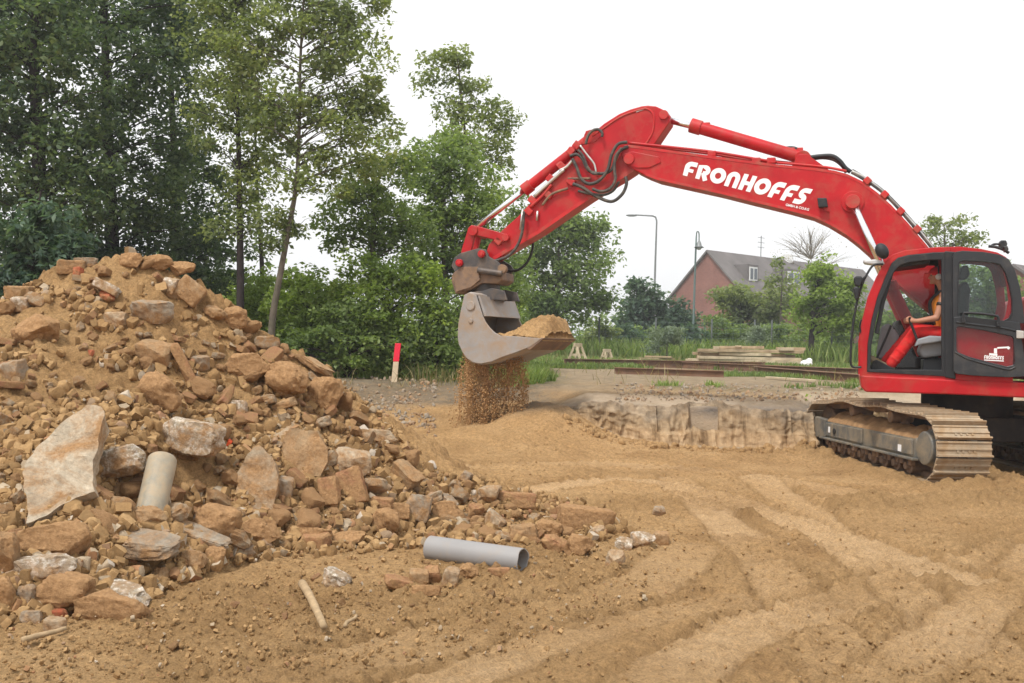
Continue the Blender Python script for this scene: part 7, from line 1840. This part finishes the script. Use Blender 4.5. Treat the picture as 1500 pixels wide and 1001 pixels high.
# ------------------------------------------------------------------ things lying about the site
def GU(px, py):
    """upper ground, further out than G() looks"""
    r = ray(px, py); ts = np.arange(12, 90, 0.05); z = CAMZ + r[2] * ts; s = terrain(r[0] * ts, ts, False)
    k = np.nonzero(z <= s)[0]; t = ts[k[0]] if len(k) else 60.0
    return Vector((r[0] * t, t, CAMZ + r[2] * t))
# red topped stake
q = GU(577, 559); root = empty('survey_stake', q); tag(root, 'wooden stake with a red painted top at the wood\'s edge', 'stake')
kk = q.y / FPX; lean = Vector((5 * kk, 0, 0)); H = 56 * kk
MB().prism([Vector((x, y, -0.1)) for x, y in ((-.06, -.03), (.06, -.03), (.06, .03), (-.06, .03))], [Vector((x, y, H * .52)) + lean * .52 for x, y in ((-.055, -.03), (.055, -.03), (.055, .03), (-.055, .03))]).build('stake_shaft', MAT['stakewood'], root, bevel=.005)
MB().prism([Vector((x, y, H * .52 + .002)) + lean * .52 for x, y in ((-.06, -.034), (.06, -.034), (.06, .034), (-.06, .034))], [Vector((x, y, H)) + lean for x, y in ((-.06, -.034), (.06, -.034), (.06, .034), (-.06, .034))]).build('painted_top', MAT['stakered'], root, bevel=.006)
# trestles
def trestle(px, py, wpx, hpx, label, rz, dd=None):
    q = GU(px, py); q = Vector(q) if dd is None else P(px, py, dd); q.z = zg(q); k = q.y / FPX; h = hpx * k; w = wpx * k
    root = empty('sawhorse', q, rz); tag(root, label, 'sawhorse')
    MB().bar((-w * .55, 0, h), (w * .55, 0, h), 0.10, 0.14).build('top_beam', MAT['wood2'], root, bevel=.008)
    for sx in (-1, 1):
        for sy in (-1, 1):
            MB().bar((sx * w * .42, sy * .05, h - .08), (sx * w * .5, sy * h * .42, 0), 0.07, 0.09).build('leg', MAT['wood2'], root, bevel=.006)
        MB().bar((sx * w * .455, -h * .27, h * .4), (sx * w * .455, h * .27, h * .4), 0.03, 0.09).build('brace', MAT['wood2'], root, bevel=.004)
trestle(846, 527, 22, 24, 'pale wooden sawhorse right of the soil filled bucket', rad(62), 40)
trestle(889, 516, 12, 14, 'small far wooden sawhorse beside the first fence post', rad(35), 44)
# stack of planks: every board its own thing
rp = random.Random(8)
q = GU(1092, 535); k = q.y / FPX
LB = ['board low in the plank stack', 'board in the middle of the plank stack', 'board on top of the plank stack']
n = 0
for lay, (y, x0, x1, nb) in enumerate([(533, 1006, 1172, 4), (527, 1008, 1182, 4), (521.5, 1012, 1180, 4), (516, 1010, 1182, 4), (511.5, 1045, 1135, 3), (511, 1140, 1182, 2)]):
    for j in range(nb):
        xs0 = x0 + rp.uniform(-6, 14) + (0 if j else 0); xs1 = x1 + rp.uniform(-22, 4); 
        xs0 += rp.uniform(-4, 34) * (rp.random() < .6); xs1 -= rp.uniform(-6, 46) * (rp.random() < .5)
        a = P(xs0, y, q.y + j * 0.28 + rp.uniform(-.05, .05)); b = P(xs1, y, q.y + j * 0.28 + rp.uniform(-.05, .05)); zc = q.z + 0.14 + lay * 0.135 - (0.135 if lay == 5 else 0)
        a.y += rp.uniform(-.12, .12); b.y += rp.uniform(-.12, .12); a.z = zc + rp.uniform(-.015, .02); b.z = zc + rp.uniform(-.015, .05)
        c = (a + b) / 2; o = MB().bar(a - c, b - c, 0.25, 0.115).build('wooden_board', MAT['wood2' if rp.random() < .55 else 'wood'], None, bevel=.008)
        o.location = c; tag(o, 'long weathered ' + LB[min(2, lay // 2)] + ' by the mesh fence', 'board', 'boards ' + LB[min(2, lay // 2)][6:])
for x in (1040, 1150):
    for j, y in enumerate((536,)):
        a = P(x, y, q.y - .15); b = P(x, y, q.y + 1.2); a.z = b.z = q.z + 0.0; c = (a + b) / 2
        o = MB().bar(a - c, b - c, 0.12, 0.12).build('timber_bearer', MAT['wood'], None, bevel=.006); o.location = c
        tag(o, 'short timber bearer under the ' + ('left' if x < 1100 else 'right') + ' half of the plank stack', 'timber')
q = GU(968, 531)
for i, (x0, x1, y, dz) in enumerate([(936, 988, 527, .15), (940, 992, 530, .06), (945, 984, 524, .24), (955, 998, 536, 0.03)]):
    a = P(x0, y, q.y + i * .1); b = P(x1, y, q.y - i * .12); a.z = b.z = q.z + dz; c = (a + b) / 2
    o = MB().bar(a - c, b - c, 0.2, 0.07).build('wooden_board', MAT['wood'], None, bevel=.006); o.location = c
    tag(o, ['short grey board on the small pile left of the stack', 'second short board of the small pile left of the stack', 'topmost short board of the small pile left of the stack', 'loose short board lying before the small pile'][i], 'board', 'boards of the small pile')
# rusty beams on the ground
for i, (x0, y0, x1, y1, wd, hg, lab) in enumerate([(826, 537, 1120, 541, .3, .24, 'long rusty steel beam behind, lying left before the plank stack'), (900, 548, 1060, 553, .26, .16, 'shorter dark rusty beam lying in front at left'), (1000, 540, 1262, 552, .3, .22, 'long rusty steel beam running right towards the cab'), (1104, 547, 1262, 561, .34, .20, 'thick rusty beam nearest the excavator cab')]):
    a, b = GU(x0, y0), GU(x1, y1); a.z += hg * .5; b.z += hg * .5; c = (a + b) / 2; mb = MB(); dv = (b - a).normalized()
    a2, b2 = a - c, b - c; up = Vector((0, 0, 1))
    mb.bar(a2, b2, 0.03, hg); mb.bar(a2 + up * hg * .5, b2 + up * hg * .5, wd * .5, 0.025); mb.bar(a2 - up * hg * .48, b2 - up * hg * .48, wd * .5, 0.025)
    o = mb.build('rusty_beam', MAT['rustbeam'], None, bevel=.004); o.location = c; tag(o, lab, 'beam')
a, b = GU(1125, 556), GU(1192, 561); a.z += .05; b.z += .05; c = (a + b) / 2; o = MB().bar(a - c, b - c, .16, .05).build('wooden_board', MAT['wood2'], None, bevel=.005); o.location = c; tag(o, 'single pale board lying before the thick rusty beam', 'board')
for x0, y0, x1, y1, lab in ((903, 522, 962, 524, 'loose plank in the grass left of the small pile'), (1188, 545, 1258, 546, 'pale plank lying behind the thick rusty beam by the cab'), (860, 533, 940, 531, 'dark plank lying behind the long rusty beam at left')):
    a, b = GU(x0, y0), GU(x1, y1); b.y = a.y + 0.4 * (b.y - a.y) if abs(b.y - a.y) > 6 else b.y; b = P(x1, y1, b.y); b.z = a.z; a.z += .08; b.z += .10; c = (a + b) / 2
    o = MB().bar(a - c, b - c, .22, .07).build('wooden_board', MAT['wood2'], None, bevel=.005); o.location = c; tag(o, lab, 'board')
q = GU(1181, 538); m = MB(); m.ell((0, 0, .13), (.24, .2, .15), 14, 9); m.ell((.12, .02, .24), (.12, .1, .11)); o = m.build('plastic_bag', MAT['bag'], None, smooth=True); o.location = q; tag(o, 'small white plastic bag on the grass right of the plank stack', 'bag')
# grey plastic pipe with a broken end
pa = P(630, 803, G(630, 815).y - 0.05); pb = P(766, 822, G(766, 834).y - 0.05)
ga, gb = float(surf_at(pa.x, pa.y)), float(surf_at(pb.x, pb.y))
R0 = 18.0 * pa.y / FPX
def open_pipe(name, a, b, r0, r1, mat, th=0.008, seg=36, jag=0.0):
    d = (b - a); Ln = d.length; d.normalize(); x = d.cross(Vector((0, 0, 1))).normalized(); u = x.cross(d); mb = MB(); rg = random.Random(3)
    c = (a + b) / 2; rows = []
    st = [0, .02, .3, .6, .86, .9, .94, 1.0]
    rd = [1.03, 1.0, 1.0, 1.0, 1.0, 1.0, 1.03, 1.06]
    jg = [jag * (math.sin(k * 0.35 + 1) + 0.8 * math.sin(k * 0.8)) - (2.2 * jag if 20 < k < 25 else 0) for k in range(seg)]
    for inner in (0, 1):
        for t, f in zip(st, rd):
            r = (r0 + (r1 - r0) * t) * (f if r1 >= r0 else 1.0) - inner * th
            rows.append(mb.addv([a - c + d * (Ln * t + (jg[k] if t == 1.0 else 0)) + (x * math.cos(2 * PI * k / seg) + u * math.sin(2 * PI * k / seg)) * r for k in range(seg)]))
    n = len(st)
    for i in range(n - 1):
        for k in range(seg):
            k2 = (k + 1) % seg; mb.f.append([rows[i] + k, rows[i] + k2, rows[i + 1] + k2, rows[i + 1] + k]); mb.f.append([rows[n + i] + k, rows[n + i + 1] + k, rows[n + i + 1] + k2, rows[n + i] + k2])
    for k in range(seg):
        k2 = (k + 1) % seg; mb.f.append([rows[0] + k, rows[n] + k, rows[n] + k2, rows[0] + k2]); mb.f.append([rows[n - 1] + k, rows[n - 1] + k2, rows[2 * n - 1] + k2, rows[2 * n - 1] + k])
    o = mb.build(name, mat, None, angle=45); o.location = c; return o
o = open_pipe('plastic_pipe', pa, pb, R0, R0 * 0.98, MAT['pvc'], 0.008, 40, 0.003); tag(o, 'grey plastic drain pipe with broken end lying before the heap', 'pipe')
# upright grey pipe in the heap
q = G(228, 720); pt = P(238, 674, q.y - 0.02); pb2 = P(215, 776, q.y - 0.40); 
def stub(a, b, r, name, mat, label):
    c = (a + b) / 2; d = (b - a).normalized(); mb = MB(); st = [(-0.02, .72), (-0.012, .9), (0.0, .98), (0.03, 1.0)]
    L_ = (b - a).length
    mb.tube([a - c + d * t for t, _ in st] + [b - c], [r * f for _, f in st] + [r * 0.97], 32); o = mb.build(name, mat, None, smooth=True, angle=60); o.location = c; tag(o, label, 'pipe')
stub(pt, pb2, 21.0 * q.y / FPX, 'upright_pipe', MAT['concpipe'], 'thick grey round pipe stub standing upright in the heap\'s hollow')
q = G(335, 650); o = link_mesh('orange_fragment', rock_mesh('orange_fragment', 66, 'stone', 8, (9 * q.y / FPX, .06, 13 * q.y / FPX)), MAT['orange']); o.location = P(335, 650, q.y - .05); o.rotation_euler = (0.2, 0.5, 0.3); tag(o, 'bright orange fragment right of the white crusted oblong stone', 'fragment')
# sticks
for i, (x0, y0, x1, y1, r, mat, lab) in enumerate([(442, 868, 474, 934, 6.0, 'stick', 'pale wooden stick lying end on before the heap'), (505, 924, 522, 908, 3.0, 'stick', 'short grey brown stick right of the wooden stick'), (32, 948, 96, 930, 4.5, 'stick', 'flat weathered board splinter at the lower left'), (488, 580, 540, 590, 1.5, 'wood2', 'thin pale twig on the grey soil below the stake')]):
    a, b = G(x0, y0), G(x1, y1)
    k = a.y / FPX * r; a.z += k * 2.2; b.z += k * 2.2; c = (a + b) / 2; m = MB(); rg_ = random.Random(i)
    m.tube(smooth_pts([a - c, (a - c) * .4 + Vector((rg_.uniform(-.01, .01), 0, .004)), (b - c) * .4 + Vector((rg_.uniform(-.01, .01), 0, 0)), b - c], 4), [k * (1.1 - .03 * j + .04 * math.sin(j * 2.1)) for j in range(13)], 8)
    o = m.build('wooden_stick', MAT[mat], None, smooth=True); o.location = c; tag(o, lab, 'stick')
def debris():
    rg = random.Random(4); base = [rock_arrays(8800 + k, 'stone' if k % 2 else 'block', 2) for k in range(8)]; Vs, Fs, off = [], [], 0
    for kk_ in range(3300):
        x, y = rg.uniform(490, 1260), rg.uniform(553, 640)
        if kk_ > 2600: x, y = rg.uniform(840, 1260), rg.uniform(552, 588)
        elif kk_ > 1300:
            x, y = rg.uniform(490, 690), 553 + 75 * rg.random() ** 1.8
            if vn2(x * .03, y * .06, 700) < -.15 + .6 * rg.random() - .3: continue
        if x > 850 and y > 590: continue
        q = G(x, y)
        if q is None or q.y < 13.5 or 640 < x < 900: continue
        s = 0.02 + 0.07 * rg.random() ** 3
        Q, F = base[rg.randrange(8)]; R = np.array(Euler((rg.uniform(0, 6), rg.uniform(0, 6), rg.uniform(0, 6))).to_matrix())
        Vs.append((Q * np.array((1, .8, .6)) * s * .6) @ R.T + np.array((q.x, q.y, q.z + .01))); Fs.append(F + off); off += len(Q)
    me = np_mesh('gravel', np.concatenate(Vs), np.concatenate(Fs), True)
    tag(link_mesh('gravel', me, MAT['gravel']), 'grey and brown rubble crumbs strewn along the site\'s far edge', 'gravel', kind='stuff')
MAT['gravel'] = rubmat('grey_gravel', (0.30, 0.26, 0.21), (0.22, 0.18, 0.13), 0.45)
debris()
# ------------------------------------------------------------------ light
w = bpy.data.worlds.new('World'); SC.world = w; w.use_nodes = True
nt = w.node_tree; nt.nodes.clear()
sky = nt.nodes.new('ShaderNodeTexSky'); sky.sky_type = 'NISHITA'; sky.sun_disc = False
SUN_EL, SUN_AZ = rad(58), rad(215)
sky.sun_elevation = SUN_EL; sky.sun_rotation = SUN_AZ; sky.dust_density = 6.0; sky.air_density = 1.0; sky.ozone_density = 1.0
hs = nt.nodes.new('ShaderNodeHueSaturation'); hs.inputs['Saturation'].default_value = 0.06
nt.links.new(sky.outputs[0], hs.inputs['Color'])
cl = nt.nodes.new('ShaderNodeMix'); cl.data_type = 'RGBA'; cl.inputs[0].default_value = 0.75
cl.inputs[7].default_value = (11.6, 11.65, 11.7, 1)     # the even white cloud sheet
nt.links.new(hs.outputs[0], cl.inputs[6])
bg = nt.nodes.new('ShaderNodeBackground'); bg.inputs[1].default_value = 0.102
nt.links.new(cl.outputs[2], bg.inputs[0])
wo = nt.nodes.new('ShaderNodeOutputWorld'); nt.links.new(bg.outputs[0], wo.inputs[0])
sd = bpy.data.lights.new('sun', 'SUN'); sd.energy = 2.7; sd.angle = rad(10); sd.color = (1.0, 0.965, 0.91)
so = bpy.data.objects.new('sun', sd); COL.objects.link(so)
# sun stands behind the viewer, to the left
D = Vector((-math.sin(rad(35)) * math.cos(SUN_EL), -math.cos(rad(35)) * math.cos(SUN_EL), math.sin(SUN_EL)))
so.rotation_euler = D.to_track_quat('Z', 'Y').to_euler()
SC.view_settings.view_transform = 'Standard'; SC.view_settings.look = 'None'
SC.view_settings.exposure = 0.24; SC.view_settings.gamma = 1.0
SC.cycles.max_bounces = 10; SC.cycles.diffuse_bounces = 5; SC.cycles.transmission_bounces = 8; SC.cycles.transparent_max_bounces = 12
SC.cycles.use_denoising = True

# the day's thin white haze
hb_ = MB(); hb_.box((0, 318, 6.5), (1400, 760, 23)); hz = hb_.build('haze', None)
m, nt_, out_ = newmat('haze_air'); pv = N(nt_, 'ShaderNodeVolumePrincipled'); pv.inputs['Color'].default_value = (0.95, 0.97, 1, 1); pv.inputs['Density'].default_value = 0.0012; pv.inputs['Anisotropy'].default_value = 0.3
nt_.links.new(pv.outputs[0], out_.inputs['Volume']); hz.data.materials.append(m); tag(hz, 'thin white haze filling the air over the site', 'haze', kind='stuff')
